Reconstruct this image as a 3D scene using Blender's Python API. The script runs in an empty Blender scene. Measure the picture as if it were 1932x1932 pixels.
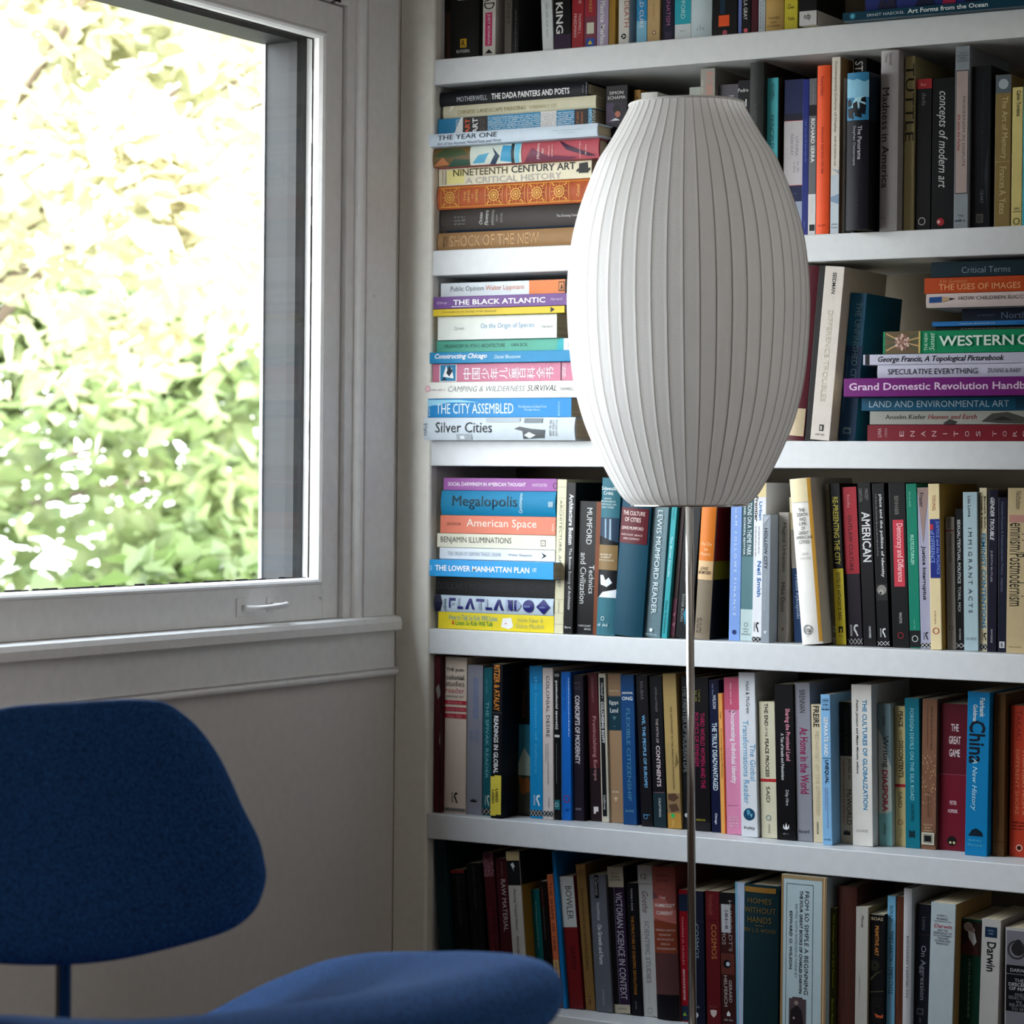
import bpy, bmesh, math, random
from mathutils import Vector, Matrix

sc = bpy.context.scene
COL = sc.collection
random.seed(11)
PI = math.pi

# ------------------------------------------------------------------ camera
cam_d = bpy.data.cameras.new('camera')
cam = bpy.data.objects.new('camera', cam_d)
COL.objects.link(cam)
sc.camera = cam
YAW, PITCH, ROLL = math.radians(30.188), math.radians(-0.714), math.radians(0.566)
CAM = Vector((2.3314, -3.6206, 0.9649))
rgt = Vector((math.cos(YAW), math.sin(YAW), 0))
fwd = Vector((-math.sin(YAW), math.cos(YAW), 0))
f2 = fwd * math.cos(PITCH) + Vector((0, 0, 1)) * math.sin(PITCH)
u2 = -fwd * math.sin(PITCH) + Vector((0, 0, 1)) * math.cos(PITCH)
r3 = rgt * math.cos(ROLL) + u2 * math.sin(ROLL)
u3 = -rgt * math.sin(ROLL) + u2 * math.cos(ROLL)
m3 = Matrix((r3, u3, -f2)).transposed()
cam.matrix_world = Matrix.Translation(CAM) @ m3.to_4x4()
cam_d.sensor_width = 36
cam_d.lens = 4842.2 / 1932 * 36
cam_d.clip_start = 0.05
cam_d.dof.use_dof = True
cam_d.dof.focus_distance = 3.85
cam_d.dof.aperture_fstop = 7.0

# ------------------------------------------------------------------ light and exposure
sc.view_settings.view_transform = 'Standard'
sc.view_settings.look = 'None'
sc.view_settings.gamma = 1
sc.view_settings.use_curve_mapping = False
sc.view_settings.exposure = 0.75
w = bpy.data.worlds.new('sky')
sc.world = w
w.use_nodes = True
nt = w.node_tree
bg = nt.nodes['Background']
tc = nt.nodes.new('ShaderNodeTexCoord')
sp = nt.nodes.new('ShaderNodeSeparateXYZ')
cr = nt.nodes.new('ShaderNodeValToRGB')
nt.links.new(tc.outputs['Generated'], sp.inputs[0])
nt.links.new(sp.outputs['Z'], cr.inputs[0])
nt.links.new(cr.outputs[0], bg.inputs['Color'])
cr.color_ramp.elements[0].color = (0.95, 0.97, 1.0, 1)
cr.color_ramp.elements[1].color = (0.72, 0.84, 1.0, 1)
bg.inputs['Strength'].default_value = 9.0
sun_d = bpy.data.lights.new('sun', 'SUN')
sun_d.energy = 6.0
sun_d.angle = 0.01
sun_d.color = (1.0, 0.97, 0.9)
sun = bpy.data.objects.new('sun', sun_d)
COL.objects.link(sun)
sun.rotation_euler = Vector((-0.62, 0.42, -0.75)).to_track_quat('-Z', 'Y').to_euler()

def portal(name, y0, y1, z0, z1):
    d = bpy.data.lights.new(name, 'AREA')
    d.shape = 'RECTANGLE'
    d.size = y1 - y0
    d.size_y = z1 - z0
    d.cycles.is_portal = True
    o = bpy.data.objects.new(name, d)
    COL.objects.link(o)
    o.matrix_world = Matrix.Translation((-0.13, (y0 + y1) / 2, (z0 + z1) / 2)) @ Matrix(((0, 0, -1), (1, 0, 0), (0, -1, 0))).to_4x4()
portal('daylight_portal', -1.58, -0.22, 0.78, 1.70)

rw = bpy.data.lights.new('fill_light_back', 'AREA')  # unseen fill lamp, added to brighten the window trim and the lamp's dim side
rw.shape = 'RECTANGLE'; rw.size = 0.7; rw.size_y = 1.3
rw.energy = 20.0; rw.color = (1.0, 0.965, 0.92)
rwo = bpy.data.objects.new('fill_light_back', rw); COL.objects.link(rwo)
rwo.matrix_world = Matrix.Translation((2.42, 0.27, 1.25)) @ Matrix(((1, 0, 0), (0, 0, 1), (0, -1, 0))).to_4x4()

# ------------------------------------------------------------------ materials
def s2l(c):
    c /= 255.0
    return c / 12.92 if c <= 0.04045 else ((c + 0.055) / 1.055) ** 2.4
def rgb(t):
    return (s2l(t[0]), s2l(t[1]), s2l(t[2]), 1)

wear = bpy.data.node_groups.new('surface_wear', 'ShaderNodeTree')
wear.interface.new_socket('Color', in_out='INPUT', socket_type='NodeSocketColor')
wear.interface.new_socket('Color', in_out='OUTPUT', socket_type='NodeSocketColor')
gi = wear.nodes.new('NodeGroupInput'); go = wear.nodes.new('NodeGroupOutput')
wtc = wear.nodes.new('ShaderNodeTexCoord'); wno = wear.nodes.new('ShaderNodeTexNoise')
wno.inputs['Scale'].default_value = 60; wno.inputs['Detail'].default_value = 5
wmr = wear.nodes.new('ShaderNodeMapRange')
wmr.inputs['From Min'].default_value = 0.3; wmr.inputs['From Max'].default_value = 0.7
wmr.inputs['To Min'].default_value = 0.96; wmr.inputs['To Max'].default_value = 1.03
whs = wear.nodes.new('ShaderNodeHueSaturation')
wear.links.new(wtc.outputs['Object'], wno.inputs['Vector'])
wear.links.new(wno.outputs['Fac'], wmr.inputs['Value'])
wear.links.new(wmr.outputs['Result'], whs.inputs['Value'])
wear.links.new(gi.outputs[0], whs.inputs['Color'])
wear.links.new(whs.outputs['Color'], go.inputs[0])

MC = {}
def ink(c, rough=0.42):
    """printed or cloth surface of one colour"""
    key = (tuple(c), rough)
    if key in MC: return MC[key]
    m = bpy.data.materials.new('print')
    m.use_nodes = True
    n = m.node_tree
    b = n.nodes['Principled BSDF']
    g = n.nodes.new('ShaderNodeGroup'); g.node_tree = wear
    g.inputs[0].default_value = rgb(c)
    n.links.new(g.outputs[0], b.inputs['Base Color'])
    b.inputs['Roughness'].default_value = rough
    b.inputs['Specular IOR Level'].default_value = 0.18
    MC[key] = m
    return m

def paint(name, c, rough=0.5, bump=0.0, scale=80, spots=0.0):
    m = bpy.data.materials.new(name)
    m.use_nodes = True
    n = m.node_tree; b = n.nodes['Principled BSDF']
    g = n.nodes.new('ShaderNodeGroup'); g.node_tree = wear
    g.inputs[0].default_value = rgb(c)
    src = g.outputs[0]
    t = n.nodes.new('ShaderNodeTexCoord')
    if spots:
        v = n.nodes.new('ShaderNodeTexNoise'); v.inputs['Scale'].default_value = 55; v.inputs['Detail'].default_value = 8
        r = n.nodes.new('ShaderNodeMapRange'); r.inputs['From Min'].default_value = 0.72; r.inputs['From Max'].default_value = 0.78
        mx = n.nodes.new('ShaderNodeMix'); mx.data_type = 'RGBA'
        mx.inputs[7].default_value = (0.10, 0.09, 0.08, 1)
        ml = n.nodes.new('ShaderNodeMath'); ml.operation = 'MULTIPLY'; ml.inputs[1].default_value = spots
        n.links.new(t.outputs['Object'], v.inputs['Vector']); n.links.new(v.outputs['Fac'], r.inputs['Value'])
        n.links.new(r.outputs['Result'], ml.inputs[0]); n.links.new(ml.outputs[0], mx.inputs[0])
        n.links.new(src, mx.inputs[6]); src = mx.outputs[2]
    n.links.new(src, b.inputs['Base Color'])
    b.inputs['Roughness'].default_value = rough
    b.inputs['Specular IOR Level'].default_value = 0.4
    if bump:
        no = n.nodes.new('ShaderNodeTexNoise'); no.inputs['Scale'].default_value = scale; no.inputs['Detail'].default_value = 6
        bu = n.nodes.new('ShaderNodeBump'); bu.inputs['Strength'].default_value = bump; bu.inputs['Distance'].default_value = 0.002
        n.links.new(t.outputs['Object'], no.inputs['Vector']); n.links.new(no.outputs['Fac'], bu.inputs['Height'])
        n.links.new(bu.outputs['Normal'], b.inputs['Normal'])
    return m

def page_mat(name, axis):
    m = bpy.data.materials.new(name); m.use_nodes = True
    n = m.node_tree; b = n.nodes['Principled BSDF']
    t = n.nodes.new('ShaderNodeTexCoord'); mp = n.nodes.new('ShaderNodeMapping')
    s = [3, 3, 3]; s[axis] = 900
    mp.inputs['Scale'].default_value = s
    no = n.nodes.new('ShaderNodeTexNoise'); no.inputs['Scale'].default_value = 1.0
    r = n.nodes.new('ShaderNodeValToRGB')
    r.color_ramp.elements[0].position = 0.3; r.color_ramp.elements[0].color = rgb((176, 160, 128))
    r.color_ramp.elements[1].position = 0.7; r.color_ramp.elements[1].color = rgb((226, 214, 188))
    n.links.new(t.outputs['Object'], mp.inputs[0]); n.links.new(mp.outputs[0], no.inputs['Vector'])
    n.links.new(no.outputs['Fac'], r.inputs[0]); n.links.new(r.outputs[0], b.inputs['Base Color'])
    b.inputs['Roughness'].default_value = 0.8
    return m
PAGES_S = page_mat('page_edges_standing', 0)
PAGES_L = page_mat('page_edges_lying', 2)

def metal(name, c, rough):
    m = bpy.data.materials.new(name); m.use_nodes = True
    n = m.node_tree; b = n.nodes['Principled BSDF']
    b.inputs['Base Color'].default_value = rgb(c); b.inputs['Metallic'].default_value = 1
    t = n.nodes.new('ShaderNodeTexCoord'); no = n.nodes.new('ShaderNodeTexNoise'); no.inputs['Scale'].default_value = 900
    r = n.nodes.new('ShaderNodeMapRange'); r.inputs['To Min'].default_value = rough * 0.8; r.inputs['To Max'].default_value = rough * 1.2
    n.links.new(t.outputs['Object'], no.inputs['Vector']); n.links.new(no.outputs['Fac'], r.inputs['Value']); n.links.new(r.outputs[0], b.inputs['Roughness'])
    return m

WALL = paint('wall_paint', (216, 209, 203), 0.6, 0.04, 45)
TRIM = paint('trim_paint', (238, 236, 234), 0.38, 0.10, 60, 0.5)
SHELF = paint('bookcase_paint', (211, 213, 215), 0.42, 0.08, 50)
STILE = paint('bookcase_stile_paint', (240, 236, 226), 0.5, 0.06, 50)
CEIL = paint('ceiling_paint', (225, 222, 216), 0.7)
ROOM = paint('room_paint', (224, 218, 212), 0.7)
FLOOR = paint('floor_wood', (52, 37, 28), 0.45, 0.1, 30)

# ------------------------------------------------------------------ mesh helpers
def link(name, verts, faces, mats, parent=None, fmat=None, smooth=False):
    me = bpy.data.meshes.new(name)
    me.from_pydata([tuple(v) for v in verts], [], faces)
    for m in (mats if isinstance(mats, (list, tuple)) else [mats]): me.materials.append(m)
    if fmat: me.polygons.foreach_set('material_index', fmat)
    if smooth: me.polygons.foreach_set('use_smooth', [True] * len(me.polygons))
    me.update()
    o = bpy.data.objects.new(name, me)
    COL.objects.link(o)
    if parent: o.parent = parent
    return o
class MB:
    def __init__(s): s.v = []; s.f = []; s.m = []
    def add(s, verts, faces, mi=0):
        k = len(s.v); s.v += [tuple(x) for x in verts]
        for f in faces: s.f.append([i + k for i in f]); s.m.append(mi)
    def box(s, x0, x1, y0, y1, z0, z1, mi=0):
        s.add([(x0, y0, z0), (x1, y0, z0), (x1, y1, z0), (x0, y1, z0), (x0, y0, z1), (x1, y0, z1), (x1, y1, z1), (x0, y1, z1)],
              [(0, 3, 2, 1), (4, 5, 6, 7), (0, 1, 5, 4), (1, 2, 6, 5), (2, 3, 7, 6), (3, 0, 4, 7)], mi)
    def tube(s, pts, rad, seg=14, mi=0, caps=True):
        P = [Vector(p) for p in pts]; R = rad if isinstance(rad, (list, tuple)) else [rad] * len(P)
        T = []
        for i in range(len(P)):
            T.append((P[min(i + 1, len(P) - 1)] - P[max(i - 1, 0)]).normalized())
        a = Vector((0, 0, 1)) if abs(T[0].z) < 0.9 else Vector((1, 0, 0))
        n = (a - T[0] * a.dot(T[0])).normalized()
        vs = []; fs = []
        for i, p in enumerate(P):
            n = (n - T[i] * n.dot(T[i])).normalized(); b = T[i].cross(n)
            for k in range(seg):
                t = 2 * PI * k / seg
                vs.append(p + (n * math.cos(t) + b * math.sin(t)) * R[i])
        for i in range(len(P) - 1):
            for k in range(seg):
                k2 = (k + 1) % seg
                fs.append((i * seg + k, i * seg + k2, (i + 1) * seg + k2, (i + 1) * seg + k))
        if caps:
            fs.append(tuple(range(seg))[::-1]); fs.append(tuple((len(P) - 1) * seg + k for k in range(seg)))
        s.add(vs, fs, mi)
    def lathe(s, prof, seg=32, mi=0):
        vs = []; fs = []
        for (r, z) in prof:
            for k in range(seg):
                t = 2 * PI * k / seg; vs.append((r * math.cos(t), r * math.sin(t), z))
        for i in range(len(prof) - 1):
            for k in range(seg):
                k2 = (k + 1) % seg
                fs.append((i * seg + k, i * seg + k2, (i + 1) * seg + k2, (i + 1) * seg + k))
        s.add(vs, fs, mi)
    def sweep(s, prof, y0, y1, mi=0):
        """profile of (x, z) pushed along y"""
        n = len(prof)
        s.add([(x, y0, z) for x, z in prof] + [(x, y1, z) for x, z in prof],
              [(i, (i + 1) % n, n + (i + 1) % n, n + i) for i in range(n)] + [tuple(range(n))[::-1], tuple(range(n, 2 * n))], mi)
    def sweepz(s, prof, z0, z1, mi=0):
        n = len(prof)
        s.add([(x, y, z0) for x, y in prof] + [(x, y, z1) for x, y in prof],
              [(i, (i + 1) % n, n + (i + 1) % n, n + i) for i in range(n)] + [tuple(range(n))[::-1], tuple(range(n, 2 * n))], mi)
    def build(s, name, mats, parent=None, smooth=False, bevel=0.0, auto=None):
        o = link(name, s.v, s.f, mats, parent, s.m, smooth)
        bm = bmesh.new(); bm.from_mesh(o.data); bmesh.ops.recalc_face_normals(bm, faces=bm.faces); bm.to_mesh(o.data); bm.free()
        if bevel:
            md = o.modifiers.new('edge', 'BEVEL'); md.width = bevel; md.segments = 2; md.limit_method = 'ANGLE'
        return o
def empty(name, loc=(0, 0, 0), label=None, cat=None, group=None, kind=None):
    o = bpy.data.objects.new(name, None); COL.objects.link(o)
    o.location = loc; o.empty_display_size = 0.05
    if label: o['label'] = label
    if cat: o['category'] = cat
    if group: o['group'] = group
    if kind: o['kind'] = kind
    return o
def struct(o):
    o['kind'] = 'structure'; return o

# ------------------------------------------------------------------ room shell
XR, YF, ZC = 5.2, -5.6, 2.75
b = MB(); b.box(-0.14, XR, YF, 0.45, -0.06, 0); struct(b.build('floor', FLOOR))
b = MB(); b.box(-0.14, XR, YF, 0.45, ZC, ZC + 0.08); struct(b.build('ceiling', CEIL))
b = MB(); b.box(-0.14, XR, 0.30, 0.45, 0, ZC); struct(b.build('wall_back', ROOM))
b = MB(); b.box(XR - 0.1, XR, YF, 0.30, 0, ZC); struct(b.build('wall_right', ROOM))
b = MB(); b.box(-0.14, XR - 0.1, YF, YF + 0.1, 0, ZC); struct(b.build('wall_front', ROOM))
WZ0, WZ1 = 0.70, 2.02
b = MB()
for y0, y1 in ((YF + 0.1, -1.71), (-0.10, 0.30)): b.box(-0.14, 0, y0, y1, 0, ZC)
for y0, y1 in ((-1.71, -0.10),):
    b.box(-0.14, 0, y0, y1, 0, WZ0); b.box(-0.14, 0, y0, y1, WZ1, ZC)
struct(b.build('wall_left', WALL))
GLASS = bpy.data.materials.new('window_glass'); GLASS.use_nodes = True
n = GLASS.node_tree; n.nodes.remove(n.nodes['Principled BSDF'])
tr = n.nodes.new('ShaderNodeBsdfTransparent'); gl = n.nodes.new('ShaderNodeBsdfGlossy'); gl.inputs['Roughness'].default_value = 0.05
mx = n.nodes.new('ShaderNodeMixShader'); lw = n.nodes.new('ShaderNodeLayerWeight'); lw.inputs['Blend'].default_value = 0.5
fr = n.nodes.new('ShaderNodeMapRange'); fr.inputs['From Min'].default_value = 0.4; fr.inputs['To Min'].default_value = 0.012; fr.inputs['To Max'].default_value = 0.15
n.links.new(lw.outputs['Facing'], fr.inputs['Value'])
tr.inputs['Color'].default_value = (0.96, 0.97, 0.96, 1)
n.links.new(fr.outputs[0], mx.inputs[0]); n.links.new(tr.outputs[0], mx.inputs[1]); n.links.new(gl.outputs[0], mx.inputs[2])
n.links.new(mx.outputs[0], n.nodes['Material Output'].inputs['Surface'])
OUTER = paint('outer_frame_paint', (30, 31, 32), 0.6, 0.3, 30)
OUTER_D = paint('outer_stop_paint', (14, 14, 15), 0.6, 0.3, 30)
EDGE = paint('outer_edge_paint', (200, 202, 206), 0.5)
DARK = paint('putty_hinge_dark', (40, 34, 30), 0.8)  # dark tone of the putty line and the hinge
def half_round(cx, cz, r, n=8, sx=1):
    return [(cx + sx * r * math.cos(-PI / 2 + PI * i / n), cz + r * math.sin(-PI / 2 + PI * i / n)) for i in range(n + 1)]
def make_window(name, yo, handle):
    """yo shifts the window along the wall; the bookcase-side jamb of the sash is at y = -0.163 + yo"""
    W = empty(name, (0, 0, 0), kind='structure')
    gy0, gy1, gz0, gz1 = -1.5250 + yo, -0.224 + yo, 0.8050, 1.6687
    b = MB(); b.box(-0.026, -0.022, gy0 - 0.004, gy1 + 0.004, gz0 - 0.004, gz1 + 0.004); b.build('pane', GLASS, W)
    # sash: rails and stiles round the glass
    sy0, sy1, sz0, sz1 = -1.5880 + yo, -0.1640 + yo, 0.7385, 1.7270
    by0, by1, bz0, bz1 = gy0 - 0.014, -0.2085 + yo, 0.7945, 1.6805
    b = MB()
    b.box(-0.045, -0.005, by1, sy1, sz0, sz1); b.box(-0.045, -0.005, sy0, by0, sz0, sz1)
    b.box(-0.045, -0.005, by0, by1, sz0, bz0); b.box(-0.045, -0.005, by0, by1, bz1, sz1)
    b.build('sash_frame', TRIM, W, bevel=0.0012)
    b = MB()   # rounded glazing bead mitred round the pane
    prof = [(0.0, -0.021), (0.0, -0.010), (0.004, -0.0045), (0.009, -0.002), (0.0135, -0.0035), (0.0155, -0.006), (0.0155, -0.021)]
    ring = []
    for t, x in prof:
        k = t / 0.0155
        yy0 = gy0 + (by0 - gy0) * k; yy1 = gy1 + (by1 - gy1) * k; zz0 = gz0 + (bz0 - gz0) * k; zz1 = gz1 + (bz1 - gz1) * k
        ring.append([(x, yy0, zz0), (x, yy1, zz0), (x, yy1, zz1), (x, yy0, zz1)])
    vs = [p for r in ring for p in r]; fs = []
    for i in range(len(ring)):
        j = (i + 1) % len(ring)
        for k in range(4):
            fs.append((i * 4 + k, i * 4 + (k + 1) % 4, j * 4 + (k + 1) % 4, j * 4 + k))
    b.add(vs, fs); b.build('glazing_bead', TRIM, W)
    b = MB()   # old putty line, ragged
    rr = random.Random(5)
    y = gy0
    while y < gy1 - 0.01:
        st = rr.uniform(0.008, 0.03); h = rr.uniform(0.0006, 0.0032)
        b.box(-0.0218, -0.0206, y, min(y + st, gy1), gz0, gz0 + h); y += st
    z = gz0
    while z < gz1 - 0.01:
        st = rr.uniform(0.01, 0.05); h = rr.uniform(0.0008, 0.0028)
        b.box(-0.0218, -0.0206, gy1 - h, gy1, z, min(z + st, gz1)); z += st
    y = gy0
    while y < gy1 - 0.01:
        st = rr.uniform(0.01, 0.04); h = rr.uniform(0.001, 0.0035)
        b.box(-0.0218, -0.0206, y, min(y + st, gy1), gz1 - h, gz1); y += st
    b.build('putty_line', DARK, W)
    # outer jamb seen through the glass
    for jy0, jy1 in ((-0.2295 + yo, -0.10 + yo), (-1.7100 + yo, -1.5200 + yo)):
        b = MB(); b.box(-0.062, -0.046, jy0 - (0.004 if jy0 > -1 + yo else 0), jy1, WZ0, WZ1); b.build('outer_stop', OUTER_D, W)
        b = MB(); b.box(-0.109, -0.062, jy0, jy1, WZ0, WZ1); b.build('outer_jamb', OUTER, W)
        b = MB(); b.box(-0.1145, -0.109, jy0 - 0.003, jy1, WZ0, WZ1); b.build('outer_edge', EDGE, W)
    b = MB(); b.box(-0.114, -0.046, -1.5200 + yo, -0.2295 + yo, 1.665, WZ1); b.build('outer_head', OUTER_D, W)
    b = MB(); b.box(-0.20, -0.046, -1.7100 + yo, -0.10 + yo, WZ0, 0.775); b.build('outer_sill', EDGE, W)
    # inner stops, head, casing
    for s_, a, c in ((1, -0.1618 + yo, -0.1275 + yo), (-1, -1.6245 + yo, -1.5902 + yo)):
        b = MB(); b.box(-0.046, 0.004, a, c, 0.738, WZ1)
        b.build('stop', TRIM, W, bevel=0.001)
        e = c if s_ > 0 else a
        b = MB()
        b.sweepz([(0.0, e - 0.012), (0.006, e - 0.012)] + [(0.006 + 0.011 * math.cos(-PI / 2 + PI * i / 8), e - 0.001 + 0.011 * math.sin(-PI / 2 + PI * i / 8)) for i in range(9)] + [(0.0, e + 0.010)], 0.738, WZ1)
        b.build('stop_bead', TRIM, W)
    b = MB(); b.box(-0.046, 0.004, -1.5900 + yo, -0.1618 + yo, 1.7295, WZ1); b.build('head_rail', TRIM, W, bevel=0.001)
    for a, c in ((-0.1185 + yo, -0.030 + yo), (-1.7220 + yo, -1.6340 + yo)):
        b = MB(); b.box(0.0, 0.016, a, c, 0.738, WZ1 + 0.10); b.build('casing', TRIM, W, bevel=0.0015)
    b = MB(); b.box(0.0, 0.018, -1.6340 + yo, -0.1185 + yo, WZ1 - 0.02, WZ1 + 0.10); b.build('head_casing', TRIM, W, bevel=0.0015)
    # stool with a rounded nose, apron and its moulding
    b = MB()
    b.sweep([(-0.046, 0.7125), (0.026, 0.7125), (0.031, 0.7155), (0.032, 0.728), (0.029, 0.7355), (0.022, 0.738), (-0.046, 0.738)], -1.7600 + yo, -0.0265 + yo)
    b.build('sill', TRIM, W)
    b = MB(); b.box(0.0, 0.012, -1.7300 + yo, -0.018 + yo, 0.648, 0.7125)
    b.build('apron', TRIM, W, bevel=0.001)
    b = MB()
    b.sweep([(0.0, 0.6365), (0.006, 0.6365)] + half_round(0.010, 0.6435, 0.006) + [(0.014, 0.6495), (0.016, 0.652), (0.0, 0.652)], -1.7350 + yo, -0.0125 + yo)
    b.build('apron_moulding', TRIM, W)
    if handle:
        h = MB(); h.box(-0.0055, -0.0025, -0.4415 + yo, -0.4205 + yo, 0.7505, 0.7795); hp = h.build('sash_lift', TRIM, W, bevel=0.001)
        h = MB(); h.box(-0.0055, -0.0025, -0.362 + yo, -0.344 + yo, 0.7555, 0.7785); h.build('lift_plate', TRIM, hp, bevel=0.001)
        h = MB()
        h.tube([(-0.003, -0.426 + yo, 0.764), (0.006, -0.421 + yo, 0.764), (0.014, -0.410 + yo, 0.764), (0.017, -0.39 + yo, 0.7645), (0.0175, -0.36 + yo, 0.7655), (0.017, -0.338 + yo, 0.767)], [0.0052, 0.0046, 0.0042, 0.0042, 0.0044, 0.0050], 10)
        h.tube([(-0.003, -0.353 + yo, 0.766), (0.017, -0.353 + yo, 0.766)], 0.0042, 10)
        h.build('lift_bar', TRIM, hp, smooth=True)
        h = MB()
        h.tube([(0.0, -0.200 + yo, 1.7285), (0.0, -0.200 + yo, 1.760)], 0.004, 10); h.box(-0.004, 0.006, -0.216 + yo, -0.186 + yo, 1.730, 1.757)
        h.build('hinge', DARK, W)
    return W
make_window('window_1', 0.0, True)
FILL_FRAME = empty('fill_light_frame', (0, 0, 0), kind='structure')   # unseen window frame added round the fill lamp, past the bookcase
b = MB()
for x0, x1, z0, z1 in ((2.03, 2.07, 0.56, 1.94), (2.77, 2.85, 0.56, 1.94), (2.07, 2.77, 1.90, 1.98), (2.07, 2.77, 0.54, 0.60), (2.07, 2.77, 1.235, 1.265)): b.box(x0, x1, 0.262, 0.2995, z0, z1)
b.build('casing', TRIM, FILL_FRAME)
b = MB(); b.box(2.07, 2.77, 0.292, 0.2985, 0.60, 1.90); b.build('pane', GLASS, FILL_FRAME)

# ------------------------------------------------------------------ bookcase
case = empty('bookcase', (0, 0, 0), 'white built-in bookcase full of books filling the wall beside the window', 'bookcase')
BX = 1.93
b = MB()
b.sweepz([(0.002, 0.0), (0.0615, 0.0)] + [(0.0615 + 0.006 * math.sin(PI / 2 * i / 4), 0.006 - 0.006 * math.cos(PI / 2 * i / 4)) for i in range(5)] + [(0.0675, 0.02), (0.002, 0.02)], 0.002, 2.70)
b.build('face_stile', STILE, case)
b = MB(); b.box(BX, BX + 0.0675, 0.0, 0.02, 0.002, 2.70); b.build('face_stile', STILE, case)
b = MB(); b.box(0.045, 0.0675, 0.02, 0.285, 0.002, 2.70); b.build('side_panel', SHELF, case)
b = MB(); b.box(BX, BX + 0.022, 0.02, 0.285, 0.002, 2.70); b.build('side_panel', SHELF, case)
b = MB(); b.box(0.002, BX + 0.0675, 0.285, 0.298, 0.002, 2.70); b.build('back_panel', paint('bookcase_back_shade_tone', (128, 116, 98), 0.6), case)  # deep shade behind the books put into the panel's taupe colour
SHZ = [1.661, 1.3445, 1.029, 0.7165, 0.4085, 0.100]
for z in SHZ + [1.978, 2.294]:
    b = MB(); b.box(0.0677, BX - 0.0002, 0.0, 0.2845, z - 0.0418, z)
    b.build('shelf', SHELF, case, bevel=0.0016)
b = MB(); b.box(0.0677, BX, 0.03, 0.045, 0.002, 0.058); b.build('toe_board', SHELF, case)

# ------------------------------------------------------------------ floor lamp
SKIN = bpy.data.materials.new('lamp_skin'); SKIN.use_nodes = True
n = SKIN.node_tree; pb = n.nodes['Principled BSDF']
pb.inputs['Base Color'].default_value = rgb((233, 232, 231)); pb.inputs['Roughness'].default_value = 0.6
t = n.nodes.new('ShaderNodeTexCoord'); no = n.nodes.new('ShaderNodeTexNoise'); no.inputs['Scale'].default_value = 420; no.inputs['Detail'].default_value = 3
bu = n.nodes.new('ShaderNodeBump'); bu.inputs['Strength'].default_value = 0.5; bu.inputs['Distance'].default_value = 0.0012
n.links.new(t.outputs['Object'], no.inputs['Vector']); n.links.new(no.outputs['Fac'], bu.inputs['Height']); n.links.new(bu.outputs[0], pb.inputs['Normal'])
tl = n.nodes.new('ShaderNodeBsdfTranslucent'); tl.inputs['Color'].default_value = rgb((234, 231, 228))
mx = n.nodes.new('ShaderNodeMixShader'); mx.inputs[0].default_value = 0.38
n.links.new(pb.outputs[0], mx.inputs[1]); n.links.new(tl.outputs[0], mx.inputs[2]); n.links.new(mx.outputs[0], n.nodes['Material Output'].inputs['Surface'])
RIB = paint('lamp_rib_wire', (178, 172, 168), 0.6)
NICKEL = metal('brushed_nickel', (206, 202, 198), 0.16)
CHROME = metal('chrome', (96, 98, 102), 0.12)
lamp = empty('floor_lamp', (0, 0, 0), 'floor lamp with a ribbed white cigar-shaped shade on a slim nickel pole', 'lamp')
LB = Vector((0.7655, -0.4245, 0.0)) + rgt * 0.0072
lean = Matrix.Rotation(math.radians(-0.96), 4, fwd)
lamp.matrix_world = Matrix.Translation(LB) @ lean
prof = [(0.0792, 1.4850), (0.0835, 1.474), (0.1045, 1.4380), (0.1165, 1.4200), (0.1245, 1.4065), (0.1360, 1.3790), (0.1475, 1.3480), (0.1560, 1.3180), (0.1613, 1.2920), (0.1655, 1.2560), (0.1672, 1.2200), (0.1668, 1.1900), (0.1650, 1.1590), (0.1608, 1.1180), (0.1545, 1.0830), (0.1440, 1.0460), (0.1300, 1.0120), (0.1165, 0.9840), (0.1060, 0.9650), (0.0925, 0.9440), (0.0800, 0.9335)]
def cat(P, k=3):
    out = []
    for i in range(len(P) - 1):
        p0, p1, p2, p3 = P[max(i - 1, 0)], P[i], P[i + 1], P[min(i + 2, len(P) - 1)]
        for j in range(k):
            t = j / k
            out.append(tuple(0.5 * (2 * b_ + (c_ - a_) * t + (2 * a_ - 5 * b_ + 4 * c_ - d_) * t * t + (3 * b_ - a_ - 3 * c_ + d_) * t ** 3) for a_, b_, c_, d_ in zip(p0, p1, p2, p3)))
    out.append(P[-1]); return out
NR = 48
def shade_mesh():
    P = cat(prof, 3); vs = []; fs = []; fm = []
    d = 0.0058
    angs = []
    for k in range(NR):
        t0 = 2 * PI * k / NR + 0.03; t1 = 2 * PI * (k + 1) / NR + 0.03
        angs += [(t0 - d, 0.0, 1), (t0, 1.0, 1), (t0 + d, 0.0, 0)]
        for j in range(1, 4):
            s = j / 4; angs.append((t0 + d + (t1 - t0 - 2 * d) * s, -4 * s * (1 - s), 0))
    m = len(angs)
    for r, z in P:
        for t, h, _ in angs:
            R = r + (0.0005 * h if h > 0 else 0.0008 * r * h)
            vs.append((R * math.cos(t), R * math.sin(t), z))
    for i in range(len(P) - 1):
        for k in range(m):
            k2 = (k + 1) % m
            fs.append((i * m + k, i * m + k2, (i + 1) * m + k2, (i + 1) * m + k))
            fm.append(1 if (k % 6) in (0, 1) else 0)
    return vs, fs, fm
v_, f_, m_ = shade_mesh()
link('lamp_shade', v_, f_, [SKIN, RIB], lamp, m_, True)
b = MB(); b.tube([(0.0795 * math.cos(2 * PI * i / 48), 0.0795 * math.sin(2 * PI * i / 48), 1.4855) for i in range(49)], 0.0016, 8, caps=False); b.build('top_ring', SKIN, lamp, smooth=True)
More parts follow.
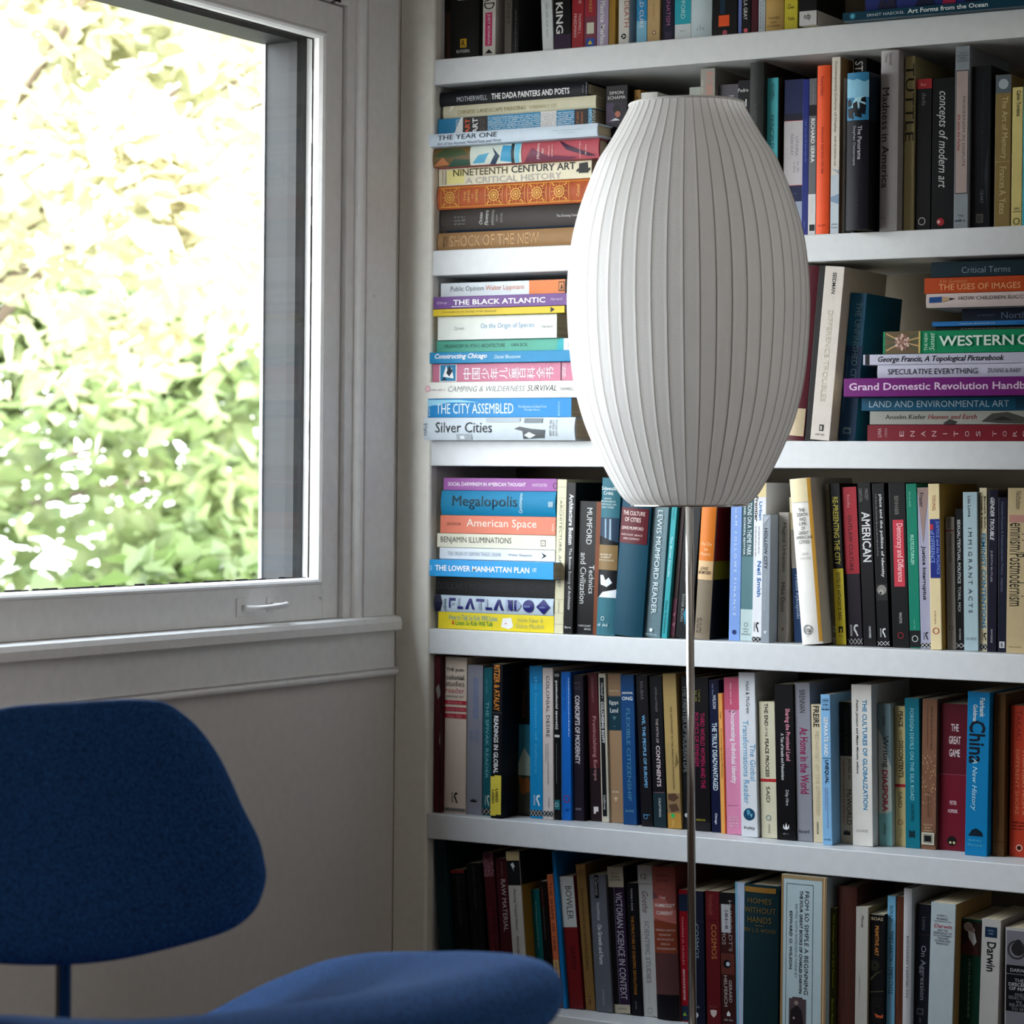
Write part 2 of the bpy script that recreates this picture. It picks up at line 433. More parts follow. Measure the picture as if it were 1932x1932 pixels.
b = MB(); b.tube([(0.0800 * math.cos(2 * PI * i / 48), 0.0800 * math.sin(2 * PI * i / 48), 0.9325) for i in range(49)], 0.0018, 8, caps=False); b.build('bottom_ring', NICKEL, lamp, smooth=True)
b = MB()
for k in range(3): b.tube([(0.006 * math.cos(k * 2.094), 0.006 * math.sin(k * 2.094), 0.9345), (0.0795 * math.cos(k * 2.094), 0.0795 * math.sin(k * 2.094), 0.9335)], 0.0016, 8)
b.build('shade_holder', NICKEL, lamp)
b = MB(); b.lathe([(0.0, 0.02), (0.0057, 0.02), (0.0057, 1.10), (0.0, 1.10)], 20); b.build('pole', NICKEL, lamp, smooth=True)
b = MB(); b.lathe([(0.0, 1.10), (0.018, 1.10), (0.018, 1.155), (0.0, 1.155)], 20); b.build('socket', paint('socket_bakelite', (40, 38, 36), 0.5), lamp)
b = MB(); b.lathe([(0.0, 1.155), (0.013, 1.155), (0.015, 1.175), (0.028, 1.205), (0.030, 1.225), (0.024, 1.246), (0.010, 1.256), (0.0, 1.257)], 20); b.build('bulb', paint('bulb_glass', (238, 236, 230), 0.3), lamp, smooth=True)
b = MB(); b.lathe([(0.0, 0.0), (0.14, 0.0), (0.145, 0.004), (0.14, 0.010), (0.05, 0.018), (0.012, 0.026), (0.0, 0.026)], 40); b.build('base', NICKEL, lamp, smooth=True)

# ------------------------------------------------------------------ chair
WOOL = bpy.data.materials.new('blue_wool'); WOOL.use_nodes = True
n = WOOL.node_tree; pb = n.nodes['Principled BSDF']
t = n.nodes.new('ShaderNodeTexCoord'); no = n.nodes.new('ShaderNodeTexNoise'); no.inputs['Scale'].default_value = 420; no.inputs['Detail'].default_value = 4
r = n.nodes.new('ShaderNodeValToRGB')
r.color_ramp.elements[0].position = 0.25; r.color_ramp.elements[0].color = rgb((3, 9, 22)); r.color_ramp.elements[1].position = 0.8; r.color_ramp.elements[1].color = rgb((40, 88, 150))
n.links.new(t.outputs['Object'], no.inputs['Vector']); n.links.new(no.outputs['Fac'], r.inputs[0]); n.links.new(r.outputs[0], pb.inputs['Base Color'])
bu = n.nodes.new('ShaderNodeBump'); bu.inputs['Strength'].default_value = 0.4; bu.inputs['Distance'].default_value = 0.001
n.links.new(no.outputs['Fac'], bu.inputs['Height']); n.links.new(bu.outputs[0], pb.inputs['Normal'])
pb.inputs['Roughness'].default_value = 0.95; pb.inputs['Specular IOR Level'].default_value = 0.1
pb.inputs['Sheen Weight'].default_value = 0.3; pb.inputs['Sheen Roughness'].default_value = 0.3; pb.inputs['Sheen Tint'].default_value = rgb((130, 170, 240))
chair = empty('side_chair', (0, 0, 0), 'low chair in blue wool with a separate backrest on chrome tubes, before the window', 'chair')
cn = Vector((0.941, -0.339, 0)); cl = Vector((0.339, 0.941, 0))
chair.matrix_world = Matrix(((cn.x, cl.x, 0, 0.606), (cn.y, cl.y, 0, -1.566), (0, 0, 1, 0), (0, 0, 0, 1)))
def pad(name, outline, centre, place, thick, parent, nr=12, edge=0.55):
    """upholstered shell: rings from the middle out to the outline on both faces, joined by a rounded rim"""
    m = len(outline); vs = []; fs = []
    def ringpts(s, side):
        h = thick / 2 * (max(0.0, 1 - s ** 7)) ** edge
        for (a, c) in outline:
            p, nn = place(centre[0] + (a - centre[0]) * s, centre[1] + (c - centre[1]) * s)
            vs.append(tuple(Vector(p) + Vector(nn) * h * side))
    S = [1 - (1 - i / nr) ** 1.8 for i in range(1, nr + 1)]
    p, nn = place(*centre)
    vs.append(tuple(Vector(p) + Vector(nn) * thick / 2))
    for s in S: ringpts(s, 1)
    for s in S[:-1][::-1]: ringpts(s, -1)
    vs.append(tuple(Vector(p) - Vector(nn) * thick / 2))
    R = 2 * nr - 1
    for k in range(m): fs.append((0, 1 + k, 1 + (k + 1) % m))
    for i in range(R - 1):
        for k in range(m):
            k2 = (k + 1) % m
            fs.append((1 + i * m + k, 1 + (i + 1) * m + k, 1 + (i + 1) * m + k2, 1 + i * m + k2))
    L = len(vs) - 1
    for k in range(m): fs.append((L, 1 + (R - 1) * m + (k + 1) % m, 1 + (R - 1) * m + k))
    o = link(name, vs, fs, WOOL, parent, None, True)
    sd = o.modifiers.new('round', 'SUBSURF'); sd.levels = 1; sd.render_levels = 1
    return o
half = [(0.0, 0.733), (0.04, 0.7335), (0.071, 0.733), (0.102, 0.729), (0.12, 0.718), (0.138, 0.701), (0.155, 0.674), (0.166, 0.646), (0.176, 0.615), (0.188, 0.585), (0.191, 0.562), (0.191, 0.544), (0.184, 0.526), (0.171, 0.508), (0.139, 0.491), (0.067, 0.479), (0.0, 0.4745)]
ol = half + [(-a, c) for a, c in half[1:-1][::-1]]
def smooth_closed(P, k=3):
    out = []; n_ = len(P)
    for i in range(n_):
        p0, p1, p2, p3 = P[i - 1], P[i], P[(i + 1) % n_], P[(i + 2) % n_]
        for j in range(k):
            t = j / k
            out.append(tuple(0.5 * (2 * b_ + (c_ - a_) * t + (2 * a_ - 5 * b_ + 4 * c_ - d_) * t * t + (3 * b_ - a_ - 3 * c_ + d_) * t ** 3) for a_, b_, c_, d_ in zip(p0, p1, p2, p3)))
    return out
TB = math.tan(math.radians(14))
def place_back(l, z):
    nn = Vector((1, -l / 0.7, TB)).normalized()
    return (0.05 - TB * (z - 0.6) + l * l / 1.4, l, z), nn
pad('backrest', smooth_closed(ol, 3), (0.0, 0.605), place_back, 0.030, chair)
rim = [(0.0, 0.432), (0.07, 0.452), (0.125, 0.463), (0.20, 0.476), (0.28, 0.486), (0.35, 0.496), (0.42, 0.503), (0.46, 0.504), (0.50, 0.495), (0.56, 0.462)]
def interp(T, x):
    if x <= T[0][0]: return T[0][1] + (x - T[0][0]) * (T[1][1] - T[0][1]) / (T[1][0] - T[0][0])
    for (a, c), (d, e) in zip(T, T[1:]):
        if x <= d:
            t = (x - a) / (d - a); t = t * t * (3 - 2 * t) * 0.35 + t * 0.65
            return c + (e - c) * t
    return T[-1][1]
dipt = [(0.0, 0.056), (0.10, 0.068), (0.20, 0.066), (0.30, 0.046), (0.38, 0.020), (0.46, 0.002), (0.56, -0.004)]
def seat_z(nn, l): return interp(rim, nn) - interp(dipt, nn) * (1 - min(1.0, (l / 0.25) ** 2)) - 0.020 + 0.012 * (l / 0.25) ** 4
def place_seat(nn, l):
    e = 0.004
    dz_n = (seat_z(nn + e, l) - seat_z(nn - e, l)) / (2 * e); dz_l = (seat_z(nn, l + e) - seat_z(nn, l - e)) / (2 * e)
    return (nn, l, seat_z(nn, l)), Vector((-dz_n, -dz_l, 1)).normalized()
hs = [(0.022, 0.0), (0.022, 0.08), (0.022, 0.14), (0.034, 0.195), (0.065, 0.228), (0.12, 0.250), (0.20, 0.262), (0.28, 0.267), (0.36, 0.270), (0.42, 0.270), (0.475, 0.262), (0.515, 0.236), (0.538, 0.19), (0.546, 0.11), (0.546, 0.0)]
so = hs + [(a, -c) for a, c in hs[1:-1][::-1]]
pad('seat', smooth_closed(so, 3), (0.27, 0.0), place_seat, 0.034, chair, 14)
b = MB()
b.tube([(0.034, 0, 0.625), (0.030, 0, 0.60), (0.020, 0, 0.56), (0.006, 0, 0.51), (0.0, 0, 0.46), (0.0, 0, 0.38), (0.0, 0, 0.335), (0.012, 0, 0.315), (0.04, 0, 0.312), (0.14, 0, 0.335), (0.30, 0, 0.385)], 0.0083, 16)
b.build('spine_tube', CHROME, chair, smooth=True)
for s_ in (1, -1):
    b = MB(); b.tube([(0.42, 0.20 * s_, 0.012), (0.385, 0.17 * s_, 0.30), (0.375, 0.15 * s_, 0.405), (0.36, 0.13 * s_, 0.418), (0.34, 0.0, 0.415)], 0.008, 14); lg = b.build('leg', CHROME, chair, smooth=True)
    b = MB(); b.lathe([(0.0, 0.0), (0.014, 0.0), (0.014, 0.012), (0.0, 0.014)], 16); g_ = b.build('glide', paint('glide_rubber', (30, 30, 30), 0.7), lg); g_.location = (0.42, 0.20 * s_, 0)
    b = MB(); b.tube([(-0.06, 0.19 * s_, 0.012), (0.03, 0.15 * s_, 0.22), (0.08, 0.12 * s_, 0.31), (0.11, 0.08 * s_, 0.328), (0.12, 0.0, 0.330)], 0.008, 14); lg = b.build('leg', CHROME, chair, smooth=True)
    b = MB(); b.lathe([(0.0, 0.0), (0.014, 0.0), (0.014, 0.012), (0.0, 0.014)], 16); g_ = b.build('glide', paint('glide_rubber', (30, 30, 30), 0.7), lg); g_.location = (-0.06, 0.19 * s_, 0)

# ------------------------------------------------------------------ trees outside
def leaf_mat(name, c1, c2, tr_c):
    m = bpy.data.materials.new(name); m.use_nodes = True
    n = m.node_tree; pb = n.nodes['Principled BSDF']
    t = n.nodes.new('ShaderNodeTexCoord'); no = n.nodes.new('ShaderNodeTexNoise'); no.inputs['Scale'].default_value = 2.2; no.inputs['Detail'].default_value = 4
    r = n.nodes.new('ShaderNodeValToRGB'); r.color_ramp.elements[0].position = 0.38; r.color_ramp.elements[1].position = 0.62
    r.color_ramp.elements[0].color = rgb(c1); r.color_ramp.elements[1].color = rgb(c2)
    n.links.new(t.outputs['Object'], no.inputs['Vector']); n.links.new(no.outputs['Fac'], r.inputs[0]); n.links.new(r.outputs[0], pb.inputs['Base Color'])
    pb.inputs['Roughness'].default_value = 0.55
    tl = n.nodes.new('ShaderNodeBsdfTranslucent'); tl.inputs['Color'].default_value = rgb(tr_c)
    mx = n.nodes.new('ShaderNodeMixShader'); mx.inputs[0].default_value = 0.45
    n.links.new(pb.outputs[0], mx.inputs[1]); n.links.new(tl.outputs[0], mx.inputs[2]); n.links.new(mx.outputs[0], n.nodes['Material Output'].inputs['Surface'])
    return m
BARK = paint('bark', (112, 98, 84), 0.9, 0.6, 14)
def tree(base, crown, rad, nleaf, size, mat_, label, seed, clumps):
    rr = random.Random(seed)
    T = empty('garden_tree', base, label, 'tree', 'trees outside the window')
    b = MB(); B = Vector(base); c = Vector(crown) - B
    b.tube([(0, 0, 0), (0.05, 0.02, c.z * 0.3), (c.x * 0.4, c.y * 0.4, c.z * 0.65), (c.x, c.y, c.z + rad * 0.4)], [0.07, 0.06, 0.04, 0.01], 10)
    for k in range(5):
        a = rr.uniform(0, 2 * PI); e = rr.uniform(0.1, 0.9)
        p = Vector((c.x * 0.6, c.y * 0.6, c.z * rr.uniform(0.6, 1.0)))
        q = c + Vector((math.cos(a), math.sin(a), e * 0.8 - 0.2)) * rad * 0.8
        b.tube([p, (p + q) / 2 + Vector((0, 0, 0.1)), q], [0.022, 0.015, 0.006], 7)
    b.build('trunk', BARK, T, smooth=True)
    cen = []
    for k in range(clumps):
        d = Vector((rr.gauss(0, 1), rr.gauss(0, 1), rr.gauss(0, 1))).normalized() * rad * rr.uniform(0.25, 1.0) ** 0.6
        cen.append((c + Vector((d.x, d.y, d.z * 0.9)), rr.uniform(0.12, 0.30) * rad))
    vs = []; fs = []
    for i in range(nleaf):
        p, s = cen[rr.randrange(len(cen))]
        q = p + Vector((rr.gauss(0, 0.5), rr.gauss(0, 0.5), rr.gauss(0, 0.4))) * s
        a = Vector((rr.gauss(0, 1), rr.gauss(0, 1), rr.gauss(0, 0.6))).normalized()
        up = Vector((rr.gauss(0, 0.6), rr.gauss(0, 0.6), 1)).normalized()
        bb = a.cross(up).normalized(); L = size * rr.uniform(0.6, 1.25)
        k = len(vs); fold = up * L * 0.12
        vs += [q, q + a * L * 0.45 + bb * L * 0.33 + fold, q + a * L, q + a * L * 0.45 - bb * L * 0.33 + fold]
        fs += [(k, k + 1, k + 2), (k, k + 2, k + 3)]
    link('foliage', vs, fs, mat_, T)
LEAF_Y = leaf_mat('leaf_yellow', (168, 170, 138), (206, 194, 168), (204, 204, 168))
LEAF_G = leaf_mat('leaf_green', (100, 114, 74), (144, 150, 104), (134, 152, 96))
LEAF_D = leaf_mat('leaf_deep', (66, 82, 48), (92, 104, 62), (92, 112, 60))
tree((-4.9, 3.2, -0.6), (-3.5, 3.65, 2.3), 1.3, 5200, 0.14, LEAF_Y, 'tree with pale yellowing leaves filling the upper window', 3, 60)
tree((-8.2, 6.2, -0.6), (-6.6, 6.9, 0.7), 2.0, 15000, 0.165, LEAF_G, 'leafy green tree low in the window behind the yellowing one', 5, 60)
tree((-2.9, 2.7, -0.6), (-2.65, 2.65, 0.2), 0.6, 2600, 0.12, LEAF_D, 'small dark green shrub at the foot of the window view', 9, 36)
GRASS = paint('garden_soil', (120, 116, 104), 0.9)
b = MB(); b.box(-30, -0.16, -20, 30, -0.75, -0.6); o = b.build('ground', GRASS); struct(o)

# ------------------------------------------------------------------ books
TXT = {}
def text_shape(s, st):
    key = (s, st)
    if key in TXT: return TXT[key]
    cu = bpy.data.curves.new('lettering', 'FONT')
    cu.body = s; cu.resolution_u = 2; cu.fill_mode = 'FRONT'
    if 'i' in st: cu.shear = 0.28
    if 'b' in st: cu.offset = 0.017
    ob = bpy.data.objects.new('lettering', cu)
    COL.objects.link(ob)
    dg = bpy.context.evaluated_depsgraph_get()
    me = bpy.data.meshes.new_from_object(ob.evaluated_get(dg))
    V = [(v.co.x, v.co.y) for v in me.vertices]; F = [tuple(p.vertices) for p in me.polygons]
    bpy.data.objects.remove(ob); bpy.data.curves.remove(cu); bpy.data.meshes.remove(me)
    if not V: return None
    x0 = min(v[0] for v in V); x1 = max(v[0] for v in V); y0 = min(v[1] for v in V); y1 = max(v[1] for v in V)
    V = [((x - x0) / max(1e-6, x1 - x0), (y - y0) / max(1e-6, y1 - y0)) for x, y in V]
    TXT[key] = (V, F)
    return TXT[key]

class Spine:
    """collects a cover's faces in (along, across, depth) and its printing just off the spine face"""
    def __init__(s, U, T, D, kind, base, standing):
        s.U, s.T, s.D, s.kind = U, T, D, kind
        s.v = []; s.f = []; s.m = []; s.mats = []; s.st = standing; s.n = 0
        s.sag = min(0.10 * T, 0.0040) if kind == 'h' else 0.0
        s.off = 0.0009 if kind == 'h' else 0.00028
        s.base = s.mi(base, 0.5 if kind == 'h' else 0.36)
        s.shell()
    def mi(s, c, rough=0.42):
        m = ink(c, rough)
        if m not in s.mats: s.mats.append(m)
        return s.mats.index(m)
    def bulge(s, v):
        if not s.sag: return 0.0
        t = max(0.0, min(1.0, v / s.T)); return s.sag * (1 - (2 * t - 1) ** 2)
    def shell(s):
        T, D = s.T, s.D
        w, ws = (0.0024, 0.0022) if s.kind == 'h' else ((0.002, 0.002) if s.kind == 'b' else (0.0007, 0.0009))
        w = min(w, T * 0.2); s.w, s.ws = w, ws
        P = [(0, D)]
        if s.sag:
            P += [(T * i / 10, -s.bulge(T * i / 10)) for i in range(11)]
        else:
            r = min(0.0008, T * 0.2)
            P += [(r - r * math.cos(a), r - r * math.sin(a)) for a in (0.0, 0.785, 1.5708)]
            P += [(T - r + r * math.sin(a), r - r * math.cos(a)) for a in (0.0, 0.785, 1.5708)]
        P += [(T, D), (T - w, D), (T - w, ws), (w, ws), (w, D)]
        k = len(P)
        s.quads([(0, v, d) for v, d in P] + [(s.U, v, d) for v, d in P],
                [(i, (i + 1) % k, k + (i + 1) % k, k + i) for i in range(k)] + [tuple(range(k)), tuple(range(k, 2 * k))], s.base)
    def quads(s, vs, fs, mi):
        k = len(s.v); s.v += vs
        for f in fs: s.f.append([i + k for i in f]); s.m.append(mi)
    def put(s, uv, fs, c):
        s.n += 1
        o = s.off + 0.00003 * s.n
        s.quads([(u, v, -s.bulge(v) - o) for u, v in uv], fs, s.mi(c))
    def rect(s, u0, u1, v0, v1, c):
        u0, u1 = max(0.0, u0), min(s.U, u1); v0, v1 = max(0.0002, v0), min(s.T - 0.0002, v1)
        if u1 <= u0 or v1 <= v0: return
        k = 8 if s.sag else 1
        s.put([(u, v0 + (v1 - v0) * i / k) for i in range(k + 1) for u in (u0, u1)], [(2 * i, 2 * i + 1, 2 * i + 3, 2 * i + 2) for i in range(k)], c)
    def poly(s, pts, c):
        if not s.sag:
            s.put(pts, [tuple(range(len(pts)))], c); return
        def cut(P, lim, keep_above):   # the part of an outline on one side of a line along the spine
            out = []
            for i in range(len(P)):
                a, b_ = P[i - 1], P[i]
                ia = (a[1] >= lim) == keep_above; ib = (b_[1] >= lim) == keep_above
                if ia != ib:
                    t = (lim - a[1]) / ((b_[1] - a[1]) or 1e-9)
                    out.append((a[0] + (b_[0] - a[0]) * t, lim))
                if ib: out.append(b_)
            return out
        vs = []; fs = []
        for i in range(10):
            Q = cut(cut(list(pts), s.T * i / 10, True), s.T * (i + 1) / 10, False)
            if len(Q) > 2:
                fs.append(tuple(range(len(vs), len(vs) + len(Q)))); vs += Q
        if vs: s.put(vs, fs, c)
    def disc(s, u, v, r, c, k=20):
        s.put([(u, v)] + [(u + r * math.cos(2 * PI * i / k), v + r * math.sin(2 * PI * i / k)) for i in range(k)], [(0, 1 + i, 1 + (i + 1) % k) for i in range(k)], c)
    def ring(s, u, v, r, c, t=0.22, k=20):
        s.put([(u + q * math.cos(2 * PI * i / k), v + q * math.sin(2 * PI * i / k)) for q in (r, r * (1 - t)) for i in range(k)], [(i, (i + 1) % k, k + (i + 1) % k, k + i) for i in range(k)], c)
    def line(s, a, b_, wd, c):
        du, dv = b_[0] - a[0], b_[1] - a[1]; L = math.hypot(du, dv) or 1e-6
        pu, pv = -dv / L * wd / 2, du / L * wd / 2
        s.put([(a[0] + pu, a[1] + pv), (b_[0] + pu, b_[1] + pv), (b_[0] - pu, b_[1] - pv), (a[0] - pu, a[1] - pv)], [(0, 1, 2, 3)], c)
    def text(s, body, u0, u1, v0, v1, c, st, mode):
        sh = text_shape(body, st)
        if not sh: return
        V, F = sh; du, dv = u1 - u0, v1 - v0
        if mode == 'T': uv = [(u1 - du * x, v0 + dv * y) for x, y in V]
        elif mode == 'H': uv = [(u0 + du * y, v0 + dv * x) for x, y in V]
        elif mode == 't': uv = [(u0 + du * x, v0 + dv * y) for x, y in V]
        else: uv = [(u1 - du * y, v0 + dv * x) for x, y in V]
        s.put(uv, F, c)
    def micro(s, u0, u1, v0, v1, c, rr):
        """lettering too small to read: word-like rows of strokes"""
        along = (u1 - u0) > (v1 - v0) * 1.2
        a0, a1, b0, b1 = (u0, u1, v0, v1) if along else (v0, v1, u0, u1)
        rows = 1 if (b1 - b0) < 0.006 else int((b1 - b0) / 0.0045)
        h = (b1 - b0) / rows; vs = []; fs = []
        for q in range(rows):
            x = a0; bb0 = b0 + h * q + h * 0.15; hh = h * 0.7
            while x < a1 - 0.0006:
                wl = rr.randint(3, 8)
                for _ in range(wl):
                    lw = hh * rr.uniform(0.30, 0.5)
                    if x + lw > a1: break
                    g = hh * rr.choice((0.6, 0.65, 0.65, 0.95))
                    k = len(vs)
                    for (p, r_) in ((x, bb0), (x + lw * 0.55, bb0), (x + lw * 0.55, bb0 + g), (x, bb0 + g)): vs.append((p, r_) if along else (r_, p))
                    fs.append((k, k + 1, k + 2, k + 3)); x += lw
                x += hh * 0.5
        if vs: s.put(vs, fs, c)
    def build(s, parent):
        if s.st: vs = [(v, d, u) for u, v, d in s.v]
        else: vs = [(u, d, v) for u, v, d in s.v]
        me = bpy.data.meshes.new('cover'); me.from_pydata(vs, [], s.f)
        for m in s.mats: me.materials.append(m)
        me.polygons.foreach_set('material_index', s.m); me.update()
        o = bpy.data.objects.new('cover', me); COL.objects.link(o); o.parent = parent
        if s.sag: pass
        return o

def draw(S, it, rr):
    k = it[0]
    if k in ('T', 'H', 't', 'h'): S.text(it[1], it[2], it[3], it[4], it[5], it[6], it[7], k)
    elif k == 'R': S.rect(*it[1:])
    elif k == 'M' or k == 'm': S.micro(*it[1:], rr)
    elif k == 'D': S.disc(*it[1:])
    elif k == 'O': S.ring(*it[1:])
    elif k == 'P': S.poly(it[2], it[1])
    elif k == 'X':
        u0, u1, v0, v1 = it[1:]; S.rect(u0, u1, v0, v1, (22, 22, 24))
        n_ = max(2, int((v1 - v0) / 0.006)); st = (v1 - v0) / n_
        for i in range(n_):
            S.line((u0, v0 + st * i), (u1, v0 + st * (i + 1)), 0.0007, (196, 196, 196)); S.line((u1, v0 + st * i), (u0, v0 + st * (i + 1)), 0.0007, (196, 196, 196))
    elif k == 'V':
        u0, u1, v0, v1 = it[1:]
        for i in range(5): S.rect(u0, u1, v0 + (v1 - v0) * (0.08 + 0.18 * i), v0 + (v1 - v0) * (0.16 + 0.18 * i), (176, 172, 160))
    elif k == 'Z':   # a sweeping letter form standing on its side, with a small word beside it
        u0, u1, v0, v1, c = it[1:]; du, dv = u1 - u0, v1 - v0
        pts = [(0.05, 0.98), (0.0, 0.80), (0.30, 0.62), (0.52, 0.42), (0.74, 0.40), (0.92, 0.52), (1.0, 0.74), (0.94, 0.98), (0.80, 0.98), (0.82, 0.78), (0.74, 0.62), (0.60, 0.62), (0.42, 0.78), (0.16, 0.90)]
        S.poly([(u0 + du * a, v0 + dv * b_) for a, b_ in pts], c)
        S.text('ROUTLEDGE', u0 + du * 0.05, u0 + du * 0.95, v0, v0 + dv * 0.24, c, 'b', 'T')
    elif k == 'N':
        for i in range(1, 7): S.rect(0, S.U, S.T * i / 7 - 0.0001, S.T * i / 7 + 0.0001, (92, 112, 120))
        for i in range(1, 40): S.rect(S.U * i / 40 - 0.0001, S.U * i / 40 + 0.0001, 0, S.T, (92, 112, 120))
    elif k == 'J':
        u0, u1, v0, v1, c = it[1:]
        for i in range(60):
            u = rr.uniform(u0, u1); v = rr.uniform(v0, v1); a = rr.uniform(0, 3.14); L = rr.uniform(0.0008, 0.0028)
            S.line((u, v), (u + L * math.cos(a), min(max(v + L * math.sin(a), v0), v1)), 0.0008, c)
    elif k == 'Q':
        u0, u1, v0, v1, c = it[1:]; uc, vc = (u0 + u1) / 2, (v0 + v1) / 2; h = min(u1 - u0, v1 - v0) / 2
        for a, b_, d, e in ((u0, u1, v0, v0 + 0.0006), (u0, u1, v1 - 0.0006, v1), (u0, u0 + 0.0006, v0, v1), (u1 - 0.0006, u1, v0, v1)): S.rect(a, b_, d, e, c)
        S.ring(uc, vc, h * 0.62, c, 0.14); S.ring(uc, vc, h * 0.36, c, 0.2); S.disc(uc, vc, h * 0.14, c)
        for i in range(12):
            a = 2 * PI * i / 12; q = 0.92 if i % 3 else 0.98
            S.line((uc + h * 0.2 * math.cos(a), vc + h * 0.2 * math.sin(a)), (uc + h * q * math.cos(a), vc + h * q * math.sin(a)), 0.0006, c)
        for su in (-1, 1):
            for sv in (-1, 1):
                for q in (0.66, 0.82): S.disc(uc + su * h * q, vc + sv * h * q, h * 0.09, c, 8)
    elif k == 'K':
        u0, u1, ph, T, c = it[1:]; vs = []; fs = []
        du, dv = 0.0026, 0.0030; nv = int(T / dv)
        for i in range(int((u1 - u0) / du)):
            for j in range(nv):
                if rr.random() < 0.12: continue
                u = u0 + du * (i + 0.15 + 0.35 * ((j + ph) % 2)); v = dv * (j + 0.2) + rr.uniform(-0.0003, 0.0003); q = len(vs)
                w_ = du * rr.uniform(0.4, 0.62); h_ = dv * rr.uniform(0.35, 0.55)
                vs += [(u, v), (u + w_, v), (u + w_, min(v + h_, T - 0.0003)), (u, min(v + h_, T - 0.0003))]; fs.append((q, q + 1, q + 2, q + 3))
        if vs: S.put(vs, fs, c)
    elif k == 'F':
        uc, vc, R = it[1:]
        for i in range(22):
            a = 2 * PI * i / 22; v1 = vc + R * 1.5 * math.sin(a); u1 = uc + R * 1.9 * math.cos(a)
            if 0.001 < v1 < S.T - 0.001 and u1 > 0.001: S.line((uc, vc), (u1, v1), 0.0016, (196, 164, 112) if i % 2 else (52, 84, 64))
        cs = [(132, 96, 84), (206, 176, 160), (122, 80, 76), (190, 150, 136), (92, 56, 54)]
        for q in range(5):
            r_ = R * (0.85 - q * 0.16); npet = 12 - q
            for i in range(npet):
                a = 2 * PI * (i + 0.5 * (q % 2)) / npet
                S.poly([(uc + r_ * 0.35 * math.cos(a - 0.35), vc + r_ * 0.35 * math.sin(a - 0.35)), (uc + r_ * 0.8 * math.cos(a - 0.22), vc + r_ * 0.8 * math.sin(a - 0.22)), (uc + r_ * math.cos(a), vc + r_ * math.sin(a)), (uc + r_ * 0.8 * math.cos(a + 0.22), vc + r_ * 0.8 * math.sin(a + 0.22)), (uc + r_ * 0.35 * math.cos(a + 0.35), vc + r_ * 0.35 * math.sin(a + 0.35))], cs[(q + i) % 2 + (2 if q > 2 else 0)])
    elif k in ('C', 'Y'):
        body, u0, u1, v0, v1, c = it[1:]; n_ = len(body); st = (u1 - u0) / n_
        for i, ch in enumerate(body):
            g = 0.06 if k == 'C' else 0.30
            a_, b_ = (v0, v1) if ch != 'I' else (v0 + (v1 - v0) * 0.42, v0 + (v1 - v0) * 0.58)
            S.text(ch, u0 + st * (i + g), u0 + st * (i + 1 - g), a_, b_, c, '', 'h')

NAMES = {'p': 'paperback_book', 'h': 'hardcover_book', 'b': 'boxed_book_set'}
ROWN = ['top', 'second', 'third', 'fourth', 'fifth', 'bottom']
def make_book(rec, i):
    typ, X, Y, Z, lean_, U, T, D, kind, col, look, row, items, side = rec
    rr = random.Random(100 + i)
    root = empty(NAMES[kind], (0, 0, 0), look + ', on the ' + ROWN[row] + ' shelf', 'book', 'books on the ' + ROWN[row] + ' shelf')
    standing = typ == 'S'
    th = math.radians(lean_)
    root.matrix_world = Matrix.Translation((X, Y, Z + (T * math.sin(th) if th > 0 else 0) + 0.0003)) @ Matrix.Rotation(th, 4, 'Y')
    S = Spine(U, T, D, kind, col, standing)
    for q, (u, c) in enumerate(side):
        lo = side[q + 1][0] if q + 1 < len(side) else 0.0
        S.quads([(lo, T + 0.0002, 0.002), (u, T + 0.0002, 0.002), (u, T + 0.0002, D), (lo, T + 0.0002, D)], [(0, 1, 2, 3)], S.mi(c))
    stick = None
    for it in items:
        if it[0] == 'W': stick = it; continue
        draw(S, it, rr)
    S.build(root)
    e = 0.0032 if kind == 'h' else (0.0 if kind == 'b' else 0.0006)
    w_, s_ = S.w + 0.0001, S.ws + 0.0002
    dd = D - (0.004 if kind == 'h' else 0.0008)
    b = MB()
    if standing: b.box(w_, T - w_, s_, dd, e, U - e)
    else: b.box(e, U - e, s_, dd, w_, T - w_)
    b.build('page_block', PAGES_S if standing else PAGES_L, root)
    if stick:
        u0, u1, v0, v1 = stick[1:]
        for a, c, o_, tilt in ((0.0, 0.50, 0.0009, -0.0022), (0.36, 1.0, 0.0013, 0.0)):
            p = MB(); p.add([(T * a, -o_, u0 + tilt), (T * c, -o_, u0 + tilt), (T * c, -o_ - 0.0002, u1 + tilt), (T * a, -o_ - 0.0002, u1 + tilt)], [(0, 1, 2, 3)])
            V, F = text_shape('USED', 'b')
            p.add([(T * (a + 0.12 + 0.24 * y), -o_ - 0.0005, u1 + tilt - 0.022 - 0.022 * x) for x, y in V], F, 1)
            stk = p.build('price_sticker', [ink((222, 204, 76)), ink((40, 36, 20))], root)
            stk['label'] = 'yellow sticker with black capitals'
    return root

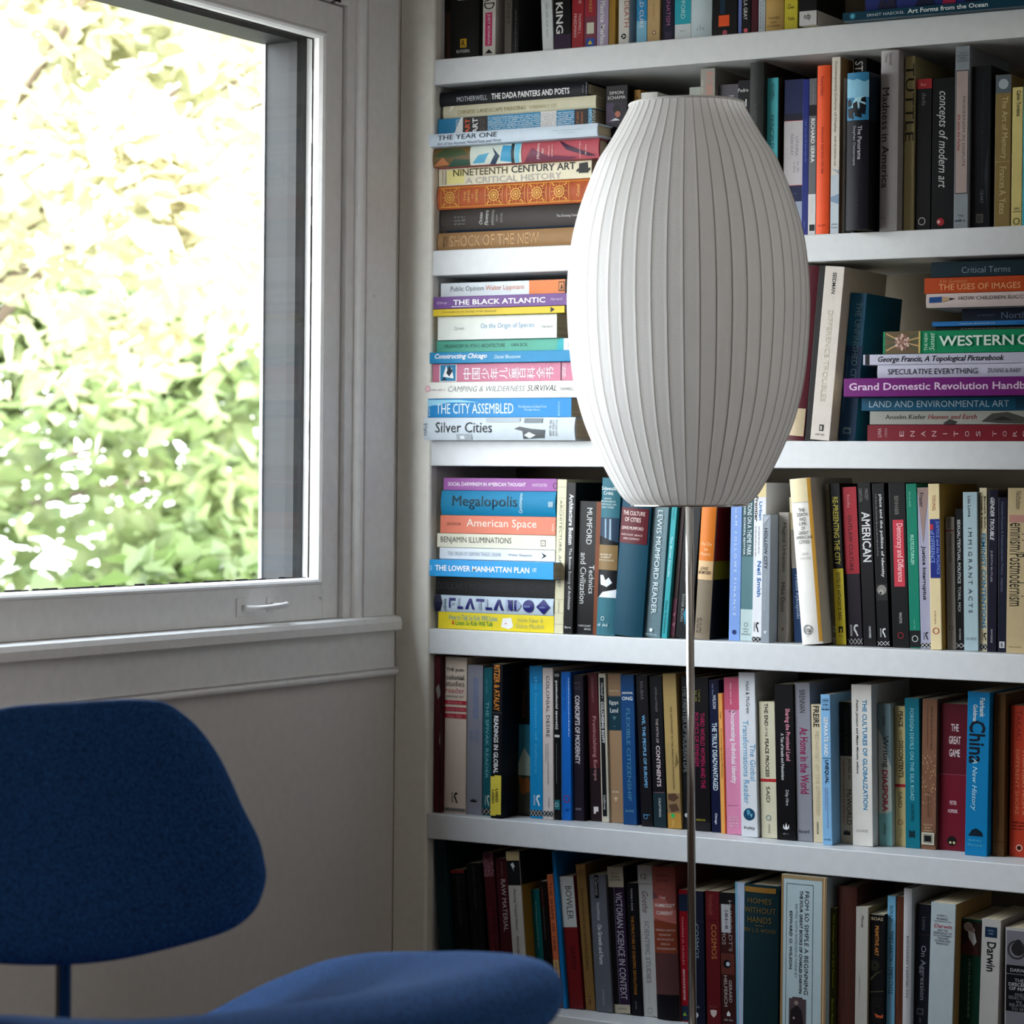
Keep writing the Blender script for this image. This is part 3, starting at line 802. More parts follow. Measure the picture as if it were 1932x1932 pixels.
BOOKS = [
('S', 0.0685, 0.03, 1.661, 0.0, 0.2098, 0.0146, 0.1343, 'p', (47, 28, 17), 'narrow dark brown book at the window end', 0, [('R', 0.0818, 0.2095, 0.0, 0.0146, (15, 12, 10))], []),
('S', 0.0798, 0.03, 1.661, 0.0, 0.2324, 0.0557, 0.1487, 'h', (20, 19, 19), 'thick black book with a yellow square near its foot', 0, [('H', 'RUTGERS', 0.0121, 0.017, 0.015, 0.0401, (229, 229, 229), ''), ('R', 0.0205, 0.035, 0.0223, 0.0345, (195, 153, 29)), ('H', 'R', 0.0227, 0.0328, 0.025, 0.0323, (17, 17, 17), 'b'), ('M', 0.0987, 0.1014, 0.0167, 0.039, (229, 229, 229))], []),
('S', 0.1426, 0.03, 1.661, 0.0, 0.2101, 0.0245, 0.1345, 'p', (216, 211, 205), 'white book with a pink lettered strip', 0, [('T', 'AD', 0.0807, 0.1044, 0.0024, 0.0225, (13, 13, 13), ''), ('R', 0.0764, 0.0799, 0.0, 0.0245, (211, 207, 200)), ('R', 0.0204, 0.0755, 0.0049, 0.0181, (203, 57, 110)), ('T', 'JUDY BONAVIA', 0.0222, 0.0729, 0.0083, 0.0147, (236, 227, 234), ''), ('P', (15, 15, 15), [(0.0152, 0.0122), (0.0082, 0.0049), (0.0082, 0.0196)])], []),
('S', 0.1844, 0.03, 1.661, 0.0, 0.1891, 0.0138, 0.121, 'p', (97, 91, 86), 'narrow warm grey book beside a thin black one', 0, [('T', 'HE STORY', 0.0533, 0.1056, 0.0042, 0.0097, (47, 43, 39), '')], []),
('S', 0.1987, 0.03, 1.661, 0.0, 0.1878, 0.0129, 0.1202, 'p', (15, 15, 17), 'thin black book beside the warm grey one', 0, [('M', 0.007, 0.0766, 0.0058, 0.0088, (127, 127, 127))], []),
('S', 0.2572, 0.03, 1.661, -2.8438, 0.2087, 0.0205, 0.1336, 'p', (219, 225, 227), 'white leaning book with faint grey lettering', 0, [('M', 0.0265, 0.0853, 0.0072, 0.0143, (170, 181, 185))], []),
('S', 0.2782, 0.03, 1.661, -1.4892, 0.2054, 0.0323, 0.1314, 'p', (17, 14, 19), 'black and plum book reading KING', 0, [('R', 0.0003, 0.0279, 0.0, 0.0323, (49, 30, 58)), ('T', 'KING', 0.0296, 0.0804, 0.0048, 0.0178, (234, 234, 234), 'b')], []),
('S', 0.311, 0.03, 1.661, 0.0, 0.185, 0.0222, 0.1184, 'p', (159, 41, 50), 'red book with pale lettering in two rows', 0, [('T', 'THOMAS L.', 0.0256, 0.0599, 0.0122, 0.0173, (234, 194, 194), ''), ('T', 'FRIEDMAN', 0.0222, 0.0599, 0.004, 0.0089, (234, 194, 194), ''), ('T', 'HE', 0.0754, 0.0865, 0.0122, 0.0173, (234, 194, 194), '')], []),
('S', 0.3337, 0.03, 1.661, 0.0, 0.1743, 0.0229, 0.1115, 'p', (124, 60, 78), 'burgundy book with a cream and a blue label', 0, [('R', 0.0529, 0.174, 0.0018, 0.021, (159, 47, 60)), ('T', 'FINLEY', 0.0597, 0.0837, 0.0092, 0.0142, (211, 168, 84), ''), ('R', 0.0255, 0.0435, 0.005, 0.0183, (211, 209, 192)), ('R', 0.0042, 0.0178, 0.0041, 0.0197, (36, 83, 170)), ('P', (229, 203, 60), [(0.0153, 0.0114), (0.0084, 0.0069), (0.0084, 0.016)])], []),
('S', 0.3571, 0.03, 1.661, 0.0, 0.1891, 0.0211, 0.1211, 'p', (171, 155, 185), 'lilac book with white old-style lettering', 0, [('T', 'Maurice Merleau', 0.0033, 0.0766, 0.0063, 0.0152, (236, 236, 236), 'b')], []),
('S', 0.3792, 0.03, 1.661, 0.0, 0.1619, 0.0116, 0.11, 'p', (160, 122, 49), 'thin mustard ribbed book', 0, [('M', 0.0258, 0.0769, 0.0023, 0.0058, (129, 96, 34))], []),
('S', 0.3965, 0.03, 1.661, 0.0, 0.1853, 0.0192, 0.1186, 'p', (219, 216, 209), 'white book with faded red lettering, round black emblem', 0, [('T', 'DEATH', 0.0309, 0.0725, 0.0106, 0.0188, (176, 84, 66), ''), ('D', 0.0165, 0.0096, 0.0046, (17, 17, 17)), ('T', 'A', 0.0131, 0.0199, 0.0067, 0.0125, (229, 229, 229), '')], []),
('S', 0.4291, 0.03, 1.661, 0.0, 0.1737, 0.0187, 0.1112, 'p', (51, 140, 194), 'sky blue book with white lettering', 0, [('R', 0.0047, 0.0385, 0.0, 0.0187, (129, 189, 218)), ('T', 'LD CURE', 0.0266, 0.074, 0.0056, 0.0124, (236, 236, 236), '')], []),
('S', 0.4483, 0.03, 1.661, 0.0, 0.1632, 0.0225, 0.11, 'p', (194, 164, 115), 'tan paperback with a small oval emblem', 0, [('M', 0.0368, 0.0663, 0.0101, 0.014, (159, 129, 80)), ('D', 0.0182, 0.0124, 0.0034, (127, 78, 47)), ('D', 0.0182, 0.0124, 0.002, (229, 211, 185))], []),
('S', 0.4756, 0.03, 1.661, 0.0, 0.1691, 0.0207, 0.11, 'p', (28, 28, 50), 'dark navy book with pink lettering', 0, [('T', 'SNATISM', 0.0279, 0.0699, 0.0066, 0.0137, (168, 100, 150), ''), ('R', 0.0052, 0.0178, 0.0041, 0.0166, (49, 41, 68))], []),
('S', 0.4972, 0.03, 1.661, 0.0, 0.1749, 0.0287, 0.1119, 'p', (217, 225, 229), 'turquoise and white book', 0, [('R', 0.0275, 0.1746, 0.0, 0.0287, (45, 168, 187)), ('T', 'UFORD', 0.0359, 0.0711, 0.0109, 0.0184, (194, 236, 236), ''), ('M', 0.0158, 0.0183, 0.01, 0.0186, (73, 73, 90))], []),
('S', 0.5264, 0.03, 1.661, 0.0, 0.1884, 0.036, 0.1206, 'h', (199, 214, 222), 'wide pale blue book with a small line drawing', 0, [('M', 0.0649, 0.0716, 0.0108, 0.0252, (143, 143, 161)), ('P', (90, 90, 107), [(0.0149, 0.018), (0.0266, 0.0169), (0.0149, 0.0191)]), ('P', (90, 90, 107), [(0.0149, 0.0108), (0.0216, 0.0158), (0.0149, 0.0122)]), ('P', (90, 90, 107), [(0.0149, 0.0252), (0.0216, 0.0201), (0.0149, 0.0237)])], []),
('S', 0.5642, 0.03, 1.661, 0.0, 0.1759, 0.0422, 0.1126, 'p', (13, 12, 14), 'black book with an orange sticker', 0, [('R', 0.0183, 0.0357, 0.0101, 0.0287, (236, 88, 34)), ('D', 0.0083, 0.0211, 0.0042, (176, 78, 100)), ('R', 0.0382, 0.1096, 0.0127, 0.0211, (19, 49, 72))], []),
('S', 0.6083, 0.03, 1.661, 0.0, 0.156, 0.0216, 0.11, 'p', (15, 14, 19), 'black book with blue edge and white lettering', 0, [('R', 0.0056, 0.1557, 0.0, 0.0056, (106, 121, 189)), ('T', 'MILLA GRAY', 0.0255, 0.0668, 0.0091, 0.0155, (229, 229, 229), ''), ('D', 0.0089, 0.0129, 0.0034, (229, 100, 108))], []),
('S', 0.6304, 0.03, 1.661, 0.0, 0.1461, 0.0116, 0.11, 'p', (78, 26, 37), 'thin maroon book, plain', 0, [], []),
('S', 0.6428, 0.03, 1.661, 0.0, 0.1614, 0.0117, 0.11, 'p', (194, 203, 211), 'narrow pale patterned book beside the wide tan one', 0, [('M', 0.0091, 0.0544, 0.0023, 0.0059, (113, 123, 138)), ('M', 0.0091, 0.0544, 0.0065, 0.0106, (129, 140, 155))], []),
('S', 0.6555, 0.03, 1.661, 0.0, 0.1674, 0.0306, 0.11, 'h', (192, 157, 92), 'wide tan cloth book lettered at its foot', 0, [('H', 'THAMES', 0.0217, 0.0254, 0.0046, 0.0244, (80, 57, 21), ''), ('H', 'AND', 0.0155, 0.0188, 0.0092, 0.0202, (80, 57, 21), ''), ('H', 'HUDSON', 0.0098, 0.0131, 0.0037, 0.0251, (80, 57, 21), '')], []),
('S', 0.6869, 0.03, 1.661, 0.0, 0.1483, 0.0223, 0.11, 'p', (209, 194, 58), 'yellow book with small dark words near its foot', 0, [('H', 'THE', 0.0411, 0.0436, 0.0054, 0.0112, (56, 52, 23), ''), ('H', 'CLARK', 0.0366, 0.0399, 0.0054, 0.0165, (56, 52, 23), ''), ('H', 'Yale', 0.0186, 0.024, 0.0054, 0.017, (56, 52, 23), '')], []),
('S', 0.7306, -0.012, 1.661, 0.0, 0.152, 0.0289, 0.11, 'p', (17, 16, 20), 'black book with a white foot and black initials', 0, [('R', 0.0003, 0.0222, 0.0, 0.0289, (195, 194, 194)), ('H', 'ndp', 0.0069, 0.019, 0.0081, 0.0191, (32, 32, 32), 'b')], [(0.0222, (182, 181, 178))]),
('L', 0.8053, -0.02, 1.661, 0.0, 0.3294, 0.0129, 0.2306, 'p', (10, 56, 76), 'flat teal book about ocean art forms', 0, [('t', 'ERNST HAECKEL', 0.0393, 0.099, 0.0039, 0.008, (194, 207, 216), ''), ('t', 'Art Forms from the Ocean', 0.104, 0.2287, 0.0034, 0.0103, (225, 234, 236), 'b'), ('D', 0.016, 0.0065, 0.0049, (32, 110, 138)), ('D', 0.016, 0.0065, 0.0029, (94, 172, 189))], []),
('L', 0.8343, 0.0, 1.6744, 0.0, 0.2934, 0.0546, 0.2054, 'h', (26, 42, 115), 'thick blue illustrated book lying on the teal one', 0, [('P', (168, 32, 74), [(0.122, 0.0), (0.1254, 0.0164), (0.137, 0.0246), (0.1437, 0.0055), (0.1428, 0.0)]), ('P', (168, 32, 74), [(0.1906, 0.0), (0.2029, 0.012), (0.2192, 0.0109), (0.2273, 0.0)]), ('P', (12, 17, 56), [(0.0189, 0.0), (0.0274, 0.0273), (0.0343, 0.0109), (0.053, 0.0328), (0.0479, 0.0055), (0.0615, 0.0)]), ('P', (12, 17, 56), [(0.0784, 0.0027), (0.091, 0.0218), (0.1053, 0.0164), (0.112, 0.0027)]), ('P', (12, 17, 56), [(0.1577, 0.0027), (0.166, 0.0328), (0.1824, 0.0164), (0.1865, 0.0027)])], []),
('L', 0.0688, 0.015, 1.3445, 0.0, 0.2857, 0.0293, 0.2, 'h', (150, 115, 76), 'tan lying book reading THE NEW', 1, [('t', 'SHOCK OF THE NEW', 0.0247, 0.1949, 0.0059, 0.024, (199, 159, 113), ''), ('h', 'ROBERT HUGHES', 0.0118, 0.0154, 0.0059, 0.0234, (19, 15, 12), ''), ('h', 'HUGHES', 0.0175, 0.0206, 0.0088, 0.0234, (19, 15, 12), '')], []),
('L', 0.0731, 0.02, 1.3743, 0.0, 0.2841, 0.0381, 0.1988, 'h', (59, 53, 49), 'charcoal lying book with a navy lower edge', 1, [('R', 0.01, 0.2945, 0.0, 0.0038, (14, 30, 49)), ('h', 'Ocean', 0.0748, 0.081, 0.0114, 0.0312, (211, 211, 207), 'i'), ('h', 'Flowers', 0.085, 0.0922, 0.0095, 0.0343, (211, 211, 207), 'i'), ('h', 'IMPRESSIONS', 0.0983, 0.1033, 0.0095, 0.0343, (168, 163, 159), ''), ('h', 'FROM', 0.1074, 0.1104, 0.0152, 0.0267, (150, 146, 142), ''), ('h', 'NATURE', 0.1155, 0.1195, 0.0133, 0.0286, (150, 146, 142), ''), ('m', 0.0266, 0.0492, 0.0114, 0.0286, (129, 125, 121)), ('t', 'The Drawing Center', 0.2213, 0.2625, 0.016, 0.0213, (203, 198, 194), '')], []),
('L', 0.0688, 0.015, 1.4129, 0.0, 0.2858, 0.0387, 0.2001, 'h', (176, 86, 47), 'rust lying book with gold ornament panels', 1, [('R', 0.003, 0.2921, 0.0023, 0.0039, (211, 142, 60)), ('R', 0.003, 0.2921, 0.0348, 0.0363, (211, 142, 60)), ('Q', 0.0071, 0.0423, 0.0039, 0.0348, (236, 181, 84)), ('h', 'THE', 0.0526, 0.0567, 0.0116, 0.0278, (229, 176, 84), ''), ('h', 'SENSE', 0.0597, 0.0638, 0.0097, 0.0302, (229, 176, 84), ''), ('h', 'OF', 0.0679, 0.071, 0.0155, 0.0232, (229, 176, 84), ''), ('h', 'ORDER', 0.0751, 0.0802, 0.0085, 0.0309, (229, 176, 84), ''), ('Q', 0.0934, 0.1269, 0.0039, 0.0348, (236, 181, 84)), ('Q', 0.1349, 0.1691, 0.0039, 0.0348, (236, 181, 84)), ('Q', 0.175, 0.2098, 0.0039, 0.0348, (236, 181, 84)), ('Q', 0.2167, 0.2521, 0.0039, 0.0348, (236, 181, 84)), ('h', 'Cornell', 0.2668, 0.2727, 0.0097, 0.029, (229, 176, 84), '')], []),
('L', 0.0688, 0.015, 1.452, 0.0, 0.2893, 0.0287, 0.2025, 'p', (222, 214, 185), 'cream lying book about a century of art', 1, [('R', 0.0164, 0.0505, 0.0029, 0.0258, (229, 219, 144)), ('t', 'NINETEENTH', 0.0284, 0.1329, 0.0152, 0.0267, (73, 71, 19), 'b'), ('t', 'CENTURY ART', 0.14, 0.26, 0.0152, 0.0272, (14, 14, 14), 'b'), ('t', 'A CRITICAL HISTORY', 0.0526, 0.2345, 0.0017, 0.012, (172, 163, 157), 'b'), ('P', (17, 17, 17), [(0.2658, 0.0086), (0.2668, 0.0244), (0.2824, 0.0258), (0.2843, 0.0086)]), ('t', '~', 0.2619, 0.2872, 0.01, 0.0172, (17, 17, 17), 'b'), ('h', 'STEPHEN', 0.0071, 0.0102, 0.0029, 0.0258, (96, 88, 68), ''), ('h', 'EISENMAN', 0.0123, 0.0154, 0.0029, 0.0258, (96, 88, 68), '')], []),
('L', 0.0688, 0.0, 1.4812, 0.0, 0.3115, 0.0316, 0.218, 'h', (176, 80, 90), 'pictorial lying book with a pink end', 1, [('R', 0.0, 0.0782, 0.0, 0.0316, (105, 84, 49)), ('P', (64, 80, 49), [(0.0009, 0.0174), (0.0216, 0.03), (0.0546, 0.0284), (0.0679, 0.0189), (0.032, 0.0142)]), ('P', (185, 117, 76), [(0.0, 0.0016), (0.0196, 0.0158), (0.032, 0.0032)]), ('P', (49, 80, 64), [(0.0268, 0.0), (0.0423, 0.0126), (0.071, 0.0095), (0.069, 0.0)]), ('R', 0.072, 0.1691, 0.0, 0.0316, (201, 209, 198)), ('P', (78, 159, 194), [(0.0761, 0.0032), (0.0884, 0.0158), (0.1087, 0.0189), (0.0985, 0.0032)]), ('P', (62, 150, 189), [(0.1289, 0.0047), (0.1339, 0.03), (0.152, 0.0284), (0.15, 0.0016)]), ('R', 0.15, 0.156, 0.0, 0.0316, (34, 47, 52)), ('P', (108, 181, 207), [(0.157, 0.0), (0.157, 0.0316), (0.1681, 0.0316), (0.1641, 0.0)]), ('P', (26, 56, 80), [(0.1087, 0.0), (0.1198, 0.0158), (0.1137, 0.0284), (0.1289, 0.0126), (0.1198, 0.0)]), ('P', (110, 49, 72), [(0.174, 0.0), (0.189, 0.0221), (0.2138, 0.0095), (0.2727, 0.0032), (0.2629, 0.0)]), ('P', (64, 34, 60), [(0.2384, 0.0316), (0.258, 0.0221), (0.3066, 0.0038), (0.2921, 0.0038), (0.2531, 0.0158)]), ('h', 'Modern', 0.1979, 0.2034, 0.0032, 0.0291, (236, 216, 211), 'i'), ('h', 'Art', 0.2068, 0.2118, 0.0111, 0.0205, (236, 216, 211), 'i'), ('h', 'Meyer', 0.2197, 0.2227, 0.0079, 0.0253, (234, 203, 198), ''), ('h', 'Schapiro', 0.2256, 0.2286, 0.0063, 0.0253, (234, 203, 198), ''), ('h', 'HarperCollins', 0.2765, 0.2795, 0.0016, 0.0284, (234, 203, 198), ''), ('h', 'Modern', 0.2872, 0.2902, 0.0063, 0.0221, (234, 203, 198), '')], []),
('L', 0.0717, -0.02, 1.5133, 0.0, 0.3161, 0.0204, 0.2213, 'h', (192, 205, 218), 'silvery lying book jutting out, reading THE YEAR ONE', 1, [('t', 'THE YEAR ONE', 0.0177, 0.131, 0.0094, 0.0176, (34, 41, 56), ''), ('t', 'Art of the Ancient World East and West', 0.0166, 0.1391, 0.0012, 0.0061, (96, 106, 121), ''), ('m', 0.2345, 0.2892, 0.0112, 0.0139, (142, 155, 168)), ('m', 0.2443, 0.2775, 0.0069, 0.0094, (142, 155, 168))], []),
('L', 0.0688, 0.012, 1.5342, 0.0, 0.2909, 0.0293, 0.2036, 'p', (32, 125, 172), 'blue mosaic-patterned lying book', 1, [('K', 0.034, 0.0955, 1, 0.0293, (229, 236, 236)), ('K', 0.0955, 0.1959, 0, 0.0293, (211, 234, 236)), ('R', 0.1959, 0.2256, 0.0, 0.0293, (211, 207, 207)), ('K', 0.1959, 0.2256, 2, 0.0293, (129, 133, 138)), ('K', 0.2266, 0.258, 0, 0.0293, (229, 236, 236)), ('K', 0.2843, 0.2979, 0, 0.0293, (211, 234, 236)), ('P', (225, 229, 229), [(0.0299, 0.0), (0.0443, 0.0293), (0.0505, 0.0293), (0.0484, 0.0)]), ('R', 0.0484, 0.0955, 0.0, 0.0293, (24, 17, 15)), ('h', 'ART', 0.0526, 0.0618, 0.0023, 0.0263, (229, 94, 49), 'b'), ('h', 'ART', 0.0669, 0.0771, 0.0012, 0.0269, (236, 236, 236), 'b'), ('m', 0.0802, 0.0914, 0.0029, 0.0263, (96, 80, 72)), ('R', 0.259, 0.2834, 0.0, 0.0293, (26, 17, 12)), ('h', 'OF SEEING', 0.2629, 0.2668, 0.0059, 0.0249, (194, 104, 37), ''), ('h', 'INSIGHT', 0.2707, 0.2746, 0.0059, 0.0249, (194, 104, 37), '')], []),
('L', 0.0742, 0.02, 1.5639, 0.0, 0.2886, 0.0211, 0.202, 'h', (211, 205, 178), 'worn cream lying book beneath the top black one', 1, [('t', 'CHINESE LANDSCAPE PAINTING', 0.0286, 0.1586, 0.0059, 0.0127, (159, 146, 100), ''), ('t', 'SHERMAN E. LEE', 0.1666, 0.2173, 0.0063, 0.0118, (172, 159, 121), ''), ('P', (236, 234, 220), [(0.0141, 0.0106), (0.0141, 0.0207), (0.0224, 0.0207)])], []),
('L', 0.0688, 0.018, 1.5856, 0.0, 0.2784, 0.0223, 0.1949, 'h', (13, 15, 22), 'glossy black lying book on top of its pile', 1, [('t', 'MOTHERWELL', 0.034, 0.0924, 0.0049, 0.0129, (194, 198, 207), ''), ('t', 'THE DADA PAINTERS AND POETS', 0.1006, 0.2472, 0.0045, 0.0143, (236, 236, 236), 'b'), ('h', 'Belknap', 0.2707, 0.2736, 0.0045, 0.0167, (142, 150, 163), ''), ('h', 'Harvard', 0.2765, 0.2795, 0.0022, 0.0201, (142, 150, 163), '')], []),
('S', 0.3751, 0.03, 1.3445, 0.0, 0.255, 0.0395, 0.1632, 'p', (14, 12, 17), 'black book with white serif name above a portrait', 1, [('H', 'SIMON', 0.241, 0.2461, 0.0063, 0.0316, (211, 207, 207), ''), ('H', 'SCHAMA', 0.2334, 0.2385, 0.0032, 0.0355, (211, 207, 207), ''), ('R', 0.1717, 0.2278, 0.0008, 0.0379, (34, 26, 41)), ('R', 0.1955, 0.2278, 0.0008, 0.0158, (64, 49, 76)), ('D', 0.2176, 0.0197, 0.0067, (12, 9, 12)), ('D', 0.2091, 0.0217, 0.005, (168, 100, 80)), ('P', (211, 211, 216), [(0.1989, 0.0079), (0.2032, 0.0178), (0.2006, 0.0237), (0.1989, 0.0261)])], []),
('S', 0.4178, 0.045, 1.3445, 0.0, 0.2483, 0.012, 0.1589, 'p', (159, 117, 47), 'thin gold book beside a white rounded one', 1, [('H', 'X', 0.2339, 0.2373, 0.0036, 0.0096, (34, 23, 9), '')], []),
('S', 0.4308, 0.045, 1.3445, 0.0, 0.2426, 0.0296, 0.1553, 'h', (211, 209, 205), 'white rounded book peeking over the lamp shade', 1, [], []),
('S', 0.5144, 0.05, 1.3445, 0.0, 0.2464, 0.0276, 0.1577, 'p', (159, 163, 155), 'pale grey book behind the lamp shade', 1, [], []),
('S', 0.5436, 0.03, 1.3445, 0.0, 0.2707, 0.0256, 0.1732, 'p', (150, 146, 138), 'tall silver book with pink capitals', 1, [('T', 'ROBE', 0.228, 0.2647, 0.0102, 0.0215, (198, 129, 117), ''), ('M', 0.2247, 0.2539, 0.0013, 0.0077, (189, 185, 176))], []),
('S', 0.5697, 0.04, 1.3445, 0.0, 0.2449, 0.0363, 0.1567, 'p', (80, 76, 84), 'wide mauve grey book behind the lamp shade', 1, [('T', 'N', 0.2208, 0.2274, 0.0192, 0.028, (176, 176, 176), '')], []),
('S', 0.6067, 0.035, 1.3445, 0.0, 0.2488, 0.029, 0.1592, 'p', (12, 12, 17), 'black book with white lettering beside the tall grey one', 1, [('H', 'Pedro', 0.2305, 0.2363, 0.0004, 0.018, (211, 211, 211), ''), ('T', 'T', 0.2073, 0.2189, 0.0042, 0.0151, (225, 225, 225), 'b')], []),
('S', 0.6392, 0.01, 1.3445, 0.0, 0.2707, 0.0232, 0.1732, 'h', (47, 50, 49), 'tallest dark green-grey book with faint lettering', 1, [('T', 'KOSUTH', 0.1789, 0.206, 0.0093, 0.0139, (78, 82, 76), '')], []),
('S', 0.6628, 0.022, 1.3445, 0.0, 0.2468, 0.0187, 0.158, 'p', (72, 176, 185), 'turquoise paperback with dark thin lettering', 1, [('T', 'Wölfflin', 0.2128, 0.239, 0.006, 0.0123, (25, 80, 90), ''), ('T', 'PRINCIPLES OF ART', 0.0971, 0.189, 0.0056, 0.0123, (25, 80, 90), '')], [(0.2468, (62, 52, 37))]),
('S', 0.6883, 0.03, 1.3445, 0.0, 0.2432, 0.0338, 0.1556, 'p', (25, 34, 76), 'navy and grey book with a pale title block', 1, [('R', 0.1798, 0.1905, 0.0, 0.0338, (17, 19, 41)), ('R', 0.0792, 0.1798, 0.0, 0.0338, (189, 183, 185)), ('R', 0.179, 0.1798, 0.0, 0.0338, (176, 60, 60)), ('T', 'UTOPIA', 0.125, 0.1545, 0.0193, 0.0243, (113, 108, 113), ''), ('T', 'PARKWAY', 0.1258, 0.1586, 0.0112, 0.0162, (113, 108, 113), ''), ('M', 0.0996, 0.1176, 0.0156, 0.028, (142, 138, 144)), ('R', 0.0546, 0.0792, 0.0, 0.0338, (15, 23, 64)), ('R', 0.0003, 0.0546, 0.0, 0.0338, (146, 155, 172)), ('M', 0.0661, 0.0677, 0.0109, 0.0249, (113, 121, 155)), ('R', 0.0792, 0.08, 0.0, 0.0338, (176, 60, 60))], []),
('S', 0.7229, 0.022, 1.3445, 0.0, 0.2408, 0.0108, 0.1541, 'p', (24, 37, 115), 'thin navy blue book with fine lettering', 1, [('M', 0.1138, 0.1806, 0.0038, 0.0081, (80, 104, 176)), ('M', 0.0128, 0.025, 0.0043, 0.0065, (113, 133, 194))], []),
('S', 0.7346, 0.02, 1.3445, 0.0, 0.2409, 0.0126, 0.1542, 'p', (101, 102, 106), 'narrow grey book with bold white capitals', 1, [('R', 0.1836, 0.2003, 0.0, 0.0126, (25, 19, 23)), ('R', 0.0003, 0.0635, 0.0, 0.0126, (207, 207, 207)), ('T', 'RICHARD SERRA', 0.1121, 0.1795, 0.0035, 0.0098, (236, 236, 236), 'b'), ('T', 'TIMES CHARGE', 0.0332, 0.0592, 0.005, 0.0078, (181, 181, 181), ''), ('M', 0.2031, 0.2316, 0.005, 0.0088, (142, 142, 146)), ('P', (32, 32, 32), [(0.0169, 0.0025), (0.0169, 0.0114), (0.0072, 0.0114), (0.0072, 0.0025)])], []),
('S', 0.748, 0.02, 1.3445, 0.0, 0.2595, 0.0211, 0.1661, 'h', (236, 88, 45), 'tall bright orange book', 1, [('T', 'Thomas Kellein', 0.2125, 0.2433, 0.0063, 0.0116, (129, 34, 15), ''), ('T', 'Donald Judd: Early Work 1955-1968', 0.0941, 0.1647, 0.0072, 0.0122, (129, 34, 15), ''), ('H', 'D.A.P.', 0.013, 0.0162, 0.0042, 0.0169, (129, 34, 15), '')], []),
('S', 0.7716, 0.02, 1.3445, 0.0, 0.2707, 0.014, 0.1732, 'p', (216, 207, 194), 'tall cream book about museum display cultures', 1, [('R', 0.0003, 0.0914, 0.0, 0.014, (189, 198, 207)), ('T', 'Contemporary Cultures of Display', 0.1561, 0.2644, 0.0042, 0.0087, (34, 30, 28), ''), ('M', 0.1051, 0.1512, 0.0049, 0.0091, (104, 96, 88)), ('P', (159, 172, 189), [(0.1011, 0.0014), (0.0978, 0.0126), (0.0914, 0.0133)]), ('P', (129, 150, 176), [(0.0574, 0.0), (0.0622, 0.014), (0.0461, 0.014), (0.0509, 0.0)]), ('M', 0.0088, 0.0186, 0.0021, 0.0126, (113, 121, 129))], [(0.2707, (176, 138, 92))]),
('S', 0.7861, 0.03, 1.3445, 0.0, 0.2394, 0.0042, 0.1532, 'p', (201, 198, 192), 'very thin white book beside the blue-topped black one', 1, [], []),
('S', 0.7959, 0.045, 1.3445, 0.0, 0.2707, 0.0223, 0.1732, 'p', (15, 14, 17), 'tall black book rising behind the blue-topped one', 1, [('R', 0.0003, 0.2704, 0.0, 0.0011, (194, 176, 142)), ('T', 'ST', 0.2506, 0.266, 0.0033, 0.0161, (225, 220, 211), '')], []),
('S', 0.8187, -0.03, 1.3445, 0.0, 0.236, 0.0352, 0.151, 'h', (18, 16, 26), 'thick black book topped by a blue crowd picture', 1, [('R', 0.1642, 0.2357, 0.0, 0.0352, (49, 121, 163)), ('P', (129, 185, 211), [(0.2277, 0.0), (0.2245, 0.0105), (0.2261, 0.0176), (0.2214, 0.0281), (0.2245, 0.0352), (0.1983, 0.0352), (0.1983, 0.0)]), ('P', (159, 203, 220), [(0.1825, 0.007), (0.1983, 0.0141), (0.1991, 0.0281), (0.1825, 0.0316)]), ('P', (9, 15, 26), [(0.1975, 0.0246), (0.1991, 0.0299), (0.1896, 0.0316), (0.1928, 0.0229)]), ('P', (9, 15, 26), [(0.1944, 0.0018), (0.196, 0.007), (0.1864, 0.0088), (0.1848, 0.0018)]), ('P', (9, 15, 26), [(0.1896, 0.0105), (0.1928, 0.0176), (0.1769, 0.0193), (0.1753, 0.0105)]), ('P', (9, 15, 26), [(0.1912, 0.0211), (0.1864, 0.0316), (0.1721, 0.0299), (0.1753, 0.0218)]), ('P', (6, 12, 19), [(0.1817, 0.0018), (0.1833, 0.0105), (0.1658, 0.0123), (0.169, 0.0028)]), ('P', (6, 12, 19), [(0.1785, 0.0141), (0.1817, 0.0246), (0.1674, 0.0246), (0.1705, 0.0141)]), ('T', 'The Panorama', 0.1054, 0.1558, 0.019, 0.0253, (207, 207, 216), ''), ('T', 'Stephan Oettermann', 0.0967, 0.1558, 0.0105, 0.0162, (159, 159, 172), ''), ('T', 'ZONE BOOKS', 0.018, 0.0593, 0.0176, 0.0211, (49, 45, 56), '')], [(0.236, (17, 34, 49)), (0.1642, (12, 10, 17))]),
('S', 0.8601, 0.0, 1.3445, 0.0, 0.2707, 0.028, 0.1732, 'h', (172, 168, 170), 'tall rounded silver book titled in black sans letters', 1, [('T', 'Madness in America', 0.0645, 0.2148, 0.0034, 0.0151, (24, 23, 23), ''), ('T', 'Gamwell', 0.2482, 0.2673, 0.014, 0.0196, (96, 92, 96), ''), ('T', 'Tomes', 0.2522, 0.2657, 0.007, 0.0118, (96, 92, 96), ''), ('M', 0.0183, 0.0215, 0.0014, 0.014, (96, 92, 96))], []),
('S', 0.8905, 0.02, 1.3445, 0.0, 0.2632, 0.0157, 0.1684, 'p', (161, 150, 108), 'olive paperback with huge condensed capitals', 1, [('T', 'TUTTLE', 0.1355, 0.2517, 0.0013, 0.0148, (35, 34, 23), '')], []),
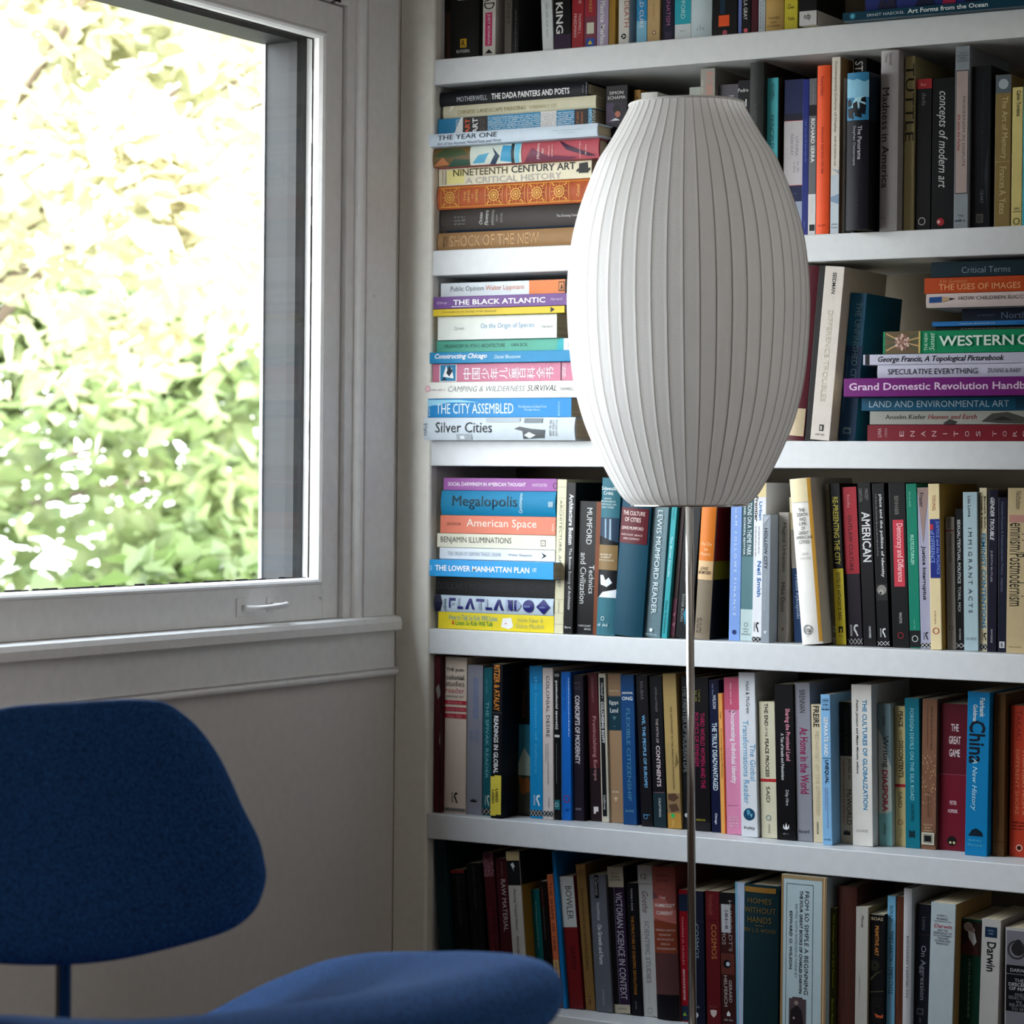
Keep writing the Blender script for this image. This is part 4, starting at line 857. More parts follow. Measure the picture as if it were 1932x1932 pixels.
('S', 0.9067, 0.025, 1.3445, 0.0, 0.2287, 0.0251, 0.1464, 'p', (15, 14, 17), 'black book with a red head, white round emblem', 1, [('R', 0.2136, 0.2284, 0.0, 0.0251, (159, 34, 41)), ('M', 0.2168, 0.224, 0.0075, 0.0176, (211, 129, 129)), ('T', 'dada', 0.1882, 0.2073, 0.0095, 0.0161, (113, 113, 117), ''), ('O', 0.0148, 0.0113, 0.0059, (194, 194, 194))], []),
('S', 0.9343, 0.022, 1.3445, 0.0, 0.227, 0.0368, 0.1453, 'p', (11, 12, 15), 'black book with large white italic title', 1, [('T', 'concepts of modern art', 0.0632, 0.2076, 0.0063, 0.0242, (203, 203, 203), 'i'), ('D', 0.0125, 0.0144, 0.0059, (159, 34, 45)), ('D', 0.0125, 0.0115, 0.0025, (211, 168, 168))], []),
('S', 0.9731, 0.012, 1.3445, 0.0, 0.2707, 0.0223, 0.1732, 'p', (129, 136, 143), 'tall grey book with a boxed pink panel', 1, [('R', 0.0517, 0.2349, 0.0013, 0.021, (25, 28, 34)), ('R', 0.0529, 0.2337, 0.0022, 0.0201, (159, 142, 138)), ('T', 'MODERNISM IN DISPUTE', 0.0918, 0.1956, 0.0121, 0.0165, (64, 60, 60), ''), ('T', 'Art since the Forties', 0.1154, 0.1705, 0.0045, 0.0094, (129, 49, 49), 'bi'), ('H', 'WOOD', 0.2593, 0.2616, 0.0056, 0.0179, (49, 52, 60), ''), ('H', 'FRASCINA', 0.2553, 0.2577, 0.0022, 0.0201, (49, 52, 60), ''), ('H', 'HARRIS', 0.2514, 0.2538, 0.0045, 0.0179, (49, 52, 60), ''), ('H', 'HARRISON', 0.2475, 0.2498, 0.0022, 0.0201, (49, 52, 60), ''), ('H', 'Yale', 0.0179, 0.0211, 0.0067, 0.0156, (68, 72, 80), ''), ('M', 0.0093, 0.0156, 0.0022, 0.0201, (68, 72, 80))], []),
('S', 0.996, 0.02, 1.3445, 0.0, 0.2404, 0.0304, 0.1539, 'p', (13, 15, 20), 'wide near-black book with faint columns emblem', 1, [('M', 0.0638, 0.2208, 0.0152, 0.0213, (28, 32, 37)), ('T', 'CRARY', 0.0371, 0.0568, 0.0152, 0.0201, (96, 100, 108), ''), ('R', 0.0081, 0.0214, 0.0091, 0.0201, (76, 74, 68)), ('R', 0.0097, 0.0199, 0.011, 0.0122, (13, 15, 20)), ('R', 0.0097, 0.0199, 0.0137, 0.0149, (13, 15, 20)), ('R', 0.0097, 0.0199, 0.0164, 0.0176, (13, 15, 20)), ('P', (34, 37, 45), [(0.1266, 0.0274), (0.0795, 0.0213), (0.0246, 0.0262)])], []),
('S', 1.033, 0.02, 1.3445, 0.0, 0.2251, 0.0244, 0.144, 'p', (124, 105, 62), 'olive brown paperback topped by a sculpted head picture', 1, [('R', 0.1981, 0.2248, 0.0005, 0.024, (80, 90, 98)), ('D', 0.2114, 0.0122, 0.0076, (155, 163, 168)), ('T', 'The Art of Memory', 0.1012, 0.1927, 0.0078, 0.0196, (189, 172, 121), ''), ('R', 0.0966, 0.0973, 0.0, 0.0244, (168, 150, 108)), ('T', 'Frances A. Yates', 0.02, 0.0895, 0.0078, 0.0181, (189, 172, 121), '')], []),
('S', 1.0592, 0.02, 1.3445, 0.0, 0.2052, 0.0162, 0.1313, 'p', (199, 184, 117), 'pale yellow paperback at the far end', 1, [('T', 'Calvin Tomkins', 0.1624, 0.2005, 0.0065, 0.0126, (24, 23, 15), 'b'), ('H', 'BRIDE', 0.0252, 0.0284, 0.0049, 0.013, (56, 56, 56), ''), ('H', 'BACHELORS', 0.0213, 0.0237, 0.0032, 0.0146, (56, 56, 56), ''), ('O', 0.0081, 0.0081, 0.005, (49, 49, 41))], []),
('S', 1.0762, 0.02, 1.3445, 0.0, 0.2095, 0.0161, 0.1341, 'p', (45, 161, 181), 'turquoise book cut by the picture edge', 1, [], []),
('L', 0.0694, -0.022, 1.029, 0.0, 0.2847, 0.0371, 0.1993, 'h', (187, 196, 203), 'silver photographic lying book at the foot of its pile', 2, [('t', 'Silver Cities', 0.0231, 0.1313, 0.0126, 0.0297, (28, 30, 34), ''), ('h', 'HALE', 0.0003, 0.0065, 0.0082, 0.0282, (72, 76, 80), ''), ('R', 0.0632, 0.0928, 0.0007, 0.0104, (155, 161, 168)), ('R', 0.0704, 0.0786, 0.0019, 0.0074, (211, 216, 220)), ('P', (80, 84, 88), [(0.1734, 0.0185), (0.1834, 0.0223), (0.2053, 0.0185), (0.2309, 0.0167), (0.228, 0.0037), (0.1894, 0.0019), (0.1894, 0.0148)]), ('P', (207, 211, 211), [(0.1914, 0.0082), (0.2013, 0.0134), (0.2132, 0.0082), (0.2013, 0.003)]), ('R', 0.1914, 0.225, 0.0282, 0.0356, (113, 121, 125)), ('m', 0.2378, 0.2545, 0.0074, 0.0334, (113, 117, 121)), ('R', 0.1192, 0.1834, 0.0297, 0.0363, (161, 170, 176))], []),
('L', 0.0688, -0.012, 1.0666, 0.0, 0.2716, 0.031, 0.1901, 'p', (14, 125, 187), 'bright blue lying book with white serif capitals', 2, [('t', 'THE CITY ASSEMBLED', 0.0164, 0.1641, 0.0062, 0.0229, (219, 236, 236), ''), ('t', 'The Elements of Urban Form', 0.173, 0.2256, 0.0155, 0.0192, (194, 225, 236), ''), ('t', 'Through History', 0.184, 0.2138, 0.0099, 0.0136, (194, 225, 236), ''), ('h', 'SPIRO', 0.0, 0.0, 0.0031, 0.0248, (184, 220, 236), ''), ('h', 'KOSTOF', 0.0009, 0.005, 0.0031, 0.0248, (184, 220, 236), ''), ('h', 'BULFINCH', 0.2472, 0.2512, 0.0025, 0.0248, (146, 203, 225), ''), ('P', (146, 203, 225), [(0.0, 0.0186), (0.0, 0.0294), (0.0628, 0.0291), (0.0985, 0.0248), (0.0423, 0.0248)])], []),
('L', 0.0688, -0.012, 1.098, 0.0, 0.2878, 0.0272, 0.2014, 'p', (225, 225, 218), 'white lying book about camping and survival', 2, [('t', 'CAMPING & WILDERNESS', 0.0392, 0.186, 0.0109, 0.0201, (123, 127, 127), 'i'), ('t', 'SURVIVAL', 0.19, 0.2443, 0.0109, 0.0207, (47, 50, 52), 'i'), ('t', 'TAWRELL', 0.2502, 0.2765, 0.0114, 0.0163, (78, 82, 84), ''), ('O', 0.0, 0.0163, 0.0053, (211, 144, 159)), ('D', 0.0, 0.0163, 0.0037, (234, 194, 203)), ('m', 0.0071, 0.0351, 0.0122, 0.0177, (176, 159, 168))], []),
('L', 0.0702, 0.0, 1.1257, 0.0, 0.2775, 0.0301, 0.1942, 'p', (194, 115, 140), 'pink lying book with white characters', 2, [('R', 0.0135, 0.0466, 0.0006, 0.0289, (229, 236, 236)), ('R', 0.015, 0.045, 0.0018, 0.0283, (34, 121, 163)), ('P', (236, 236, 234), [(0.0202, 0.009), (0.0264, 0.0271), (0.0305, 0.0151), (0.0367, 0.0241), (0.0408, 0.006)]), ('P', (19, 34, 49), [(0.0264, 0.0151), (0.0326, 0.0271), (0.0388, 0.0181), (0.0326, 0.009)]), ('P', (19, 34, 49), [(0.0181, 0.003), (0.0223, 0.009), (0.0285, 0.003)]), ('C', '中国少年儿童百科全书', 0.0583, 0.2321, 0.0042, 0.0223, (236, 234, 236)), ('R', 0.2434, 0.2448, 0.0, 0.0301, (80, 34, 49)), ('C', '文艺', 0.2458, 0.2536, 0.003, 0.0271, (236, 225, 229))], []),
('L', 0.0688, -0.008, 1.1563, 0.0, 0.2753, 0.0183, 0.1927, 'p', (19, 127, 176), 'blue lying book with white script title', 2, [('t', 'Constructing Chicago', 0.0102, 0.1107, 0.0055, 0.0157, (236, 236, 236), 'bi'), ('t', 'Daniel Bluestone', 0.1249, 0.174, 0.0066, 0.0124, (207, 229, 236), 'i')], []),
('L', 0.07, 0.012, 1.1751, 0.0, 0.2579, 0.0198, 0.1805, 'p', (80, 165, 142), 'green lying book hand-lettered in black', 2, [('t', 'ORGANICISM IN 19TH C ARCHITECTURE', 0.0147, 0.1317, 0.0075, 0.0135, (19, 34, 30), ''), ('t', '- VAN ECK', 0.1387, 0.1748, 0.0079, 0.0135, (19, 34, 30), ''), ('P', (49, 168, 176), [(0.2283, 0.0), (0.2322, 0.0198), (0.244, 0.0198), (0.244, 0.0)]), ('R', 0.2421, 0.2617, 0.0, 0.0198, (216, 216, 211)), ('m', 0.2489, 0.2577, 0.0059, 0.0139, (142, 142, 146))], []),
('L', 0.0761, 0.005, 1.1954, 0.0, 0.2265, 0.0389, 0.1585, 'p', (222, 225, 218), 'thickest white lying book beneath the thin yellow one', 2, [('t', 'On the Origin of Species', 0.083, 0.1846, 0.0156, 0.0264, (100, 142, 181), ''), ('t', 'Darwin', 0.0318, 0.0514, 0.0163, 0.0218, (146, 146, 146), 'i'), ('t', 'Harvard', 0.1985, 0.2193, 0.0163, 0.0218, (146, 146, 146), 'i')], []),
('L', 0.0731, -0.005, 1.2348, 0.0, 0.249, 0.0114, 0.1743, 'p', (209, 181, 34), 'thin yellow lying book with a black arrowhead', 2, [('t', 'Comments on the Society of the Spectacle', 0.0163, 0.1216, 0.0034, 0.0085, (113, 88, 19), 'i'), ('P', (17, 15, 12), [(0.2233, 0.0102), (0.2312, 0.0057), (0.2233, 0.0011)])], []),
('L', 0.0736, -0.005, 1.2467, 0.0, 0.257, 0.0199, 0.1799, 'p', (104, 66, 129), 'purple lying book with white display capitals', 2, [('t', 'THE BLACK ATLANTIC', 0.0385, 0.2129, 0.0056, 0.0143, (236, 236, 236), 'b'), ('t', 'Gilroy', 0.0065, 0.0272, 0.0064, 0.0123, (199, 176, 207), 'i'), ('t', 'Harvard', 0.2228, 0.2444, 0.0083, 0.0131, (199, 176, 207), 'i'), ('P', (229, 220, 234), [(0.0354, 0.0024), (0.0354, 0.0036), (0.1291, 0.0032)])], []),
('L', 0.0723, 0.02, 1.267, 0.0, 0.2364, 0.0241, 0.1655, 'p', (220, 227, 231), 'white and orange lying book on top of its pile', 2, [('R', 0.1695, 0.2457, 0.0, 0.0241, (227, 129, 70)), ('t', 'Public Opinion', 0.0191, 0.0833, 0.0077, 0.0183, (30, 60, 80), ''), ('t', 'Walter Lippmann', 0.0869, 0.16, 0.0077, 0.0183, (198, 104, 52), ''), ('R', 0.2247, 0.2355, 0.0048, 0.0207, (49, 32, 19)), ('R', 0.226, 0.2341, 0.0067, 0.0188, (220, 138, 80)), ('P', (34, 23, 15), [(0.228, 0.0072), (0.23, 0.018), (0.2329, 0.0096)])], []),
('S', 0.6994, 0.02, 1.029, 4.7618, 0.2692, 0.0328, 0.1723, 'h', (80, 30, 39), 'maroon leaning book with a cream foot label', 2, [('R', 0.007, 0.0496, 0.0, 0.0318, (194, 176, 146)), ('M', 0.0332, 0.0365, 0.0098, 0.0229, (159, 142, 108))], []),
('S', 0.7331, 0.02, 1.029, 4.5731, 0.2685, 0.0168, 0.1718, 'p', (18, 14, 13), 'thin black leaning book beside the white leaning one', 2, [], []),
('S', 0.7511, 0.0, 1.029, 4.7921, 0.2648, 0.0318, 0.1695, 'p', (205, 196, 187), 'white leaning book with black capitals near its head', 2, [('T', 'SEIDMAN', 0.2231, 0.2555, 0.0134, 0.0197, (24, 24, 24), 'b'), ('T', 'DIFFERENCE TROUBLES', 0.0585, 0.198, 0.0108, 0.0191, (185, 176, 155), ''), ('R', 0.0139, 0.0237, 0.0134, 0.0204, (19, 19, 19)), ('H', 'B', 0.0155, 0.022, 0.0149, 0.0184, (211, 203, 194), 'b'), ('M', 0.0066, 0.0115, 0.008, 0.0223, (129, 121, 113))], []),
('S', 0.7851, 0.03, 1.029, 4.3923, 0.2256, 0.0269, 0.1444, 'p', (22, 88, 121), 'teal leaning book beside the high pile', 2, [('R', 0.0015, 0.1445, 0.0, 0.0269, (19, 54, 90)), ('T', 'THE UNFINISHED CITY', 0.0836, 0.212, 0.0108, 0.0199, (121, 159, 176), ''), ('M', 0.043, 0.1323, 0.0027, 0.0059, (72, 104, 129)), ('R', 0.0105, 0.0202, 0.0067, 0.0189, (104, 133, 146)), ('R', 0.0121, 0.017, 0.0086, 0.0167, (19, 54, 90))], []),
('L', 0.8406, 0.01, 1.029, 0.0, 0.2884, 0.0242, 0.2018, 'p', (110, 26, 37), 'dark red lying book with widely spaced turned letters', 2, [('Y', 'ENANITOS', 0.0467, 0.1844, 0.0068, 0.015, (194, 155, 159)), ('Y', 'TORER', 0.1934, 0.271, 0.0068, 0.015, (194, 155, 159)), ('h', 'LIVIA', 0.0169, 0.0229, 0.006, 0.0193, (194, 155, 159), ''), ('h', 'CORONA', 0.028, 0.0323, 0.006, 0.0193, (168, 129, 133), '')], []),
('L', 0.8442, 0.01, 1.0537, 0.0, 0.2645, 0.0203, 0.1852, 'p', (146, 146, 138), 'mottled grey lying book with red italic words', 2, [('t', 'Anselm Kiefer', 0.0253, 0.0896, 0.0081, 0.015, (34, 32, 30), ''), ('t', 'Heaven and Earth', 0.0929, 0.1693, 0.0081, 0.015, (129, 37, 41), 'i'), ('P', (49, 49, 45), [(0.1172, 0.002), (0.1272, 0.0081), (0.1396, 0.0041), (0.1355, 0.0), (0.1205, 0.0)]), ('P', (64, 64, 58), [(0.1767, 0.0041), (0.1931, 0.0162), (0.2175, 0.0182), (0.2434, 0.0101), (0.2418, 0.001), (0.2012, 0.002)]), ('P', (34, 34, 32), [(0.1931, 0.0061), (0.2094, 0.0122), (0.2256, 0.0061)])], []),
('L', 0.8307, 0.01, 1.0744, 0.0, 0.2777, 0.0202, 0.1944, 'p', (10, 74, 102), 'deep teal lying book with thin pale capitals', 2, [('t', 'LAND AND ENVIRONMENTAL ART', 0.0122, 0.2326, 0.0053, 0.015, (159, 185, 198), ''), ('R', 0.2423, 0.2794, 0.002, 0.0182, (8, 54, 76))], []),
('L', 0.8139, -0.02, 1.0951, 0.0, 0.3343, 0.0277, 0.234, 'p', (108, 30, 108), 'purple lying book jutting out with pale bold title', 2, [('t', 'Grand Domestic Revolution Handbook', 0.0087, 0.3161, 0.0094, 0.0205, (216, 189, 216), 'b')], []),
('L', 0.8553, 0.012, 1.1234, 0.0, 0.2518, 0.02, 0.1762, 'h', (182, 182, 198), 'pale lilac lying book with handwritten capitals', 2, [('t', 'SPECULATIVE EVERYTHING', 0.0173, 0.159, 0.0056, 0.014, (25, 26, 47), ''), ('t', 'DUNNE & RABY', 0.175, 0.2258, 0.0068, 0.0132, (47, 49, 68), '')], []),
('L', 0.8316, 0.012, 1.1439, 0.0, 0.2752, 0.0159, 0.1926, 'p', (181, 181, 198), 'thin white lying book with a black binding end', 2, [('R', 0.0033, 0.01, 0.0, 0.0159, (13, 12, 17)), ('t', 'George Francis, A Topological Picturebook', 0.0241, 0.2227, 0.0019, 0.0127, (17, 17, 24), 'bi')], []),
('L', 0.8633, 0.012, 1.1603, 0.0, 0.3162, 0.0337, 0.2213, 'p', (14, 127, 84), 'green lying book with a flower picture and white slab capitals', 2, [('R', 0.0035, 0.0578, 0.0, 0.0337, (96, 80, 56)), ('F', 0.0308, 0.0175, 0.016), ('R', 0.0578, 0.0603, 0.0, 0.0337, (194, 168, 100)), ('t', 'WESTERN', 0.09, 0.206, 0.0101, 0.0256, (211, 225, 216), 'b'), ('t', 'GARDEN', 0.2113, 0.3102, 0.0101, 0.0256, (211, 225, 216), 'b'), ('h', 'THE NEW', 0.0671, 0.0721, 0.004, 0.0303, (189, 216, 198), ''), ('h', 'Sunset', 0.0746, 0.083, 0.004, 0.0303, (189, 216, 198), 'i')], []),
('L', 0.9399, 0.03, 1.1945, 0.0, 0.1603, 0.0058, 0.12, 'p', (17, 14, 15), 'thin black lying book under a thin blue one', 2, [('m', 0.0397, 0.146, 0.0012, 0.0035, (146, 129, 129))], []),
('L', 0.9363, 0.025, 1.2007, 0.0, 0.1655, 0.0072, 0.12, 'p', (34, 100, 161), 'thin blue lying book beneath the dark navy one', 2, [('m', 0.0433, 0.0993, 0.0022, 0.0051, (159, 189, 216)), ('m', 0.1318, 0.1657, 0.0022, 0.0051, (19, 34, 64))], []),
('L', 0.974, 0.05, 1.2085, 0.0, 0.1192, 0.0192, 0.12, 'p', (20, 28, 42), 'dark navy lying book set far back', 2, [('t', 'Northern', 0.0616, 0.1216, 0.0038, 0.0134, (96, 113, 138), ''), ('m', 0.0247, 0.0534, 0.0077, 0.0115, (80, 96, 121))], []),
('L', 0.9308, 0.015, 1.2281, 0.0, 0.1739, 0.021, 0.1217, 'h', (189, 174, 170), 'white lying book with a blue pencil picture', 2, [('P', (19, 64, 121), [(0.0054, 0.0073), (0.0054, 0.0157), (0.0255, 0.0164), (0.0255, 0.008)]), ('P', (168, 142, 108), [(0.0255, 0.008), (0.0255, 0.0164), (0.0455, 0.013)]), ('P', (19, 34, 64), [(0.0372, 0.0105), (0.0372, 0.0143), (0.0455, 0.013)]), ('t', 'HOW CHILDREN SUCCEED', 0.0513, 0.168, 0.0105, 0.016, (30, 26, 37), '')], []),
('L', 0.9272, 0.015, 1.2496, 0.0, 0.1773, 0.0232, 0.1241, 'p', (168, 64, 24), 'burnt orange lying book with pale serif capitals', 2, [('t', 'THE USES OF IMAGES', 0.023, 0.1499, 0.0046, 0.0135, (220, 159, 108), ''), ('t', 'E.H. Gombrich', 0.0242, 0.0674, 0.0149, 0.02, (203, 133, 84), 'i')], []),
('L', 0.9359, 0.02, 1.2734, 0.0, 0.1666, 0.0232, 0.12, 'p', (21, 41, 50), 'dark slate lying book topping its high pile', 2, [('t', 'Critical Terms', 0.0477, 0.1234, 0.0056, 0.0148, (113, 129, 138), ''), ('t', 'Art', 0.1484, 0.1661, 0.0056, 0.0148, (113, 129, 138), '')], []),
('L', 0.0782, 0.012, 0.7165, 0.0, 0.2206, 0.0277, 0.1544, 'p', (227, 205, 45), 'yellow lying book with hand-drawn coloured lettering', 3, [('t', 'How to Talk So Kids Will Listen', 0.0212, 0.1144, 0.0155, 0.0239, (49, 142, 172), ''), ('t', '&', 0.0266, 0.0318, 0.0072, 0.0144, (194, 49, 34), 'b'), ('t', 'Listen So Kids Will Talk', 0.0339, 0.1063, 0.0067, 0.0144, (49, 142, 60), 'b'), ('P', (236, 234, 234), [(0.1215, 0.0069), (0.1245, 0.0208), (0.1406, 0.0222), (0.1446, 0.0083), (0.1366, 0.0033)]), ('P', (194, 56, 52), [(0.1285, 0.0116), (0.1305, 0.0139), (0.1325, 0.0116)]), ('t', 'Adele Faber &', 0.1516, 0.2004, 0.0161, 0.0227, (176, 176, 108), ''), ('t', 'Elaine Mazlish', 0.1496, 0.2023, 0.0061, 0.0133, (176, 176, 108), '')], []),
('L', 0.0727, 0.012, 0.7447, 0.0, 0.2258, 0.0277, 0.1581, 'h', (181, 196, 209), 'pale lying book with navy geometric letters', 3, [('P', (19, 19, 49), [(0.0, 0.0), (0.0, 0.0277), (0.0104, 0.0277), (0.0156, 0.0152), (0.0104, 0.0014)]), ('h', 'MINER', 0.0177, 0.0228, 0.0028, 0.0221, (30, 37, 80), ''), ('R', 0.028, 0.0311, 0.0069, 0.0235, (34, 34, 104)), ('R', 0.028, 0.0404, 0.0188, 0.0235, (34, 34, 104)), ('R', 0.0311, 0.0383, 0.0116, 0.0155, (150, 163, 185)), ('R', 0.0445, 0.0486, 0.0055, 0.0235, (150, 163, 185)), ('R', 0.0445, 0.0548, 0.0055, 0.01, (34, 34, 104)), ('P', (34, 34, 104), [(0.0589, 0.0055), (0.0671, 0.0235), (0.0711, 0.0235), (0.065, 0.0055)]), ('P', (34, 34, 104), [(0.0711, 0.0235), (0.0671, 0.0235), (0.0732, 0.0055), (0.0773, 0.0055)]), ('R', 0.0803, 0.0956, 0.0188, 0.0235, (34, 34, 104)), ('R', 0.0854, 0.0905, 0.0055, 0.0188, (150, 163, 185)), ('R', 0.0986, 0.1027, 0.01, 0.0235, (150, 163, 185)), ('R', 0.0986, 0.1108, 0.0055, 0.01, (34, 34, 104)), ('P', (34, 34, 104), [(0.1138, 0.0055), (0.1219, 0.0235), (0.126, 0.0235), (0.1199, 0.0055)]), ('P', (34, 34, 104), [(0.126, 0.0235), (0.1219, 0.0235), (0.129, 0.0055), (0.133, 0.0055)]), ('R', 0.137, 0.1421, 0.0055, 0.0235, (150, 163, 185)), ('P', (34, 34, 104), [(0.1401, 0.0235), (0.1451, 0.0235), (0.1491, 0.0055), (0.1451, 0.0055)]), ('R', 0.1471, 0.1501, 0.0055, 0.0235, (34, 34, 104)), ('R', 0.1531, 0.1581, 0.0055, 0.0235, (34, 34, 104)), ('P', (142, 155, 181), [(0.1581, 0.0235), (0.1661, 0.0166), (0.1661, 0.0125), (0.1581, 0.0055)]), ('D', 0.1801, 0.0144, 0.0103, (34, 34, 104)), ('P', (34, 34, 104), [(0.195, 0.0138), (0.2078, 0.0263), (0.2207, 0.0138), (0.2078, 0.0017)]), ('m', 0.1721, 0.188, 0.0111, 0.018, (129, 142, 189)), ('m', 0.2019, 0.2138, 0.0111, 0.0166, (129, 142, 189))], []),
('L', 0.0724, 0.012, 0.7729, 0.0, 0.2268, 0.0309, 0.1587, 'p', (9, 9, 12), 'black lying book with barely visible capitals', 3, [('t', 'DOLKART MORNINGSIDE HEIGHTS', 0.0035, 0.2102, 0.0093, 0.021, (43, 43, 47), '')], []),
('L', 0.0759, -0.014, 0.8043, 0.0, 0.2356, 0.0275, 0.1649, 'p', (32, 144, 207), 'sky blue lying book jutting out with bold white capitals', 3, [('t', 'THE LOWER MANHATTAN PLAN', 0.0115, 0.1909, 0.0094, 0.0187, (236, 236, 236), 'b'), ('m', 0.0, 0.0073, 0.0096, 0.0193, (150, 203, 234)), ('t', '(E', 0.1968, 0.2047, 0.0105, 0.0182, (203, 229, 236), '')], []),
('L', 0.0795, 0.012, 0.8323, 0.0, 0.2201, 0.0189, 0.154, 'p', (217, 222, 227), 'white lying book with grey capitals and a black arrow', 3, [('t', 'THE ORIGIN OF GERMAN TRAGIC DRAMA', 0.0161, 0.1192, 0.006, 0.0128, (142, 150, 155), ''), ('t', 'Walter Benjamin', 0.1323, 0.1773, 0.0064, 0.0117, (96, 100, 104), ''), ('P', (15, 15, 15), [(0.1942, 0.0151), (0.205, 0.0094), (0.1942, 0.0038), (0.1991, 0.0094)])], []),
('L', 0.0747, 0.012, 0.8517, 0.0, 0.2256, 0.0232, 0.1579, 'p', (220, 216, 196), 'cream lying book with black old-style capitals', 3, [('t', 'BENJAMIN ILLUMINATIONS', 0.0069, 0.1431, 0.0056, 0.0181, (21, 19, 17), ''), ('R', 0.198, 0.2074, 0.0056, 0.0153, (80, 76, 68)), ('R', 0.199, 0.2064, 0.0069, 0.0139, (220, 216, 196)), ('m', 0.2005, 0.2054, 0.0088, 0.0125, (49, 45, 37))], []),
('L', 0.0806, 0.012, 0.8754, 0.0, 0.2194, 0.0297, 0.1536, 'p', (218, 121, 96), 'salmon lying book with cream serif title', 3, [('t', 'American Space', 0.051, 0.1841, 0.0077, 0.0244, (236, 225, 211), ''), ('t', 'JACKSON', 0.0129, 0.0397, 0.0119, 0.0178, (80, 34, 23), ''), ('m', 0.2118, 0.2187, 0.0059, 0.0238, (236, 176, 155))], []),
('L', 0.0821, 0.014, 0.9056, 0.0, 0.2178, 0.0405, 0.1525, 'h', (14, 121, 163), 'thick teal blue lying book with dark serif title', 3, [('t', 'Megalopolis', 0.0228, 0.1468, 0.0097, 0.0324, (10, 37, 50), ''), ('h', 'Gottmann', 0.1498, 0.1568, 0.0049, 0.0373, (194, 225, 234), ''), ('R', 0.2054, 0.2143, 0.0154, 0.0243, (142, 172, 185))], []),
('L', 0.0836, 0.016, 0.9466, 0.0, 0.2153, 0.0207, 0.1507, 'p', (150, 86, 155), 'mauve lying book topping the smaller pile', 3, [('t', 'SOCIAL DARWINISM IN AMERICAN THOUGHT', 0.0089, 0.1582, 0.0075, 0.0137, (236, 220, 236), 'b'), ('t', 'HOFSTADTER', 0.1702, 0.198, 0.0075, 0.0124, (234, 207, 234), ''), ('O', 0.2138, 0.0093, 0.0049, (49, 26, 52))], []),
('S', 0.2991, 0.012, 0.7165, 0.9183, 0.2498, 0.0172, 0.1599, 'p', (211, 205, 174), 'narrow cream ruled book beside the pile', 3, [('T', 'ARCHITECTURE, ANYONE?', 0.0754, 0.2167, 0.0045, 0.0103, (104, 104, 94), ''), ('M', 0.1682, 0.2111, 0.0117, 0.0145, (142, 140, 127)), ('R', 0.2372, 0.2378, 0.0, 0.0172, (142, 140, 127)), ('R', 0.2192, 0.2197, 0.0, 0.0172, (142, 140, 127)), ('R', 0.0551, 0.0556, 0.0, 0.0172, (142, 140, 127)), ('R', 0.0328, 0.0333, 0.0, 0.0172, (142, 140, 127)), ('R', 0.0147, 0.0152, 0.0, 0.0172, (142, 140, 127)), ('T', 'Calloway', 0.0341, 0.0539, 0.0052, 0.0103, (150, 146, 129), '')], []),
('S', 0.3168, 0.012, 0.7165, 0.942, 0.2449, 0.0166, 0.1567, 'p', (17, 17, 18), 'narrow scuffed black book with white bold lettering', 3, [('T', 'Architecture Boston', 0.1445, 0.2259, 0.005, 0.013, (236, 236, 236), 'b'), ('T', 'The Boston Society of Architects', 0.0395, 0.1388, 0.0053, 0.0117, (225, 225, 225), ''), ('H', 'Barre', 0.009, 0.0124, 0.0025, 0.0133, (220, 220, 220), ''), ('M', 0.0828, 0.2028, 0.0141, 0.0163, (73, 68, 64))], []),
('S', 0.3359, 0.02, 0.7165, 1.1585, 0.2147, 0.0405, 0.1374, 'p', (10, 10, 12), 'black book about machines and civilization', 3, [('T', 'MUMFORD', 0.145, 0.204, 0.0139, 0.0238, (207, 207, 207), ''), ('T', 'Technics', 0.0658, 0.1118, 0.0205, 0.0298, (207, 207, 207), ''), ('T', 'and Civilization', 0.0491, 0.1313, 0.0046, 0.0152, (207, 207, 207), ''), ('H', 'HARCOURT', 0.0118, 0.0148, 0.004, 0.0265, (203, 203, 203), ''), ('H', 'BRACE', 0.0067, 0.0097, 0.0149, 0.0265, (203, 203, 203), ''), ('R', 0.0003, 0.2144, 0.0311, 0.0405, (113, 56, 26))], []),
